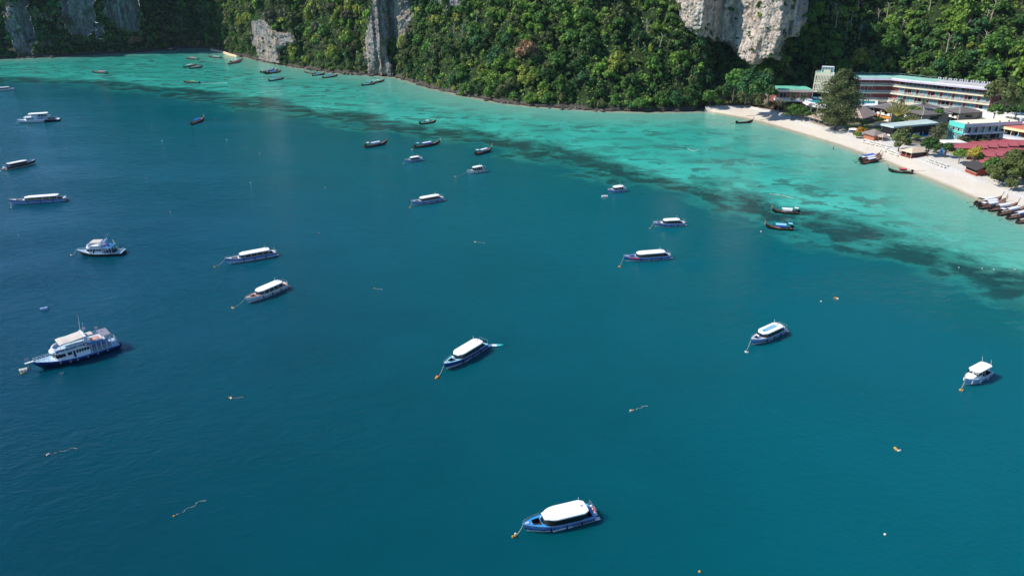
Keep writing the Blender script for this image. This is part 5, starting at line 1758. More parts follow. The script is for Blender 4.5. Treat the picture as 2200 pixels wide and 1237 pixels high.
t = B((47, 803), 'yellow float ahead of the large dive boat', [YEL], (72, 797), 2.0)
def drum(px, label, m, L=1.2, r=.45, rz=.5):
    p = G(*px)
    t = thing('mooring_drum', label, 'buoy', p, rz, 'mooring drums')
    mb = MB(); mb.tube((-L / 2, 0, .12), (L / 2, 0, .12), r, n=12); mb.obj('drum', m, t)
    mb = MB()
    for x_ in (-L * .25, L * .25): mb.tube((x_ - .04, 0, .12), (x_ + .04, 0, .12), r * 1.06, n=12)
    mb.obj('hoop', GREYD, t)
    mb = MB(); mb.tube((0, 0, .12 + r), (0, 0, .3 + r), .06, n=5); mb.obj('ring', IRON, t)
    return t
drum((51, 797), 'white barrel float just ahead of the large dive boat', WFL)
drum((95, 665), 'pale blue barrel buoy adrift above the large dive boat', BLFL, 1.3, .42, .6)
drum((1299, 423), 'long white float tied to the small rounded speedboat', WFL, 1.8, .4, .1)
DG = 'drifting floats with loose rope'
B((98, 977), 'dark and white float with loose rope near the lower left edge', [BFL, WFL], size=0.20, rope_px=(166, 961), group=DG)
B((374, 1109), 'brown float with rope trailing to upper right, bottom left', [YEL], size=0.14, rope_px=(438, 1073), group=DG)
B((1358, 882), 'yellow float with a short loose rope, lower right of centre', [YEL, WFL], size=0.17, rope_px=(1388, 871), group=DG)
B((497, 856), 'white ball and yellow float with a short line, lower left', [WFL, YEL], size=0.21, rope_px=(522, 853), group=DG)
B((1926, 966), 'bright yellow float cluster alone at lower right', [YEL, WFL, YEL], size=0.22, spread=.36, group='single floats')
B((1797, 641), 'orange yellow float cluster left of the pale reef water at right', [YEL, ORA, WFL], size=0.23, spread=.36, group='single floats')
B((804, 620), 'small dark yellow float with short line in the centre left', [YEL, BFL], size=0.15, rope_px=(822, 622), group=DG)
B((1022, 520), 'pale yellow float with short line in the centre', [YEL, WFL], size=0.20, rope_px=(1042, 522), group=DG)
for px, c_, nm in (((686, 501), ORA, 'orange float alone left of centre'), ((558, 330), ORA, 'orange float below the dark reef at upper left'), ((314, 383), ORA, 'orange red float between the two left speedboats'),
                   ((326, 273), YEL, 'tiny yellow float right of the white tour boat'), ((348, 303), WFL, 'tiny white float below right of the white tour boat'), ((461, 255), ORA, 'orange float just right of the lone blue canopied longtail'),
                   ((366, 456), YEL, 'yellow float right of the long low speedboat'), ((487, 301), WFL, 'white float below the lone blue canopied longtail'), ((142, 318), ORA, 'red float below the white tour boat'),
                   ((699, 404), YEL, 'tiny float in open water left of the middle speedboats'), ((538, 393), WFL, 'tiny white float in open water at left'), ((40, 506), BLFL, 'tiny blue float at the left edge'),
                   ((1503, 1228), YEL, 'yellow float at the bottom edge'), ((1901, 1148), WFL, 'tiny white float at lower right'), ((1764, 648), WFL, 'tiny white float beside the orange yellow cluster')):
    B(px, nm, [c_], size=0.17, group='single floats')
def float_line(pts, n, label, rr=.04):
    t0 = G(*pts[0])
    t = thing('swim_line', label, 'float line', t0)
    P = [G(*p_) - t0 for p_ in pts]
    mb = MB(); mb.path([q + Vector((0, 0, .03 if rr > .02 else -.03)) for q in P], rr, 4); mb.obj('rope', ROPE, t)
    segs = len(P) - 1
    proto = None
    for i in range(n):
        u = i / (n - 1) * segs
        k = min(int(u), segs - 1)
        q = P[k].lerp(P[k + 1], u - k)
        if proto is None:
            mb = MB(); mb.ell((0, 0, .06), (.14, .14, .12), 7, 4); proto = mb.obj('float', WFL, t, q)
        else:
            c = proto.copy(); C.objects.link(c); c.parent = t; c.location = q
float_line([(1478, 320), (1490, 325), (1502, 322)], 9, 'short line of white swimming floats off the beach')
float_line([(1655, 417), (1680, 420), (1702, 425)], 9, 'line of white swimming floats near the reef edge at right')
float_line([(2060, 575), (2110, 577), (2135, 579), (2180, 579)], 4, 'scattered white floats over the reef at the right edge', .02)

# dark rock awash in the cove
mb = MB(); mb.ell((0, 0, 0), (2.4, 1.2, .55), 9, 6)
for i, v in enumerate(mb.v): mb.v[i] = (v[0] * R.uniform(.85, 1.15), v[1] * R.uniform(.8, 1.2), v[2] * R.uniform(.8, 1.2))
o = mb.obj('rock', mat('wet_rock', (46, 44, 42), .7, .3, 1.5), None, G(434, 134))
tag(o, 'low dark rock awash among the cove longtails', 'rock')

# boulders along the foot of the hills
BOULD = mat('shore_boulder', (104, 96, 88), 0.9, 0.45, 1.2, 0.2, bump=.6)
bms = []
for k in range(5):
    mb = MB(); mb.ell((0, 0, 0), (1, .8, .65), 8, 5)
    for i, v in enumerate(mb.v):
        f = R.uniform(.78, 1.18); mb.v[i] = (v[0] * f, v[1] * f, v[2] * f)
    me = mb.mesh('boulder'); me.materials.append(BOULD); bms.append(me)
BR = [(10, 125, 'by the far left headland', 14, 123), (500, 660, 'along the rocky foot right of the cove', 40, 0), (660, 800, 'on the rubble shore around the white signboard', 70, 0),
      (850, 1010, 'on the pale rubble shore right of the tall grey cliff', 42, 0), (1010, 1300, 'in the shade under the overhanging shore trees', 22, 0)]
for x0, x1, wd, n, _ in BR:
    lab = 'grey boulder ' + wd
    for i in range(n):
        x = R.uniform(x0, x1)
        b_ = float(np.interp(x, [p_[0] for p_ in SHORE_PX], [p_[1] for p_ in SHORE_PX]))
        p = G(x, b_ + R.uniform(-1.6, 1.0), R.uniform(0, .5))
        s_ = R.uniform(.5, 1.5) if i % 5 else R.uniform(1.4, 2.3)
        o = link_mesh('boulder', bms[i % 5], None, None, p, (R.uniform(-.4, .4), R.uniform(-.4, .4), R.uniform(0, 6)))
        o.scale = (s_, s_ * R.uniform(.7, 1.1), s_ * R.uniform(.6, 1.0))
        tag(o, lab, 'boulder', lab.replace('grey boulder', 'grey boulders'))

# white signboard on the rocks
p = G(693, 143, 1.0)
t = thing('signboard', 'square white signboard standing on the rocks left of the tall grey cliff', 'sign', p, 0.15)
mb = MB(); mb.box(-1.6, 1.6, -.06, .06, 1.2, 4.4); mb.obj('panel', WHITE, t)
for sx in (-1.1, 1.1):
    mb = MB(); mb.tube((sx, .12, -1.5), (sx, .12, 4.2), .07, n=6); mb.obj('post', STEEL, t)
# ------------------------------------------------------------------ resort materials
CREAM = mat('cream_concrete', (236, 226, 196), 0.75, 0.08, 0.5)
PALEW = mat('white_wall_paint', (232, 232, 234), 0.75, 0.08, 0.4)
BRICK = mat('brick_red_wall', (158, 88, 80), 0.85, 0.15, 0.8)
GREENR = mat('green_roof_coating', (112, 196, 172), 0.7, 0.12, 0.25)
GREYC = mat('grey_concrete_roof', (196, 196, 200), 0.8, 0.2, 0.3)
LILAC = mat('lilac_grey_awning', (178, 172, 188), 0.7, 0.12, 0.5)
PANE = mat('dark_window_pane', (26, 38, 46), 0.1, 0.3, 0.5, 0.6)
CURT = mat('teal_curtained_pane', (110, 160, 166), 0.25, 0.2, 0.5, 0.5)
FRAME = mat('white_window_frame', (222, 222, 220), 0.6, 0.05)
BALU = mat('aqua_glass_balustrade', (206, 222, 216), 0.15, 0.08, 0.5, 0.6, alpha=.28)
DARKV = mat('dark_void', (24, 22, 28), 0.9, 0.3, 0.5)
POOLW = mat('pool_water', (20, 150, 165), 0.08, 0.12, 0.4, 0.6)
POOLB = mat('blue_pool_water', (50, 150, 205), 0.08, 0.12, 0.4, 0.6)
TEALW = mat('teal_wall_paint', (96, 210, 196), 0.7, 0.06, 0.4)
TEALD = mat('pale_teal_wall', (160, 212, 206), 0.7, 0.08, 0.4)
CREAMR = mat('pale_yellow_roof', (240, 234, 208), 0.8, 0.07, 0.3)
GREYT = mat('grey_roof_tiles', (112, 108, 106), 0.8, 0.22, 1.6, stretch=(1, 1, 3))
VWALL = mat('taupe_villa_wall', (168, 156, 142), 0.85, 0.12, 0.8)
VWHITE = mat('villa_white', (240, 236, 228), 0.75, 0.05, 0.8)
THATCH = mat('pale_thatch', (176, 156, 144), 0.95, 0.22, 2.2, bump=.6)
THATCHD = mat('grey_thatch', (142, 130, 124), 0.95, 0.22, 2.2, bump=.6)
CTHATCH = mat('cream_thatch', (216, 196, 170), 0.95, 0.2, 2.2, bump=.6)
REDROOF = mat('dusty_red_roof', (170, 88, 94), 0.8, 0.14, 0.9)
REDW = mat('red_brown_wall', (112, 44, 40), 0.85, 0.15, 1.0)
SALR = mat('salmon_roof', (208, 122, 104), 0.8, 0.1, 0.4)
YELF = mat('pale_yellow_fascia', (244, 226, 176), 0.75, 0.05)
KIOSKR = mat('dark_shingle_roof', (66, 62, 62), 0.9, 0.25, 2.0)
KIOSKW = mat('orange_red_boards', (150, 66, 50), 0.8, 0.15, 1.5, stretch=(1, 1, 6))
WOODP = mat('weathered_timber', (188, 168, 152), 0.85, 0.2, 2.0)
ORW = mat('orange_awning', (214, 142, 52), 0.8, 0.1)
BLACKW = mat('black_boarding', (30, 30, 34), 0.7, 0.2, 0.8)
AQUAR = mat('worn_aqua_roof', (188, 208, 204), 0.7, 0.2, 0.5)
GRASSM = mat('lawn', (122, 138, 58), 0.95, 0.25, 0.6)
PAVE = mat('pale_paving', (196, 188, 176), 0.9, 0.15, 0.6)

def wmat(o, ex):
    """local frame: x along ex, y to its left (away from the viewer), z up"""
    ex = Vector((ex.x, ex.y, 0)).normalized()
    ey = Vector((-ex.y, ex.x, 0))
    return Matrix(((ex.x, ey.x, 0, o.x), (ex.y, ey.y, 0, o.y), (0, 0, 1, o.z), (0, 0, 0, 1)))

def building(name, label, cat, o, ex, group=None):
    t = thing(name, label, cat, o, math.atan2(ex.y, ex.x), group)
    return t

def window(t, x0, x1, y, z0, z1, pane=PANE, n=2, name='window', axis='x'):
    """frame with its panes in the front plane y of a building (or side plane x when axis is y)"""
    f = MB()
    e = .08
    def bx(a, b, c, d, th0, th1):
        if axis == 'x': f.box(a, b, y + th0, y + th1, c, d)
        else: f.box(y + th0, y + th1, a, b, c, d)
    bx(x0, x1, z0, z0 + e, -.06, .05); bx(x0, x1, z1 - e, z1, -.06, .05)
    for i in range(n + 1):
        xx = x0 + (x1 - x0 - e) * i / n
        bx(xx, xx + e, z0 + e, z1 - e, -.06, .05)
    fr = f.obj(name, FRAME, t)
    for i in range(n):
        a = x0 + (x1 - x0 - e) * i / n + e; b = x0 + (x1 - x0 - e) * (i + 1) / n
        f = MB()
        if axis == 'x': f.box(a, b, y - .01, y + .03, z0 + e, z1 - e)
        else: f.box(y - .01, y + .03, a, b, z0 + e, z1 - e)
        f.obj('pane', pane if not isinstance(pane, (list, tuple)) else pane[i % len(pane)], fr)
    return fr

def hip_roof(mb, x0, x1, y0, y1, z, h, over=.7, ridge=.5, th=.18):
    x0, x1, y0, y1 = x0 - over, x1 + over, y0 - over, y1 + over
    lx, ly = x1 - x0, y1 - y0
    if lx >= ly: a, b = (x0 + ly * ridge, (y0 + y1) / 2), (x1 - ly * ridge, (y0 + y1) / 2)
    else: a, b = ((x0 + x1) / 2, y0 + lx * ridge), ((x0 + x1) / 2, y1 - lx * ridge)
    base = [(x0, y0), (x1, y0), (x1, y1), (x0, y1)]
    vs = [(x, y, z - th) for x, y in base] + [(x, y, z) for x, y in base] + [(*a, z + h), (*b, z + h)]
    if lx >= ly: fs = [(4, 5, 9, 8), (5, 6, 9), (6, 7, 8, 9), (7, 4, 8)]
    else: fs = [(4, 5, 8), (5, 6, 9, 8), (6, 7, 9), (7, 4, 8, 9)]
    fs += [(3, 2, 1, 0), (0, 1, 5, 4), (1, 2, 6, 5), (2, 3, 7, 6), (3, 0, 4, 7)]
    mb.add(vs, fs)
    return mb, vs[4:]

# ------------------------------------------------------------------ the hotel
ZB = 7.6
FH = 3.55
HP = [G(1783, 213, ZB), G(1907, 215, ZB), G(1938, 219.5, ZB), G(2121, 241.5, ZB)]
hotel = thing('hotel', 'long curved cream and brick hotel of three storeys with balconies below the forest', 'hotel', HP[0], 0)
base = Matrix.Translation(-HP[0])
DEPTH = 13.0
rg = random.Random(4)
segs = [(HP[i], HP[i + 1]) for i in range(3)]
# slabs, balustrades and roof follow the bent front
def fronts(off):
    """polyline moved towards the hill by off (negative: towards the sea)"""
    out = []
    dirs = [(b - a).normalized() for a, b in segs]
    nor = [Vector((-d.y, d.x, 0)) for d in dirs]
    for i, p in enumerate(HP):
        n = nor[min(i, 2)] if i in (0, 3) else (nor[i - 1] + nor[i]).normalized()
        if i == 3: n = nor[2]
        out.append(p + n * off)
    return out
def ribbon(mb, o0, o1, z0, z1):
    A, B_ = fronts(o0), fronts(o1)
    for i in range(3):
        mb.add([(*A[i][:2], z0), (*A[i + 1][:2], z0), (*B_[i + 1][:2], z0), (*B_[i][:2], z0), (*A[i][:2], z1), (*A[i + 1][:2], z1), (*B_[i + 1][:2], z1), (*B_[i][:2], z1)],
               [(3, 2, 1, 0), (4, 5, 6, 7), (0, 1, 5, 4), (2, 3, 7, 6)] + ([(3, 0, 4, 7)] if i == 0 else []) + ([(1, 2, 6, 5)] if i == 2 else []))
    return mb
for k in range(3):
    z = ZB + FH * k
    ribbon(MB(base), 1.15, DEPTH, z, z + FH - .5).obj('wall', BRICK, hotel)
    if k: ribbon(MB(base), -.25, DEPTH, z - .5, z + .06).obj('balcony_slab', CREAM, hotel)
    b_ = ribbon(MB(base), -.15, -.10, z + .06, z + 1.0).obj('balustrade', BALU, hotel)
    ribbon(MB(base), -.19, -.06, z + 1.0, z + 1.07).obj('handrail', FRAME, b_)
ribbon(MB(base), -.4, DEPTH, ZB - 1.1, ZB + .05).obj('terrace_slab', CREAM, hotel)
ribbon(MB(base), 1.0, DEPTH, ZB - 7, ZB - 1.1).obj('basement_wall', PALEW, hotel)
zr = ZB + FH * 3
roof = ribbon(MB(base), -.7, DEPTH + .5, zr - .5, zr).obj('roof', PALEW, hotel)
# roof covering: green on the left part, worn grey on the right part
A, B_ = fronts(.1), fronts(DEPTH)
def cover(nm, m, i, u0, u1):
    mb = MB(base)
    p = [A[i].lerp(A[i + 1], u0), A[i].lerp(A[i + 1], u1), B_[i].lerp(B_[i + 1], u1), B_[i].lerp(B_[i + 1], u0)]
    mb.add([(*q[:2], zr + .004) for q in p] + [(*q[:2], zr + .10) for q in p], [(4, 5, 6, 7), (0, 1, 5, 4), (1, 2, 6, 5), (2, 3, 7, 6), (3, 0, 4, 7)])
    mb.obj(nm, m, roof)
PGR = mat('faded_green_roof_coating', (152, 206, 190), 0.75, 0.18, 0.25)
cover('roof_coating', PGR, 0, 0, 1); cover('roof_coating', PGR, 1, .02, 1); cover('roof_coating', PGR, 2, .01, .30); cover('roof_coating', GREYC, 2, .305, 1)
mb = MB(base)
A2, B2 = fronts(-1.9), fronts(-.72)
for i in range(3):
    mb.add([(*A2[i][:2], zr - .95), (*A2[i + 1][:2], zr - .95), (*B2[i + 1][:2], zr - .35), (*B2[i][:2], zr - .35), (*A2[i][:2], zr - 1.02), (*A2[i + 1][:2], zr - 1.02), (*B2[i + 1][:2], zr - .42), (*B2[i][:2], zr - .42)],
           [(0, 1, 2, 3), (7, 6, 5, 4), (0, 4, 5, 1)])
mb.obj('front_awning', LILAC, hotel)
mb = MB(base)
P_ = fronts(DEPTH - .3)
for i in range(3): mb.path([(*P_[i][:2], zr + .9), (*P_[i + 1][:2], zr + .9)], .05, 4)
for i in range(3):
    n = int((P_[i + 1] - P_[i]).length / 2.5) + 1
    for j in range(n): q = P_[i].lerp(P_[i + 1], j / n); mb.tube((*q[:2], zr), (*q[:2], zr + .9), .04, n=4)
mb.obj('roof_railing', STEEL, roof)
# bays: windows and side partitions
for si, (a, b) in enumerate(segs):
    L = (b - a).length
    nb_ = max(1, round(L / 5.05))
    m = base @ wmat(a, b - a)
    w_ = L / nb_
    rzs = math.atan2((b - a).y, (b - a).x)
    for k in range(3):
        z = FH * k
        for j in range(nb_):
            x0 = w_ * j + w_ * .17; x1 = w_ * (j + 1) - w_ * .10
            pn = [PANE, CURT] if rg.random() < .45 else ([CURT, CURT] if rg.random() < .6 else [PANE, PANE])
            if k == 2: pn = [PANE, PANE] if rg.random() < .75 else [CURT, PANE]
            f = MB(m); e = .12; y = 1.12
            f.box(x0, x1, y - .05, y + .06, z + 2.62, z + 2.72).box(x0, x1, y - .05, y + .06, z + .06, z + .14)
            for xx in (x0, (x0 + x1) / 2 - e / 2, x1 - e): f.box(xx, xx + e, y - .05, y + .06, z + .14, z + 2.62)
            fr = f.obj('window', FRAME, hotel)
            for q in range(2):
                f = MB(m); xa = (x0 + e, (x0 + x1) / 2 + e / 2)[q]; xb = ((x0 + x1) / 2 - e / 2, x1 - e)[q]
                f.box(xa, xb, y - .02, y + .03, z + .14, z + 2.62).obj('pane', pn[q], fr)
    f = MB(m)
    for k in range(3):
        for j in range(nb_ + 1):
            f.box(w_ * j - .07, w_ * j + .07, .15, 1.15, FH * k + .06, FH * k + FH - .5)
    f.obj('partition', BRICK, hotel)

# orange chairs on the middle balcony, blue ones on the terrace
def chair_proto(name, m, label, group):
    t = thing(name, label, 'chair', (0, 0, 0), 0, group)
    mb = MB(); mb.box(-.30, .30, -.28, .30, .34, .44); mb.obj('seat', m, t)
    mb = MB(); mb.add([(-.30, .24, .44), (.30, .24, .44), (.30, .46, 1.0), (-.30, .46, 1.0), (-.30, .32, .44), (.30, .32, .44), (.30, .54, 1.0), (-.30, .54, 1.0)], [(0, 1, 2, 3), (7, 6, 5, 4), (0, 4, 5, 1), (2, 6, 7, 3), (0, 3, 7, 4), (1, 5, 6, 2)]); mb.obj('backrest', m, t)
    for sx in (-.26, .26):
        for sy in (-.24, .26):
            mb = MB(); mb.tube((sx, sy, 0), (sx, sy, .34), .03, n=4); mb.obj('leg', m, t)
    return t
OCH = mat('orange_red_plastic', (238, 104, 74), .5, .1, 3.0); BCH = mat('dark_blue_plastic', (36, 66, 140), .5, .1, 3.0)
ch0 = chair_proto('balcony_chair', OCH, 'orange red chair on the middle balcony of the hotel right wing', 'orange chairs on the middle balcony')
ch1 = chair_proto('terrace_chair', BCH, 'dark blue chair on the ground terrace of the hotel right wing', 'blue chairs on the hotel terrace')
a, b = segs[2]
L = (b - a).length; nb_ = max(1, round(L / 5.05)); ex_ = (b - a).normalized(); ny = Vector((-ex_.y, ex_.x, 0))
for j in range(nb_):
    for proto, zz, dx, first in ((ch0, FH + .06, (0, .75), 'a'), (ch1, .06, (0,), 'b')):
        if proto is ch1 and j % 3 == 2: continue
        for d_ in dx:
            c = proto if (j == 0 and d_ == 0) else copy_tree(proto)
            c.location = a + ex_ * (L * (j + .45) / nb_ + d_ + rg.uniform(-.1, .1)) + ny * .45 + Vector((0, 0, zz))
            c.rotation_euler = (0, 0, math.atan2(ex_.y, ex_.x) + rg.uniform(-.5, .5))
# machines on the right half of the roof
def roof_unit(p, rz, first=None):
    t = thing('roof_unit', 'grey white air handling unit on the right half of the hotel roof', 'air conditioner', p, rz, 'units on the hotel roof')
    mb = MB(); mb.box(-.7, .7, -.4, .4, .12, .95); mb.obj('casing', GREYC, t)
    mb = MB(); mb.tube((0, -.42, .55), (0, -.40, .55), .32, n=10); mb.obj('fan_grille', DARKF, t)
    mb = MB(); mb.box(-.6, -.4, -.38, .38, 0, .12).box(.4, .6, -.38, .38, 0, .12); mb.obj('foot', IRON, t)
    return t
ru = None
for j in range(11):
    p = B_[2].lerp(B_[3], .26 + .065 * j) - ny * (1.0 + .5 * (j % 2)) + Vector((0, 0, zr - ZB + .1))
    ru = roof_unit(p, math.atan2(ex_.y, ex_.x)) if ru is None else copy_tree(ru)
    ru.location = p; ru.rotation_euler = (0, 0, math.atan2(ex_.y, ex_.x) + rg.uniform(-.2, .2))

# stair tower at the left end
T0, T1 = G(1743, 212, ZB), G(1783, 214.2, ZB)
m = wmat(T0, T1 - T0); TW = (T1 - T0).length; TH = 12.6
tw = building('stair_tower', 'cream tower with rows of narrow slits at the left end of the hotel', 'building', T0, T1 - T0)
mb = MB(); mb.box(.3, TW - .3, 1.0, 4.6, 0, TH).obj('core', DARKV, tw)
mb = MB()
mb.box(0, .45, 0, 4.8, -6, TH + .3).box(TW - .45, TW, 0, 4.8, 3.2, TH + .3).box(.45, TW - .45, 4.4, 4.8, 0, TH).box(.45, TW - .45, 0, 4.4, TH - 1.0, TH)
mb.box(.45, TW - .45, 0, .5, 3.2, 3.9).box(.45, TW - .45, 0, .5, 7.2, 7.9).box(.45, TW - .45, 0, .5, 11.2, TH - 1.0).box(.45, TW - .45, 0, .45, 4.7, 4.95).box(.45, TW - .45, 0, .45, 8.7, 8.95)
mb.obj('wall', CREAM, tw)
for i in range(10):
    x = .45 + (TW - .9) * (i + 1) / 11
    for z0, z1 in ((3.9, 4.7), (4.95, 7.2), (7.9, 8.7), (8.95, 11.2)):
        if i == 0: pass
        mb = MB(); mb.box(x - .24, x + .24, .02, .40, z0, z1).obj('fin', CREAM, tw)
mb = MB(); mb.box(TW * .30, TW - .5, 1.2, 4.4, TH, TH + .2).box(TW * .30, TW - .5, 1.2, 4.4, TH + 2.6, TH + 2.85)
for xx in (TW * .30, TW * .30 + 1.3, TW * .30 + 2.6, TW * .30 + 3.9, TW - .65): mb.box(xx, xx + .15, 1.2, 1.35, TH + .2, TH + 2.6).box(xx, xx + .15, 4.25, 4.4, TH + .2, TH + 2.6)
ph = mb.obj('penthouse', PALEW, tw)
mb = MB(); mb.box(TW * .33, TW - .7, 1.4, 4.2, TH + .2, TH + 2.6); mb.obj('glazing', CURT, ph)
mb = MB(); mb.box(TW * .42, TW * .78, 1.05, 1.18, TH + .1, TH + 1.5); mb.obj('panel', CREAM, ph)
mb = MB(); mb.box(.45, TW * .28, .1, .16, TH + .3, TH + 1.2).box(.1, .16, .1, 4.4, TH + .3, TH + 1.2); mb.obj('balustrade', BALU, tw)
mb = MB(); mb.box(.45, TW - .45, .5, 4.4, TH, TH + .06); mb.obj('roof_coating', GREENR, tw)
mb = MB(); mb.box(.8, TW - .6, -.2, .0, .0, .9); mb.obj('parapet', PALEW, tw)

# low left wing
W0, W1 = G(1664, 212, ZB), G(1742, 213, ZB)
WL = (W1 - W0).length
wg = building('hotel_wing', 'single storey wing with flat green roof left of the slit tower', 'building', W0, W1 - W0)
mb = MB(); mb.box(1.0, WL, 1.2, 11, -6, 3.4).obj('wall', BRICK, wg)
for i in range(3):
    x0 = 2.6 + i * (WL - 2) / 3.15
    window(wg, x0, x0 + 3.3, 1.15, .35, 2.9, [PANE, PANE], 2)
rf = MB().box(-1.4, WL - .1, -1.0, 11.6, 3.4, 4.45).obj('roof', mat('pink_cream_fascia', (232, 210, 192), .75, .06), wg)
mb = MB(); mb.box(1.0, WL - .15, -.4, 11.2, 4.454, 4.75); mb.obj('roof_coating', GREENR, rf)
mb = MB(); mb.box(.0, WL, -3.2, 1.2, -.9, .05); mb.obj('terrace', PALEW, wg)
mb = MB(); mb.box(.0, WL * .9, -3.2, -3.12, .05, 1.05).box(.0, .08, -3.1, 1.0, .05, 1.05); mb.obj('balustrade', BALU, wg)
mb = MB(); mb.box(.5, WL, -1.5, 1.2, -7, -.9); mb.obj('basement_wall', DARKV, wg)

# raised pool deck with its curved rim
PZ = 7.2
rim = [(1722, 214), (1727, 218), (1735, 221.5), (1746, 225), (1760, 227.6), (1778, 229), (1800, 229.4), (1840, 229), (1886, 227.5)]
poolp = [(1728, 213.8), (1734, 216.5), (1744, 219.6), (1758, 222.3), (1776, 223.6), (1800, 224), (1840, 223.6), (1880, 222.3)]
o = G(1722, 214, PZ)
dk = thing('pool_terrace', 'raised hotel pool terrace with curved white rim above dark pillared basement', 'pool terrace', o)
loc_ = lambda px, py, z: G(px, py, z) - o
R_ = [loc_(x, y, PZ) for x, y in rim]
back = [loc_(1886, 216, PZ), loc_(1722, 211, PZ)]
mb = MB(); mb.prism([(p.x, p.y) for p in R_] + [(p.x, p.y) for p in back], -1.1, 0); mb.obj('deck', PALEW, dk)
Q_ = [loc_(x, y, PZ) for x, y in poolp]
bk_ = [loc_(1880, 217.5, PZ), loc_(1800, 215, PZ), loc_(1752, 213, PZ)]
mb = MB(); mb.prism([(p.x, p.y) for p in Q_] + [(p.x, p.y) for p in bk_], .005, .05); mb.obj('pool_water', POOLW, dk)
mb = MB()
for p_, q_ in zip(R_[:-1], R_[1:]):
    d = (q_ - p_).normalized(); n_ = Vector((-d.y, d.x, 0)) * .3
    mb.add([(p_.x, p_.y, -.25), (q_.x, q_.y, -.25), (q_.x, q_.y, .22), (p_.x, p_.y, .22), (p_.x + n_.x, p_.y + n_.y, -.25), (q_.x + n_.x, q_.y + n_.y, -.25), (q_.x + n_.x, q_.y + n_.y, .22), (p_.x + n_.x, p_.y + n_.y, .22)], [(0, 1, 2, 3), (7, 6, 5, 4), (3, 2, 6, 7)])
mb.obj('rim', VWHITE, dk)
mb = MB()
for p_ in R_[2:]: mb.box(p_.x - .2, p_.x + .2, p_.y + .8, p_.y + 1.2, -5.5, -1.1)
mb.obj('pillar', PALEW, dk)
mb = MB(); mb.prism([(p.x, p.y + 3.0) for p in R_] + [(p.x, p.y + 3) for p in back], -6, -1.11); mb.obj('basement', DARKV, dk)

# ------------------------------------------------------------------ villas and huts
def frame3(C_, A_, B_px, z=None):
    """nearest corner, left corner, right corner on the ground -> frame with x to the left face end, y depth"""
    c = GP(*C_) if z is None else G(*C_, z)
    a, b = G(*A_, c.z), G(*B_px, c.z)
    ex = (a - c); La = ex.length
    ex.normalize()
    n = Vector((ex.y, -ex.x, 0))           # to the right of ex: points away along the right face
    Lb = max(2.0, (b - c).dot(n))
    return c, a, La, Lb
def boxframe(name, label, cat, C_, A_, B_px, z=None, group=None):
    """thing whose local x runs along the left visible face from its far-left end to the near corner, y into depth"""
    c, a, La, Lb = frame3(C_, A_, B_px, z)
    t = thing(name, label, cat, a, math.atan2((c - a).y, (c - a).x), group)
    return t, La, Lb

def villa(label, C_, A_, B_px, h=5.8, units=2, rh=2.1, z=None):
    t, La, Lb = boxframe('villa', label, 'villa', C_, A_, B_px, z, 'grey roofed villas')
    mb = MB(); mb.box(0, La, 1.2, Lb, -2.5, h); mb.obj('wall', VWALL, t)
    m_, tops = hip_roof(MB(), 0, La, 0, Lb, h + .2, rh, .9)
    rf = m_.obj('roof', GREYT, t)
    mb = MB()
    for i in range(4): mb.tube(Vector(tops[i]) + Vector((0, 0, .05)), Vector(tops[4 if (tops[i][0] if La + 0 >= Lb else tops[i][1]) < (tops[4][0] + tops[5][0] if La >= Lb else tops[4][1] + tops[5][1]) / 2 else 5]) + Vector((0, 0, .05)), .12, n=5)
    mb.tube(tops[4], tops[5], .14, n=5)
    mb.obj('hip_cap', GREYC, rf)
    u_ = La / units
    fl = h / 2
    for i in range(units):
        x0, x1 = u_ * i + .5, u_ * (i + 1) - .7
        mb = MB(); mb.box(u_ * (i + 1) - .75, u_ * (i + 1) - .05, .0, 1.25, -2, h); mb.obj('pier', VWALL, t)
        for k in range(2):
            z0 = fl * k
            mb = MB(); mb.box(x0 - .4, x1, -.5, 1.2, z0 - .15, z0 + .1); bs = mb.obj('balcony_slab', VWHITE, t)
            mb = MB(); mb.box(x0 - .4, x0 + (x1 - x0) * .32, -.5, -.38, z0 + .1, z0 + 1.0).box(x1 - (x1 - x0) * .32, x1, -.5, -.38, z0 + .1, z0 + 1.0); mb.obj('parapet', VWHITE, bs)
            mb = MB(); mb.box(x0 + .1, x1 - .1, 1.14, 1.19, z0 + .1, z0 + 2.3); mb.obj('doorway', PANE, t)
    mb = MB(); mb.box(La + .01, La + .05, Lb * .30, Lb * .62, h * .55, h * .85); mb.obj('side_window', PANE, t)
    return t
villa('grey roofed villa left of the yellow fan palm, with orange awnings at its ground floor', (1913, 262), (1869, 254), (1936, 257), 5.2, rh=1.7)
villa('grey roofed villa in front, between the fan palms and the black pavilion', (1977, 272), (1941, 263), (2014, 264), 5.0, rh=1.7)
villa('grey roofed villa behind the front one, below the hotel terrace', (1978, 256), (1946, 249), (2006, 251), 4.4, rh=1.5, z=4.0)
villa('grey roofed villa nearest the turquoise pool cabin', (2056, 266), (2016, 257), (2086, 259), 4.6, rh=1.6, z=3.0)
for (x, y) in ((1876, 255), (1899, 260.5)):
    p = GP(x, y + 2)
    t = thing('awning', 'orange awning at the foot of the left villa, %s one' % ('left' if x < 1890 else 'right'), 'awning', p, -.55)
    mb = MB(); mb.add([(-2, 0, 2.6), (2, 0, 2.6), (2, -1.8, 2.0), (-2, -1.8, 2.0), (-2, 0, 2.5), (2, 0, 2.5), (2, -1.8, 1.9), (-2, -1.8, 1.9)], [(0, 3, 2, 1), (4, 5, 6, 7), (3, 7, 6, 2), (0, 4, 7, 3), (1, 2, 6, 5)]); mb.obj('cloth', ORW, t)
    mb = MB()
    for sx in (-1.9, 1.9): mb.tube((sx, -1.7, 0), (sx, -1.7, 1.95), .05, n=5)
    mb.obj('post', WOODP, t)

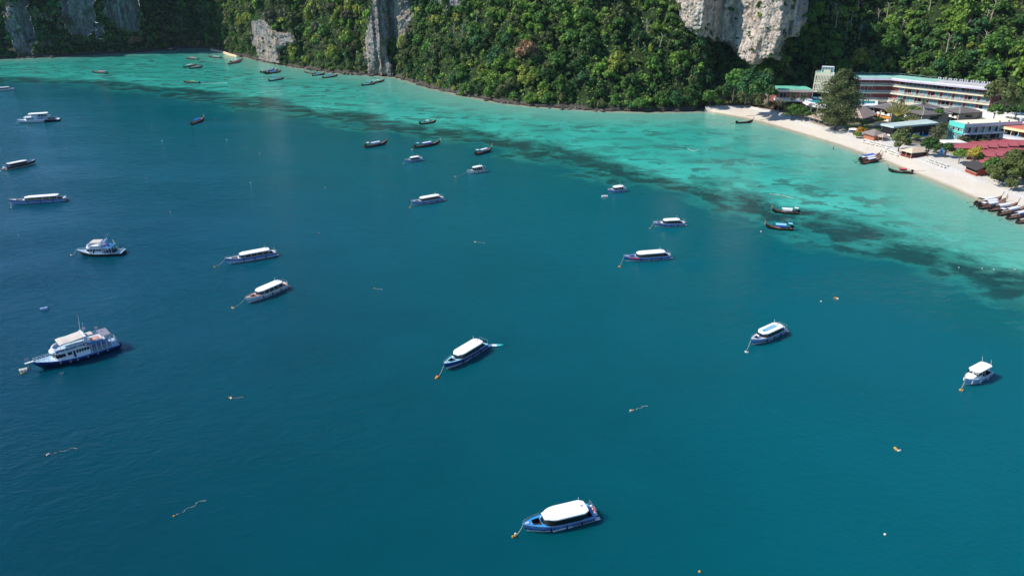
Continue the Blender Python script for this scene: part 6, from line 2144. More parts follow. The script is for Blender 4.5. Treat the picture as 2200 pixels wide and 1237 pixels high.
def open_hut(label, C_, A_, B_px, h, rh, roofm, name='thatched_hut', over=.8, wall=None, railm=None, cat='hut', posts=3, z=None, ridge=.5, wallh=1.0):
    t, La, Lb = boxframe(name, label, cat, C_, A_, B_px, z)
    m_, _ = hip_roof(MB(), 0, La, 0, Lb, h, rh, over, ridge, .25)
    m_.obj('roof', roofm, t)
    for i in range(posts):
        for y in (0, Lb):
            mb = MB(); x = La * i / (posts - 1); mb.tube((x, y, -.8), (x, y, h), .10, n=6); mb.obj('post', WOODP, t)
    mb = MB(); mb.box(.1, La - .1, .1, Lb - .1, -.8, .15); mb.obj('floor', PAVE, t)
    if wall:
        mb = MB(); mb.box(0, La, -.06, .06, .15, wallh).box(La - .06, La + .06, 0, Lb, .15, wallh).box(0, La, Lb - .06, Lb + .06, .15, h).box(-.06, .06, 0, Lb, .15, h); mb.obj('half_wall', wall, t)
    if railm:
        mb = MB(); rail(mb, [(0, 0, .15), (La / 2, 0, .15), (La, 0, .15), (La, Lb, .15)], 1.0, 1, .06); mb.obj('railing', railm, t)
        mb = MB(); mb.tube((0, -.02, h), (La / 2, -.02, h + .9), .1, n=5).tube((La / 2, -.02, h + .9), (La, -.02, h), .1, n=5).tube((0, -.02, h - .05), (La, -.02, h - .05), .1, n=5); mb.obj('gable_frame', WOODP, t)
    return t
open_hut('open beach pavilion with weathered white gable frame left of the tall casuarina', (1768, 273), (1738, 264), (1785, 264), 3.0, 2.6, THATCH, railm=WOODP, posts=4)
open_hut('large open hall with broad pale thatched roof right of the tall casuarina', (1848, 266), (1812, 261), (1880, 258), 2.6, 3.8, THATCH, name='thatched_hall', posts=4, over=1.4)
open_hut('small hut with grey thatch and terracotta walls beside the yellow flowering bush', (1876, 303), (1856, 297), (1890, 300), 2.4, 1.7, THATCHD, wall=mat('terracotta_wall', (186, 116, 84), .85, .12), posts=2, over=1.0, wallh=1.9)
open_hut('tiny thatched shelter right of the grey thatched hut', (1895, 304.5), (1886, 302), (1902, 303), 2.0, 1.0, THATCH, posts=2, over=.7)
open_hut('beach bar with ragged cream thatch and reddish counters left of the dense green tree', (1956, 341), (1935, 335), (1984, 336), 2.3, 1.3, CTHATCH, name='beach_bar', wall=REDW, posts=3, over=.4, cat='beach bar')
# kiosk at the right
t, La, Lb = boxframe('kiosk', 'orange red timber kiosk with dark shingle roof on the sand at right', 'kiosk', (2097, 379), (2073, 369), (2117, 373))
mb = MB(); mb.box(0, La, 0, .12, -.5, 1.0).box(0, .12, 0, Lb, -.5, 2.5).box(La - .12, La, 0, Lb, -.5, 2.5).box(0, La, Lb - .12, Lb, -.5, 2.5); mb.obj('wall', KIOSKW, t)
mb = MB(); mb.box(.12, La - .12, .5, Lb - .12, -.3, 2.3); mb.obj('interior', DARKV, t)
mb = MB(); mb.box(-.1, La + .1, -.25, .12, 1.0, 1.1); mb.obj('counter', WOODP, t)
mb = MB()
o_ = 1.0
mb.add([(-o_, -o_, 2.3), (La + o_, -o_, 2.3), (La + o_, Lb / 2, 4.0), (-o_, Lb / 2, 4.0), (-o_, Lb + o_, 2.3), (La + o_, Lb + o_, 2.3)] + [(-o_, -o_, 2.15), (La + o_, -o_, 2.15), (La + o_, Lb / 2, 3.85), (-o_, Lb / 2, 3.85), (-o_, Lb + o_, 2.15), (La + o_, Lb + o_, 2.15)],
       [(0, 1, 2, 3), (3, 2, 5, 4), (7, 6, 9, 8), (8, 9, 10, 11), (0, 6, 7, 1), (4, 5, 11, 10), (1, 7, 8, 2), (2, 8, 11, 5), (0, 3, 9, 6), (3, 4, 10, 9)])
mb.obj('roof', KIOSKR, t)

# black pavilion with the aqua roof
t, La, Lb = boxframe('pavilion', 'long black walled pavilion with worn aqua white flat roof beside the small pool', 'pavilion', (1914, 297), (1892, 291.5), (2003, 287))
mb = MB(); mb.box(0, La, .3, Lb, 1.4, 4.2); mb.obj('wall', BLACKW, t)
mb = MB(); mb.box(.3, La - .3, .8, Lb - .5, -.5, 1.4); mb.obj('lower_wall', DARKV, t)
mb = MB()
for i in range(4): mb.box(La * i / 3 - .1, La * i / 3 + .1, .1, .3, -.5, 1.4)
for i in range(8): mb.box(La - .2, La, Lb * i / 7, Lb * i / 7 + .2, -.5, 1.4)
mb.obj('post', PALEW, t)
mb = MB(); mb.add([(-.7, -.5, 4.2), (La + .7, -.5, 4.2), (La + .7, Lb + .5, 4.2), (-.7, Lb + .5, 4.2), (-.7, -.5, 4.9), (La + .7, -.5, 4.9), (La + .7, Lb + .5, 4.9), (-.7, Lb + .5, 5.2)], [(3, 2, 1, 0), (4, 5, 6, 7), (0, 1, 5, 4), (1, 2, 6, 5), (2, 3, 7, 6), (3, 0, 4, 7)]); mb.obj('roof', AQUAR, t)
for i in range(2):
    mb = MB(); mb.box(La * (.12 + .42 * i), La * (.42 + .42 * i), .12, .2, .2, 1.3); mb.obj('white_panel', VWHITE, t)
for i in range(2):
    mb = MB(); mb.box(La + .05, La + .12, Lb * (.48 + .09 * i), Lb * (.54 + .09 * i), .1, 1.2); mb.obj('white_panel', VWHITE, t)
# flat shade roof behind it
t, La, Lb = boxframe('shade_roof', 'pale grey triangular flat shade roof behind the black pavilion', 'shade roof', (1893, 284), (1873, 279), (1917, 274))
mb = MB(); mb.prism([(0, 0), (La, 0), (La, Lb), (La * .2, Lb * .5)], 2.6, 2.85); mb.obj('roof', GREYC, t)
mb = MB()
for x, y in ((.3, .3), (La - .3, .3), (La - .3, Lb - .4)): mb.tube((x, y, -.8), (x, y, 2.6), .1, n=6)
mb.obj('post', PALEW, t)
# teal building
t, La, Lb = boxframe('teal_building', 'two storey building with bright teal end wall and long pale yellow flat roof', 'building', (2063, 309), (2030, 300), (2161, 296))
TH_ = 7.9
mb = MB(); mb.box(.1, La - .6, .4, Lb, -1, TH_ - .6); mb.obj('wall', TEALD, t)
mb = MB(); mb.box(0, La, 0, .4, TH_ - 2.0, TH_).box(0, La, 0, .4, TH_ - 4.2, TH_ - 3.5).box(0, .5, 0, .4, TH_ - 3.5, TH_ - 2.0); mb.obj('end_wall', TEALW, t)
mb = MB(); mb.box(La - .35, La + .02, .4, Lb, TH_ - 1.35, TH_).box(La - .6, La + .5, .4, Lb, TH_ - 4.4, TH_ - 3.9); mb.obj('long_fascia', mat('lilac_white_wall', (214, 212, 222), .75, .08, .5), t)
mb = MB(); mb.box(.02, La - .4, .42, Lb - .1, TH_ - .55, TH_ - .15); mb.obj('roof', CREAMR, t)
for i in range(5):
    x0 = .8 + (La - 1.6) * i / 5
    window(t, x0, x0 + (La - 1.6) / 6, .36, TH_ - 3.4, TH_ - 2.1, PANE if i % 2 else CURT, 1)
for i in range(2):
    window(t, .5 + i * (La - .8) / 2, (La - .8) / 2 + i * (La - .8) / 2, .36, TH_ - 6.6, TH_ - 4.4, CURT, 3)
for i in range(8):
    y0 = 1.2 + (Lb - 2) * i / 8
    window(t, y0, y0 + (Lb - 2) / 8.8, La - .56, TH_ - 3.8, TH_ - 1.5, [CURT, PANE], 2, axis='y')
for i in range(8):
    y0 = 1.2 + (Lb - 2) * i / 8
    mb = MB(); mb.box(La - .58, La - .52, y0, y0 + (Lb - 2) / 8.8, .1, TH_ - 4.5); mb.obj('ground_opening', PANE if i % 2 else DARKV, t)
mb = MB()
for i in range(22): mb.box(La + .40, La + .46, Lb * .35 + i * .55, Lb * .35 + i * .55 + .16, .9, 1.7)
mb.obj('railing', SALMON, t)
for y in (2.0, Lb * .62, Lb * .78, Lb * .95):
    mb = MB(); mb.box(La - .9, La - .5, y - .15, y + .15, TH_ - .15, TH_ + .45); mb.obj('roof_vent', IRON, t)
# white flat roofs behind the teal building
t, La, Lb = boxframe('white_building', 'long white flat roofed building behind the teal one', 'building', (2186, 287), (2088, 262), (2226, 281), 2.5)
mb = MB(); mb.box(0, La, 0, Lb, -1, 5.6); mb.obj('wall', PALEW, t)
mb = MB(); mb.box(-.15, La + .15, -.15, .25, 5.6, 6.3).box(-.15, La + .15, Lb - .25, Lb + .15, 5.6, 6.3).box(-.15, .25, .25, Lb - .25, 5.6, 6.3).box(La - .25, La + .15, .25, Lb - .25, 5.6, 6.3); mb.obj('parapet', VWHITE, t)
mb = MB(); mb.box(.25, La - .25, .25, Lb - .25, 5.6, 5.75); mb.obj('roof', mat('white_roof_coating', (236, 238, 236), .8, .1, .3), t)
for i, m__ in ((.25, GREYC), (.55, AQUAR), (.85, GREYC)):
    mb = MB(); mb.box(La * i, La * i + 1.6, Lb * .6, Lb * .6 + 1.2, 5.75, 6.9); mb.obj('roof_box', m__, t)
t, La, Lb = boxframe('blue_grey_building', 'blue grey block at the right edge behind the salmon roofed gallery', 'building', (2182, 291), (2176, 288), (2260, 285), 2.5)
mb = MB(); mb.box(0, La, 0, Lb, -1, 5.0); mb.obj('wall', mat('blue_grey_wall', (150, 178, 200), .8, .12, .4), t)
mb = MB(); mb.box(-.3, La + .3, -.3, Lb + .3, 5.0, 5.35); mb.obj('roof', PALEW, t)
for y in (2, 5): window(t, y, y + 1.2, La + .02, 2.6, 3.6, PANE, 1, axis='y')
# turquoise pool cabin
t, La, Lb = boxframe('cabin', 'small open turquoise pool cabin between the villa and the white building', 'cabin', (2082, 262), (2071, 260), (2092, 259), 3.0)
mb = MB(); mb.box(0, La, 0, .3, 0, 3.0).box(La - .3, La, .3, Lb, 0, 3.0).box(0, La, Lb - .3, Lb, 0, 3.0); mb.obj('wall', AQUA, t)
mb = MB(); mb.box(.3, La - .3, .3, Lb - .3, 0, 2.4); mb.obj('pool_water', POOLB, t)
# gallery with the salmon roof
g0, g1 = G(2137, 302, 2.3), G(2262, 326, 2.3)
gl = (g1 - g0).length
t = building('gallery', 'cream gallery building with salmon roof and railing at the right edge', 'building', g0, g1 - g0)
mb = MB(); mb.box(0, gl, 1.6, 12, -1, 5.2); mb.obj('wall', mat('ochre_wall', (150, 116, 78), .85, .15, .6), t)
mb = MB(); mb.box(-.4, gl, -.6, 12.4, 5.2, 6.1); mb.obj('fascia', YELF, t)
mb = MB(); mb.box(-.2, gl, -.3, 12.2, 6.104, 6.3); mb.obj('roof', SALR, t)
mb = MB(); mb.box(-.3, gl, -.5, 12, 1.6, 2.3).box(-.2, gl, .6, 1.6, -1, 1.6); mb.obj('floor_slab', PALEW, t)
mb = MB()
nn = int(gl / 2.6)
for i in range(nn + 1): mb.box(gl * i / nn - .08, gl * i / nn + .08, -.3, -.1, 2.3, 5.2)
mb.obj('column', VWHITE, t)
for i in range(nn):
    mb = MB(); x = gl * (i + .5) / nn; mb.box(x - .85, x + .85, 1.5, 1.57, 2.4, 4.9); mb.obj('opening', DARKV if i % 3 else WOODB, t)
mb = MB(); rail(mb, [(gl * i / (nn * 2), -.4, 2.3) for i in range(nn * 2 + 1)], .95, 1, .05); mb.box(-.2, gl, -.44, -.40, 2.35, 3.1); mb.obj('railing', LADDER, t)
mb = MB(); mb.tube((gl * .37, -.2, 3.4), (gl * .37, -.32, 3.4), .42, n=14); mb.obj('round_sign', SKYB, t)
# red roofed bungalows in stepped rows
bl = ['first', 'second', 'third', 'fourth', 'fifth', 'sixth']
def bungalow(label, p, rz, w_, d_, h=2.7, rh=1.5):
    t = thing('bungalow', label, 'bungalow', p, rz, 'red roofed bungalows')
    mb = MB(); mb.box(0, w_, 0, d_, -1.5, h); mb.obj('wall', REDW, t)
    o_ = .45
    z0, z1 = h - .12, h + rh
    # gable roof, ridge along x (towards the beach), low long side to the right
    mb = MB()
    yr = d_ * .62
    top = [(-o_, -o_, z0), (w_ + o_, -o_, z0), (w_ + o_, yr, z1), (-o_, yr, z1), (-o_, d_ + o_, z0 + .4), (w_ + o_, d_ + o_, z0 + .4)]
    mb.add(top + [(x, y, z - .14) for x, y, z in top], [(0, 1, 2, 3), (3, 2, 5, 4), (7, 6, 9, 8), (8, 9, 10, 11), (0, 6, 7, 1), (4, 5, 11, 10), (1, 7, 8, 2), (2, 8, 11, 5), (0, 3, 9, 6), (3, 4, 10, 9)])
    rf = mb.obj('roof', REDROOF, t)
    mb = MB(); mb.tube((-o_, yr, z1 + .03), (w_ + o_, yr, z1 + .03), .10, n=5); mb.obj('ridge_cap', REDROOF, rf)
    # porch roof at the beach end, a step lower
    mb = MB(); mb.add([(-2.2, -.2, h - .5), (-.2, -.2, h - .1), (-.2, yr - .6, h + .75), (-2.2, yr - .6, h + .35), (-2.2, -.2, h - .62), (-.2, -.2, h - .22), (-.2, yr - .6, h + .63), (-2.2, yr - .6, h + .23)], [(0, 1, 2, 3), (7, 6, 5, 4), (0, 4, 5, 1), (0, 3, 7, 4), (2, 6, 7, 3), (1, 5, 6, 2)]); mb.obj('porch_roof', REDROOF, t)
    for y in (.1, yr - .8):
        mb = MB(); mb.tube((-2.0, y, -.8), (-2.0, y, h - .2), .08, n=5); mb.obj('post', REDW, t)
    window(t, .5, d_ - .8, -.02, .8, 2.0, PANE, 2, axis='y')
    window(t, 1.0, 2.4, -.02, .8, 2.0, FRAME, 1)
    return t
u = (G(2140, 310, 4) - G(2062, 313, 4)).normalized()
for r_ in range(3):
    for i in range(6 if r_ == 0 else 5):
        base_ = G(2046 + 22 * i + r_ * 36, 327 - 1.5 * i + r_ * 17, 2.2)
        bungalow('red roofed bungalow, %s from the left in the %s stepped row' % (bl[i], ('back', 'middle', 'front')[r_]), base_, -.25, 8.0, 4.2, 1.9, 1.2)
# white canopy and blue banner near the dense green tree
t, La, Lb = boxframe('canopy', 'flat white canopy roof left of the red bungalows', 'canopy', (2026, 324), (2011, 318), (2054, 317))
mb = MB(); mb.box(-.3, La + .3, -.3, Lb + .3, 2.9, 3.15); mb.obj('roof', VWHITE, t)
for x in (0, La):
    for y in (0, Lb * .5, Lb):
        mb = MB(); mb.tube((x, y, -.8), (x, y, 2.9), .09, n=6); mb.obj('post', PALEW, t)
mb = MB(); mb.box(La * .2, La - .3, Lb * .5, Lb - .2, -.5, 2.6); mb.obj('back_wall', DARKV, t)
p = GP(2021, 330)
t = thing('banner', 'bright sky blue cloth banner on poles in front of the white canopy', 'banner', p, -.6)
mb = MB(); mb.add([(-.6, 0, .4), (.9, .2, .2), (1.0, .2, 2.6), (.2, 0, 2.4), (-.6, .05, .4), (.9, .25, .2), (1.0, .25, 2.6), (.2, .05, 2.4)], [(0, 1, 2, 3), (7, 6, 5, 4), (0, 3, 7, 4), (1, 5, 6, 2)]); mb.obj('cloth', SKYB, t)
mb = MB(); mb.tube((-.6, .02, -.3), (-.6, .02, 1.0), .05, n=5).tube((1.0, .22, -.3), (1.0, .22, 2.7), .05, n=5); mb.obj('pole', STEEL, t)
p = GP(1832, 289)
t = thing('tent', 'small white awning tent beside the yellow flowering bush', 'tent', p, -.4)
mb = MB(); mb.loft([[(-1.9, -1.5, 2.1), (1.9, -1.5, 2.1), (1.9, 1.5, 2.1), (-1.9, 1.5, 2.1)], [(-1.8, -1.4, 2.3), (1.8, -1.4, 2.3), (1.8, 1.4, 2.3), (-1.8, 1.4, 2.3)], [(-.6, -.5, 2.75), (.6, -.5, 2.75), (.6, .5, 2.75), (-.6, .5, 2.75)]]); mb.obj('roof', VWHITE, t)
for sx in (-1.8, 1.8):
    for sy in (-1.4, 1.4):
        mb = MB(); mb.tube((sx, sy, -.3), (sx, sy, 2.15), .06, n=5); mb.obj('post', FRAME, t)
# small pool and paved surround, lawn
def ground_sheet(name, label, cat, pts, m, lift=.06, kind=None, th=.25):
    P = [GP(*q) for q in pts]
    z = max(p_.z for p_ in P) + lift
    c = sum(P, Vector()) / len(P)
    mb = MB(); mb.prism([(p_.x - c.x, p_.y - c.y) for p_ in P], -th, 0)
    o = mb.obj(name, m, None, (c.x, c.y, z))
    return tag(o, label, cat, None, kind)
pl = ground_sheet('pool_paving', 'pale paving around the small blue pool', 'paving', [(1938, 301), (1996, 297), (2006, 287), (1948, 288)], PAVE, .05, 'structure')
p = ground_sheet('swimming_pool', 'small bright blue swimming pool beside the black pavilion', 'pool', [(1951, 296), (1990, 294), (1996, 289), (1956, 289.5)], POOLB, .12)
ground_sheet('lawn', 'sunlit patch of lawn in front of the thatched hall', 'lawn', [(1815, 278), (1868, 274.5), (1871, 270), (1822, 268)], GRASSM, .10, 'structure')

# ------------------------------------------------------------------ sun loungers
def lounger_proto(label, group):
    t = thing('sun_lounger', label, 'sun lounger', (0, 0, 0), 0, group)
    mb = MB(); mb.box(-.32, .32, -.95, .35, .26, .36); mb.obj('seat', VWHITE, t)
    mb = MB(); mb.add([(-.32, .35, .26), (.32, .35, .26), (.32, .95, .70), (-.32, .95, .70), (-.32, .33, .36), (.32, .33, .36), (.32, .90, .80), (-.32, .90, .80)], [(3, 2, 1, 0), (4, 5, 6, 7), (0, 1, 5, 4), (2, 3, 7, 6), (0, 4, 7, 3), (1, 2, 6, 5)]); mb.obj('backrest', VWHITE, t)
    for sx in (-.26, .26):
        for sy in (-.85, .3):
            mb = MB(); mb.box(sx - .03, sx + .03, sy - .03, sy + .03, -.1, .26); mb.obj('leg', VWHITE, t)
    return t
for pts, n, lab, rows_ in (([(1856, 303), (1912, 317)], 15, 'white lounger in the long row below the grey thatched hut', 2), ([(1903, 322), (1932, 333)], 9, 'white lounger in the short rows left of the beach bar', 2),
                           ([(1996, 344), (2034, 358)], 8, 'white lounger on the open sand left of the red kiosk', 2), ([(2140, 391), (2196, 408)], 11, 'white lounger in the shade under the big tree at right', 1), ([(1946, 301), (1960, 299)], 4, 'white lounger beside the small pool', 1)):
    proto = None
    for r_ in range(rows_):
        for i in range(n):
            q = GP(pts[0][0] + (pts[1][0] - pts[0][0]) * i / (n - 1) - 5 * r_, pts[0][1] + (pts[1][1] - pts[0][1]) * i / (n - 1) + 3.4 * r_)
            if R.random() < .12 and proto is not None: continue
            c = lounger_proto(lab, 'loungers: ' + lab) if proto is None else copy_tree(proto)
            proto = proto or c
            c.location = q + Vector((R.uniform(-.25, .25), R.uniform(-.2, .2), .02)); c.rotation_euler = (0, 0, -.95 + PI + R.uniform(-.25, .25))

# ------------------------------------------------------------------ resort trees and palms
def small_tree(px, py, h, r, kind, label, tall=1.0, name='tree', bark=None, shape=1, lift=None):
    p = GP(px, py)
    t = thing(name, label, 'tree' if h > 3 else 'shrub', p, R.uniform(0, 6))
    cz = h - r * .75 * tall if lift is None else lift
    o = link_mesh('crown', HIM[kind][shape], None, t, (0, 0, cz)); o.scale = (r, r, r * tall)
    mb = MB()
    mb.path([(0, 0, -.6), (R.uniform(-.2, .2), R.uniform(-.2, .2), cz * .5), (0, 0, cz + r * .3)], .10 + .03 * h, 6, .08)
    for i in range(4):
        a = i * 1.57 + R.uniform(-.4, .4); mb.path([(0, 0, cz * .55), (math.cos(a) * r * .4, math.sin(a) * r * .4, cz * .8 + r * .1), (math.cos(a) * r * .7, math.sin(a) * r * .7, cz + r * .35)], .07 + .012 * h, 4, .03)
    mb.obj('trunk', bark or BARK, t)
    return t
PAL['oak'] = (.115, .150, .042); PAL['flame'] = (.50, .27, .03); PAL['lemon'] = (.42, .36, .05); PAL['sage'] = (.13, .145, .10)
for k_ in ('flame', 'lemon', 'sage'): HIM[k_] = [leaf_mesh('crown', *crown_arrays(k_, 640, NR, lobes=10, hz=h_, size=.175)) for h_ in (.75, 1.0, 1.35)]
big_m = leaf_mesh('crown', *crown_arrays('oak', 3600, NR, lobes=26, hz=.9, size=.085, spread=.74, lr=(.20, .34)))
def big_tree(px, py, h, r, label, mesh, tall=1.0):
    t = small_tree(px, py, h, r, 'dark', label, tall)
    [c for c in t.children if c.name.startswith('crown')][0].data = mesh
    return t
big_tree(2172, 398, 9.0, 8.6, 'big spreading dark green tree over the sand at the right edge', big_m, .95)
small_tree(2128, 378, 5.5, 3.4, 'green', 'rounded green tree between the red kiosk and the big spreading tree', .9)
small_tree(2030, 338, 5.0, 2.6, 'dark', 'dark round tree in front of the red bungalows left end', 1.0)
small_tree(1992, 336, 6.5, 3.2, 'dark', 'dense dark tree right of the beach bar', 1.3)
small_tree(1930, 326, 7.0, 4.0, 'olive', 'olive coloured tree standing at the upper sand edge left of the beach bar', 1.0)
small_tree(2058, 352, 4.8, 2.6, 'bright', 'bright green tree left of the yellow one before the red roofs', .8, bark=PALEBARK)
small_tree(2088, 352, 5.2, 2.9, 'lemon', 'lemon yellow tree before the red roofs', .9, bark=PALEBARK)
small_tree(1848, 293, 3.4, 2.0, 'flame', 'bush with orange yellow flowers beside the small thatched hut', 1.0, 'flowering_bush')
small_tree(1841, 297, 2.2, 1.6, 'bright', 'low green bush under the orange flowering one', .9, 'bush')
small_tree(1700, 258, 6.5, 3.8, 'green', 'leafy green tree at the sand edge, left of the pair beside the open pavilion', 1.0)
small_tree(1722, 262, 6.5, 3.4, 'dark', 'leafy darker tree at the sand edge, right of the pair beside the open pavilion', 1.1)
small_tree(1852, 275, 3.5, 2.0, 'bright', 'small bright green tree on the lawn before the thatched hall', .9)
small_tree(1752, 244, 3.0, 2.4, 'sage', 'sage grey shrub under the curved pool rim', .7, 'bush')
small_tree(1880, 290, 2.2, 2.2, 'green', 'clipped green hedge bush behind the small thatched hut', .6, 'bush')
small_tree(1866, 288, 2.2, 2.0, 'sage', 'silvery bush behind the small thatched hut', .6, 'bush')
small_tree(1889, 266, 2.6, 1.7, 'dark', 'dark garden tree below the left villa', 1.0)
small_tree(1930, 272, 3.6, 2.2, 'dark', 'dark garden tree under the yellow fan palm', 1.1)
small_tree(1954, 272, 3.5, 2.2, 'yellow', 'yellow green garden bush left of the front villa', .8, 'bush')
small_tree(2010, 259, 4.5, 2.6, 'green', 'green tree between the back villa and the villa near the turquoise cabin', .9)
small_tree(1957, 246, 3.4, 2.2, 'green', 'green bush under the hotel terrace bend', .9, 'bush')
small_tree(1970, 247, 3.0, 2.2, 'bright', 'bright hedge bush under the hotel terrace bend', .7, 'bush')
small_tree(2128, 240, 12.5, 4.6, 'olive', 'tall layered olive tree at the right end of the hotel', 1.3)
small_tree(2155, 246, 11.0, 5.0, 'olive', 'second layered tree just right of the hotel end', 1.1)
small_tree(2135, 254, 5.0, 3.2, 'green', 'green bush tree at the lower right corner of the hotel', .9)
small_tree(2180, 258, 5.5, 3.6, 'dark', 'dark bush tree behind the white flat roofs', .9)
small_tree(1965, 303, 2.4, 1.8, 'bright', 'low hedge bush between the small pool and the beach bar', .7, 'bush')
small_tree(1652, 235, 3.2, 2.2, 'olive', 'olive bush at the left end of the beach palms', .9, 'bush')
small_tree(1630, 231, 4.5, 2.6, 'olive', 'olive tree behind the left end of the sand', 1.0)
small_tree(1610, 229, 5.0, 2.8, 'dark', 'dark tree behind the left end of the sand', 1.0)
small_tree(1575, 230, 4.6, 3.0, 'dark', 'dark tree shading the left tip of the beach', .9)
small_tree(1594, 231, 3.6, 2.4, 'olive', 'dull bush behind the left tip of the beach', .8, 'bush')
small_tree(1545, 231, 3.6, 2.8, 'green', 'green bush at the very left tip of the beach', .8, 'bush')
small_tree(2100, 352, 3.4, 2.2, 'green', 'green bush behind the red kiosk', .8, 'bush')
for x_, y_, k_, wd in ((1918, 278, 'olive', 'behind the shade roof'), (1990, 282, 'dark', 'between the front villa and date palms'),
                  (2085, 318, 'green', 'in the yard below the teal building'), (2110, 314, 'dark', 'below the long side of the teal building'), (1785, 268, 'dark', 'beside the casuarina foot'), (1808, 275, 'green', 'right of the casuarina foot'),
                  (1735, 252, 'dark', 'behind the open pavilion'), (1946, 312, 'green', 'behind the beach bar'), (2005, 328, 'green', 'before the white canopy'), (2040, 276, 'dark', 'between villa and teal building')):
    small_tree(x_, y_, 2.6, 1.9, k_, '%s shrub %s' % (WORDS[k_], wd), .85, 'bush')

# the tall casuarina
def casuarina(px, py, h, label):
    p = GP(px, py)
    t = thing('casuarina_tree', label, 'tree', p)
    rg_ = np.random.default_rng(8)
    n = 13000
    u = rg_.uniform(.10, 1.0, n) ** .85
    prof = np.interp(u, [.1, .22, .42, .65, .85, 1.0], [.24, .36, .40, .33, .24, .10]) * h * .86
    a = rg_.uniform(0, 2 * PI, n)
    lob = 1 + .28 * np.sin(a * 3 + u * 17) + .18 * np.sin(a * 5 - u * 31)
    rr = prof * lob * rg_.uniform(.25, 1, n) ** .55
    c = np.stack([np.cos(a) * rr, np.sin(a) * rr, u * h + rg_.normal(0, .3, n)], 1)
    nn_ = np.stack([np.cos(a), np.sin(a), np.full(n, .5)], 1)
    base_ = np.array((.115, .140, .052))
    col_ = base_ * rg_.uniform(.65, 1.35, (n, 1)) * (1 + .15 * np.sin(a * 3 + u * 17))[:, None]
    v, f, cc = leaf_cloud(c, nn_, .36, col_, rg_, .9, 3.2)
    link_mesh('crown', leaf_mesh('crown', v, f, cc), None, t)
    mb = MB(); mb.path([(0, 0, -.6), (.2, 0, h * .3), (0, .1, h * .7), (0, 0, h * .97)], .5, 7, .06)
    for i in range(22):
        a_ = i * 2.4; z = h * (.12 + .035 * i); r_ = h * .22 * (1 - i / 30)
        mb.path([(0, 0, z), (math.cos(a_) * r_, math.sin(a_) * r_, z + h * .06)], .12, 4, .03)
    mb.obj('trunk', BARK, t)
casuarina(1793, 280, 25.5, 'tall feathery casuarina towering in front of the hotel left of centre')

def palm(px, py, h, label, n=16, fl=3.0, droop=.9, colr=(.10, .125, .045), trunk_r=.16, lean_=(0, 0), width=.42, dense=1, name='palm_tree', dead=0):
    p = GP(px, py)
    t = thing(name, label, 'palm', p, R.uniform(0, 6))
    top = Vector((lean_[0], lean_[1], h))
    mb = MB(); mb.path([(0, 0, -.5), (lean_[0] * .2, lean_[1] * .2, h * .4), (lean_[0] * .6, lean_[1] * .6, h * .75), top], trunk_r, 6, trunk_r * .7); mb.obj('trunk', BARK if h > 3 else PALEBARK, t)
    V_, F_, C_ = [], [], []
    for i in range(n):
        a = i * 2.399; q = i / n
        el = 1.25 - 1.75 * q + R.uniform(-.15, .15)
        d = Vector((math.cos(a), math.sin(a), 0))
        pts = []
        pos_ = top.copy(); e = el
        for s_ in range(7):
            pts.append(pos_.copy())
            pos_ = pos_ + (d * math.cos(e) + Vector((0, 0, math.sin(e)))) * fl / 6
            e -= droop * .30
        side = Vector((-d.y, d.x, 0))
        cf = np.array(colr) * R.uniform(.7, 1.35) if i < n - dead else np.array((.25, .19, .09))
        for s_ in range(6):
            w0 = width * math.sin(PI * min(1, (s_ + .35) / 6.6)) ** .7; w1 = width * math.sin(PI * min(1, (s_ + 1.2) / 6.6)) ** .7 if s_ < 5 else .03
            for sd in (1, -1):
                for k in range(2):
                    A_ = pts[s_].lerp(pts[s_ + 1], k * .5); B__ = pts[s_].lerp(pts[s_ + 1], k * .5 + .36)
                    w_ = w0 + (w1 - w0) * k * .5
                    dn = Vector((0, 0, -w_ * .55))
                    fw = (pts[s_ + 1] - pts[s_]) * .35
                    o_ = len(V_)
                    V_.extend([A_, B__, B__ + side * sd * w_ + dn + fw, A_ + side * sd * w_ * 1.05 + dn + fw * .9])
                    F_.append((o_, o_ + 1, o_ + 2, o_ + 3)); C_.extend([cf * R.uniform(.8, 1.2)] * 4)
    # fronds as one crown of leaflets per palm head
    link_mesh('crown', leaf_mesh('crown', np.array([tuple(v) for v in V_]), np.array(F_), np.clip(np.array(C_), 0, 1)), None, t)
    return t
palm(2006, 312, 5.4, 'large date palm left of the teal building, front one', 44, 3.4, 1.0, (.105, .12, .055), .32)
palm(2018, 302, 5.8, 'large date palm left of the teal building, rear one', 44, 3.2, 1.0, (.095, .115, .05), .32)
palm(2064, 316, 3.2, 'date palm in front of the teal building corner', 40, 2.8, 1.1, (.115, .125, .06), .3)
palm(1945, 300, 4.4, 'date palm behind the olive coloured tree', 36, 2.6, 1.0, (.08, .10, .045), .28)
palm(1670, 243, 5.5, 'coconut palm with dry brownish crown at the sand edge, left of the leafy pair', 17, 3.0, 1.0, (.15, .13, .07), lean_=(.6, 0), dead=4)
palm(1683, 246, 5.2, 'coconut palm next to the dry brownish one', 17, 3.0, 1.0, (.10, .13, .045), lean_=(-.3, .2), dead=2)
palm(1690, 249, 4.2, 'short yellowish palm at the sand edge before the leafy pair', 15, 2.6, .9, (.16, .16, .05), dead=1)
palm(1658, 240, 4.4, 'leaning coconut palm at the left of the beach palms', 15, 2.6, 1.0, (.12, .13, .05), lean_=(-.8, 0), dead=2)
palm(1700, 243, 8.0, 'taller palm standing behind the leafy pair, left', 17, 2.8, 1.0, (.07, .10, .035), lean_=(.5, 0))
palm(1716, 246, 8.4, 'taller palm standing behind the leafy pair, right', 17, 2.8, 1.0, (.075, .10, .04), lean_=(.9, 0))
palm(1616, 233, 6.0, 'palm with thin trunk over the left end of the sand', 16, 2.8, 1.0, (.10, .12, .05), lean_=(.3, 0))
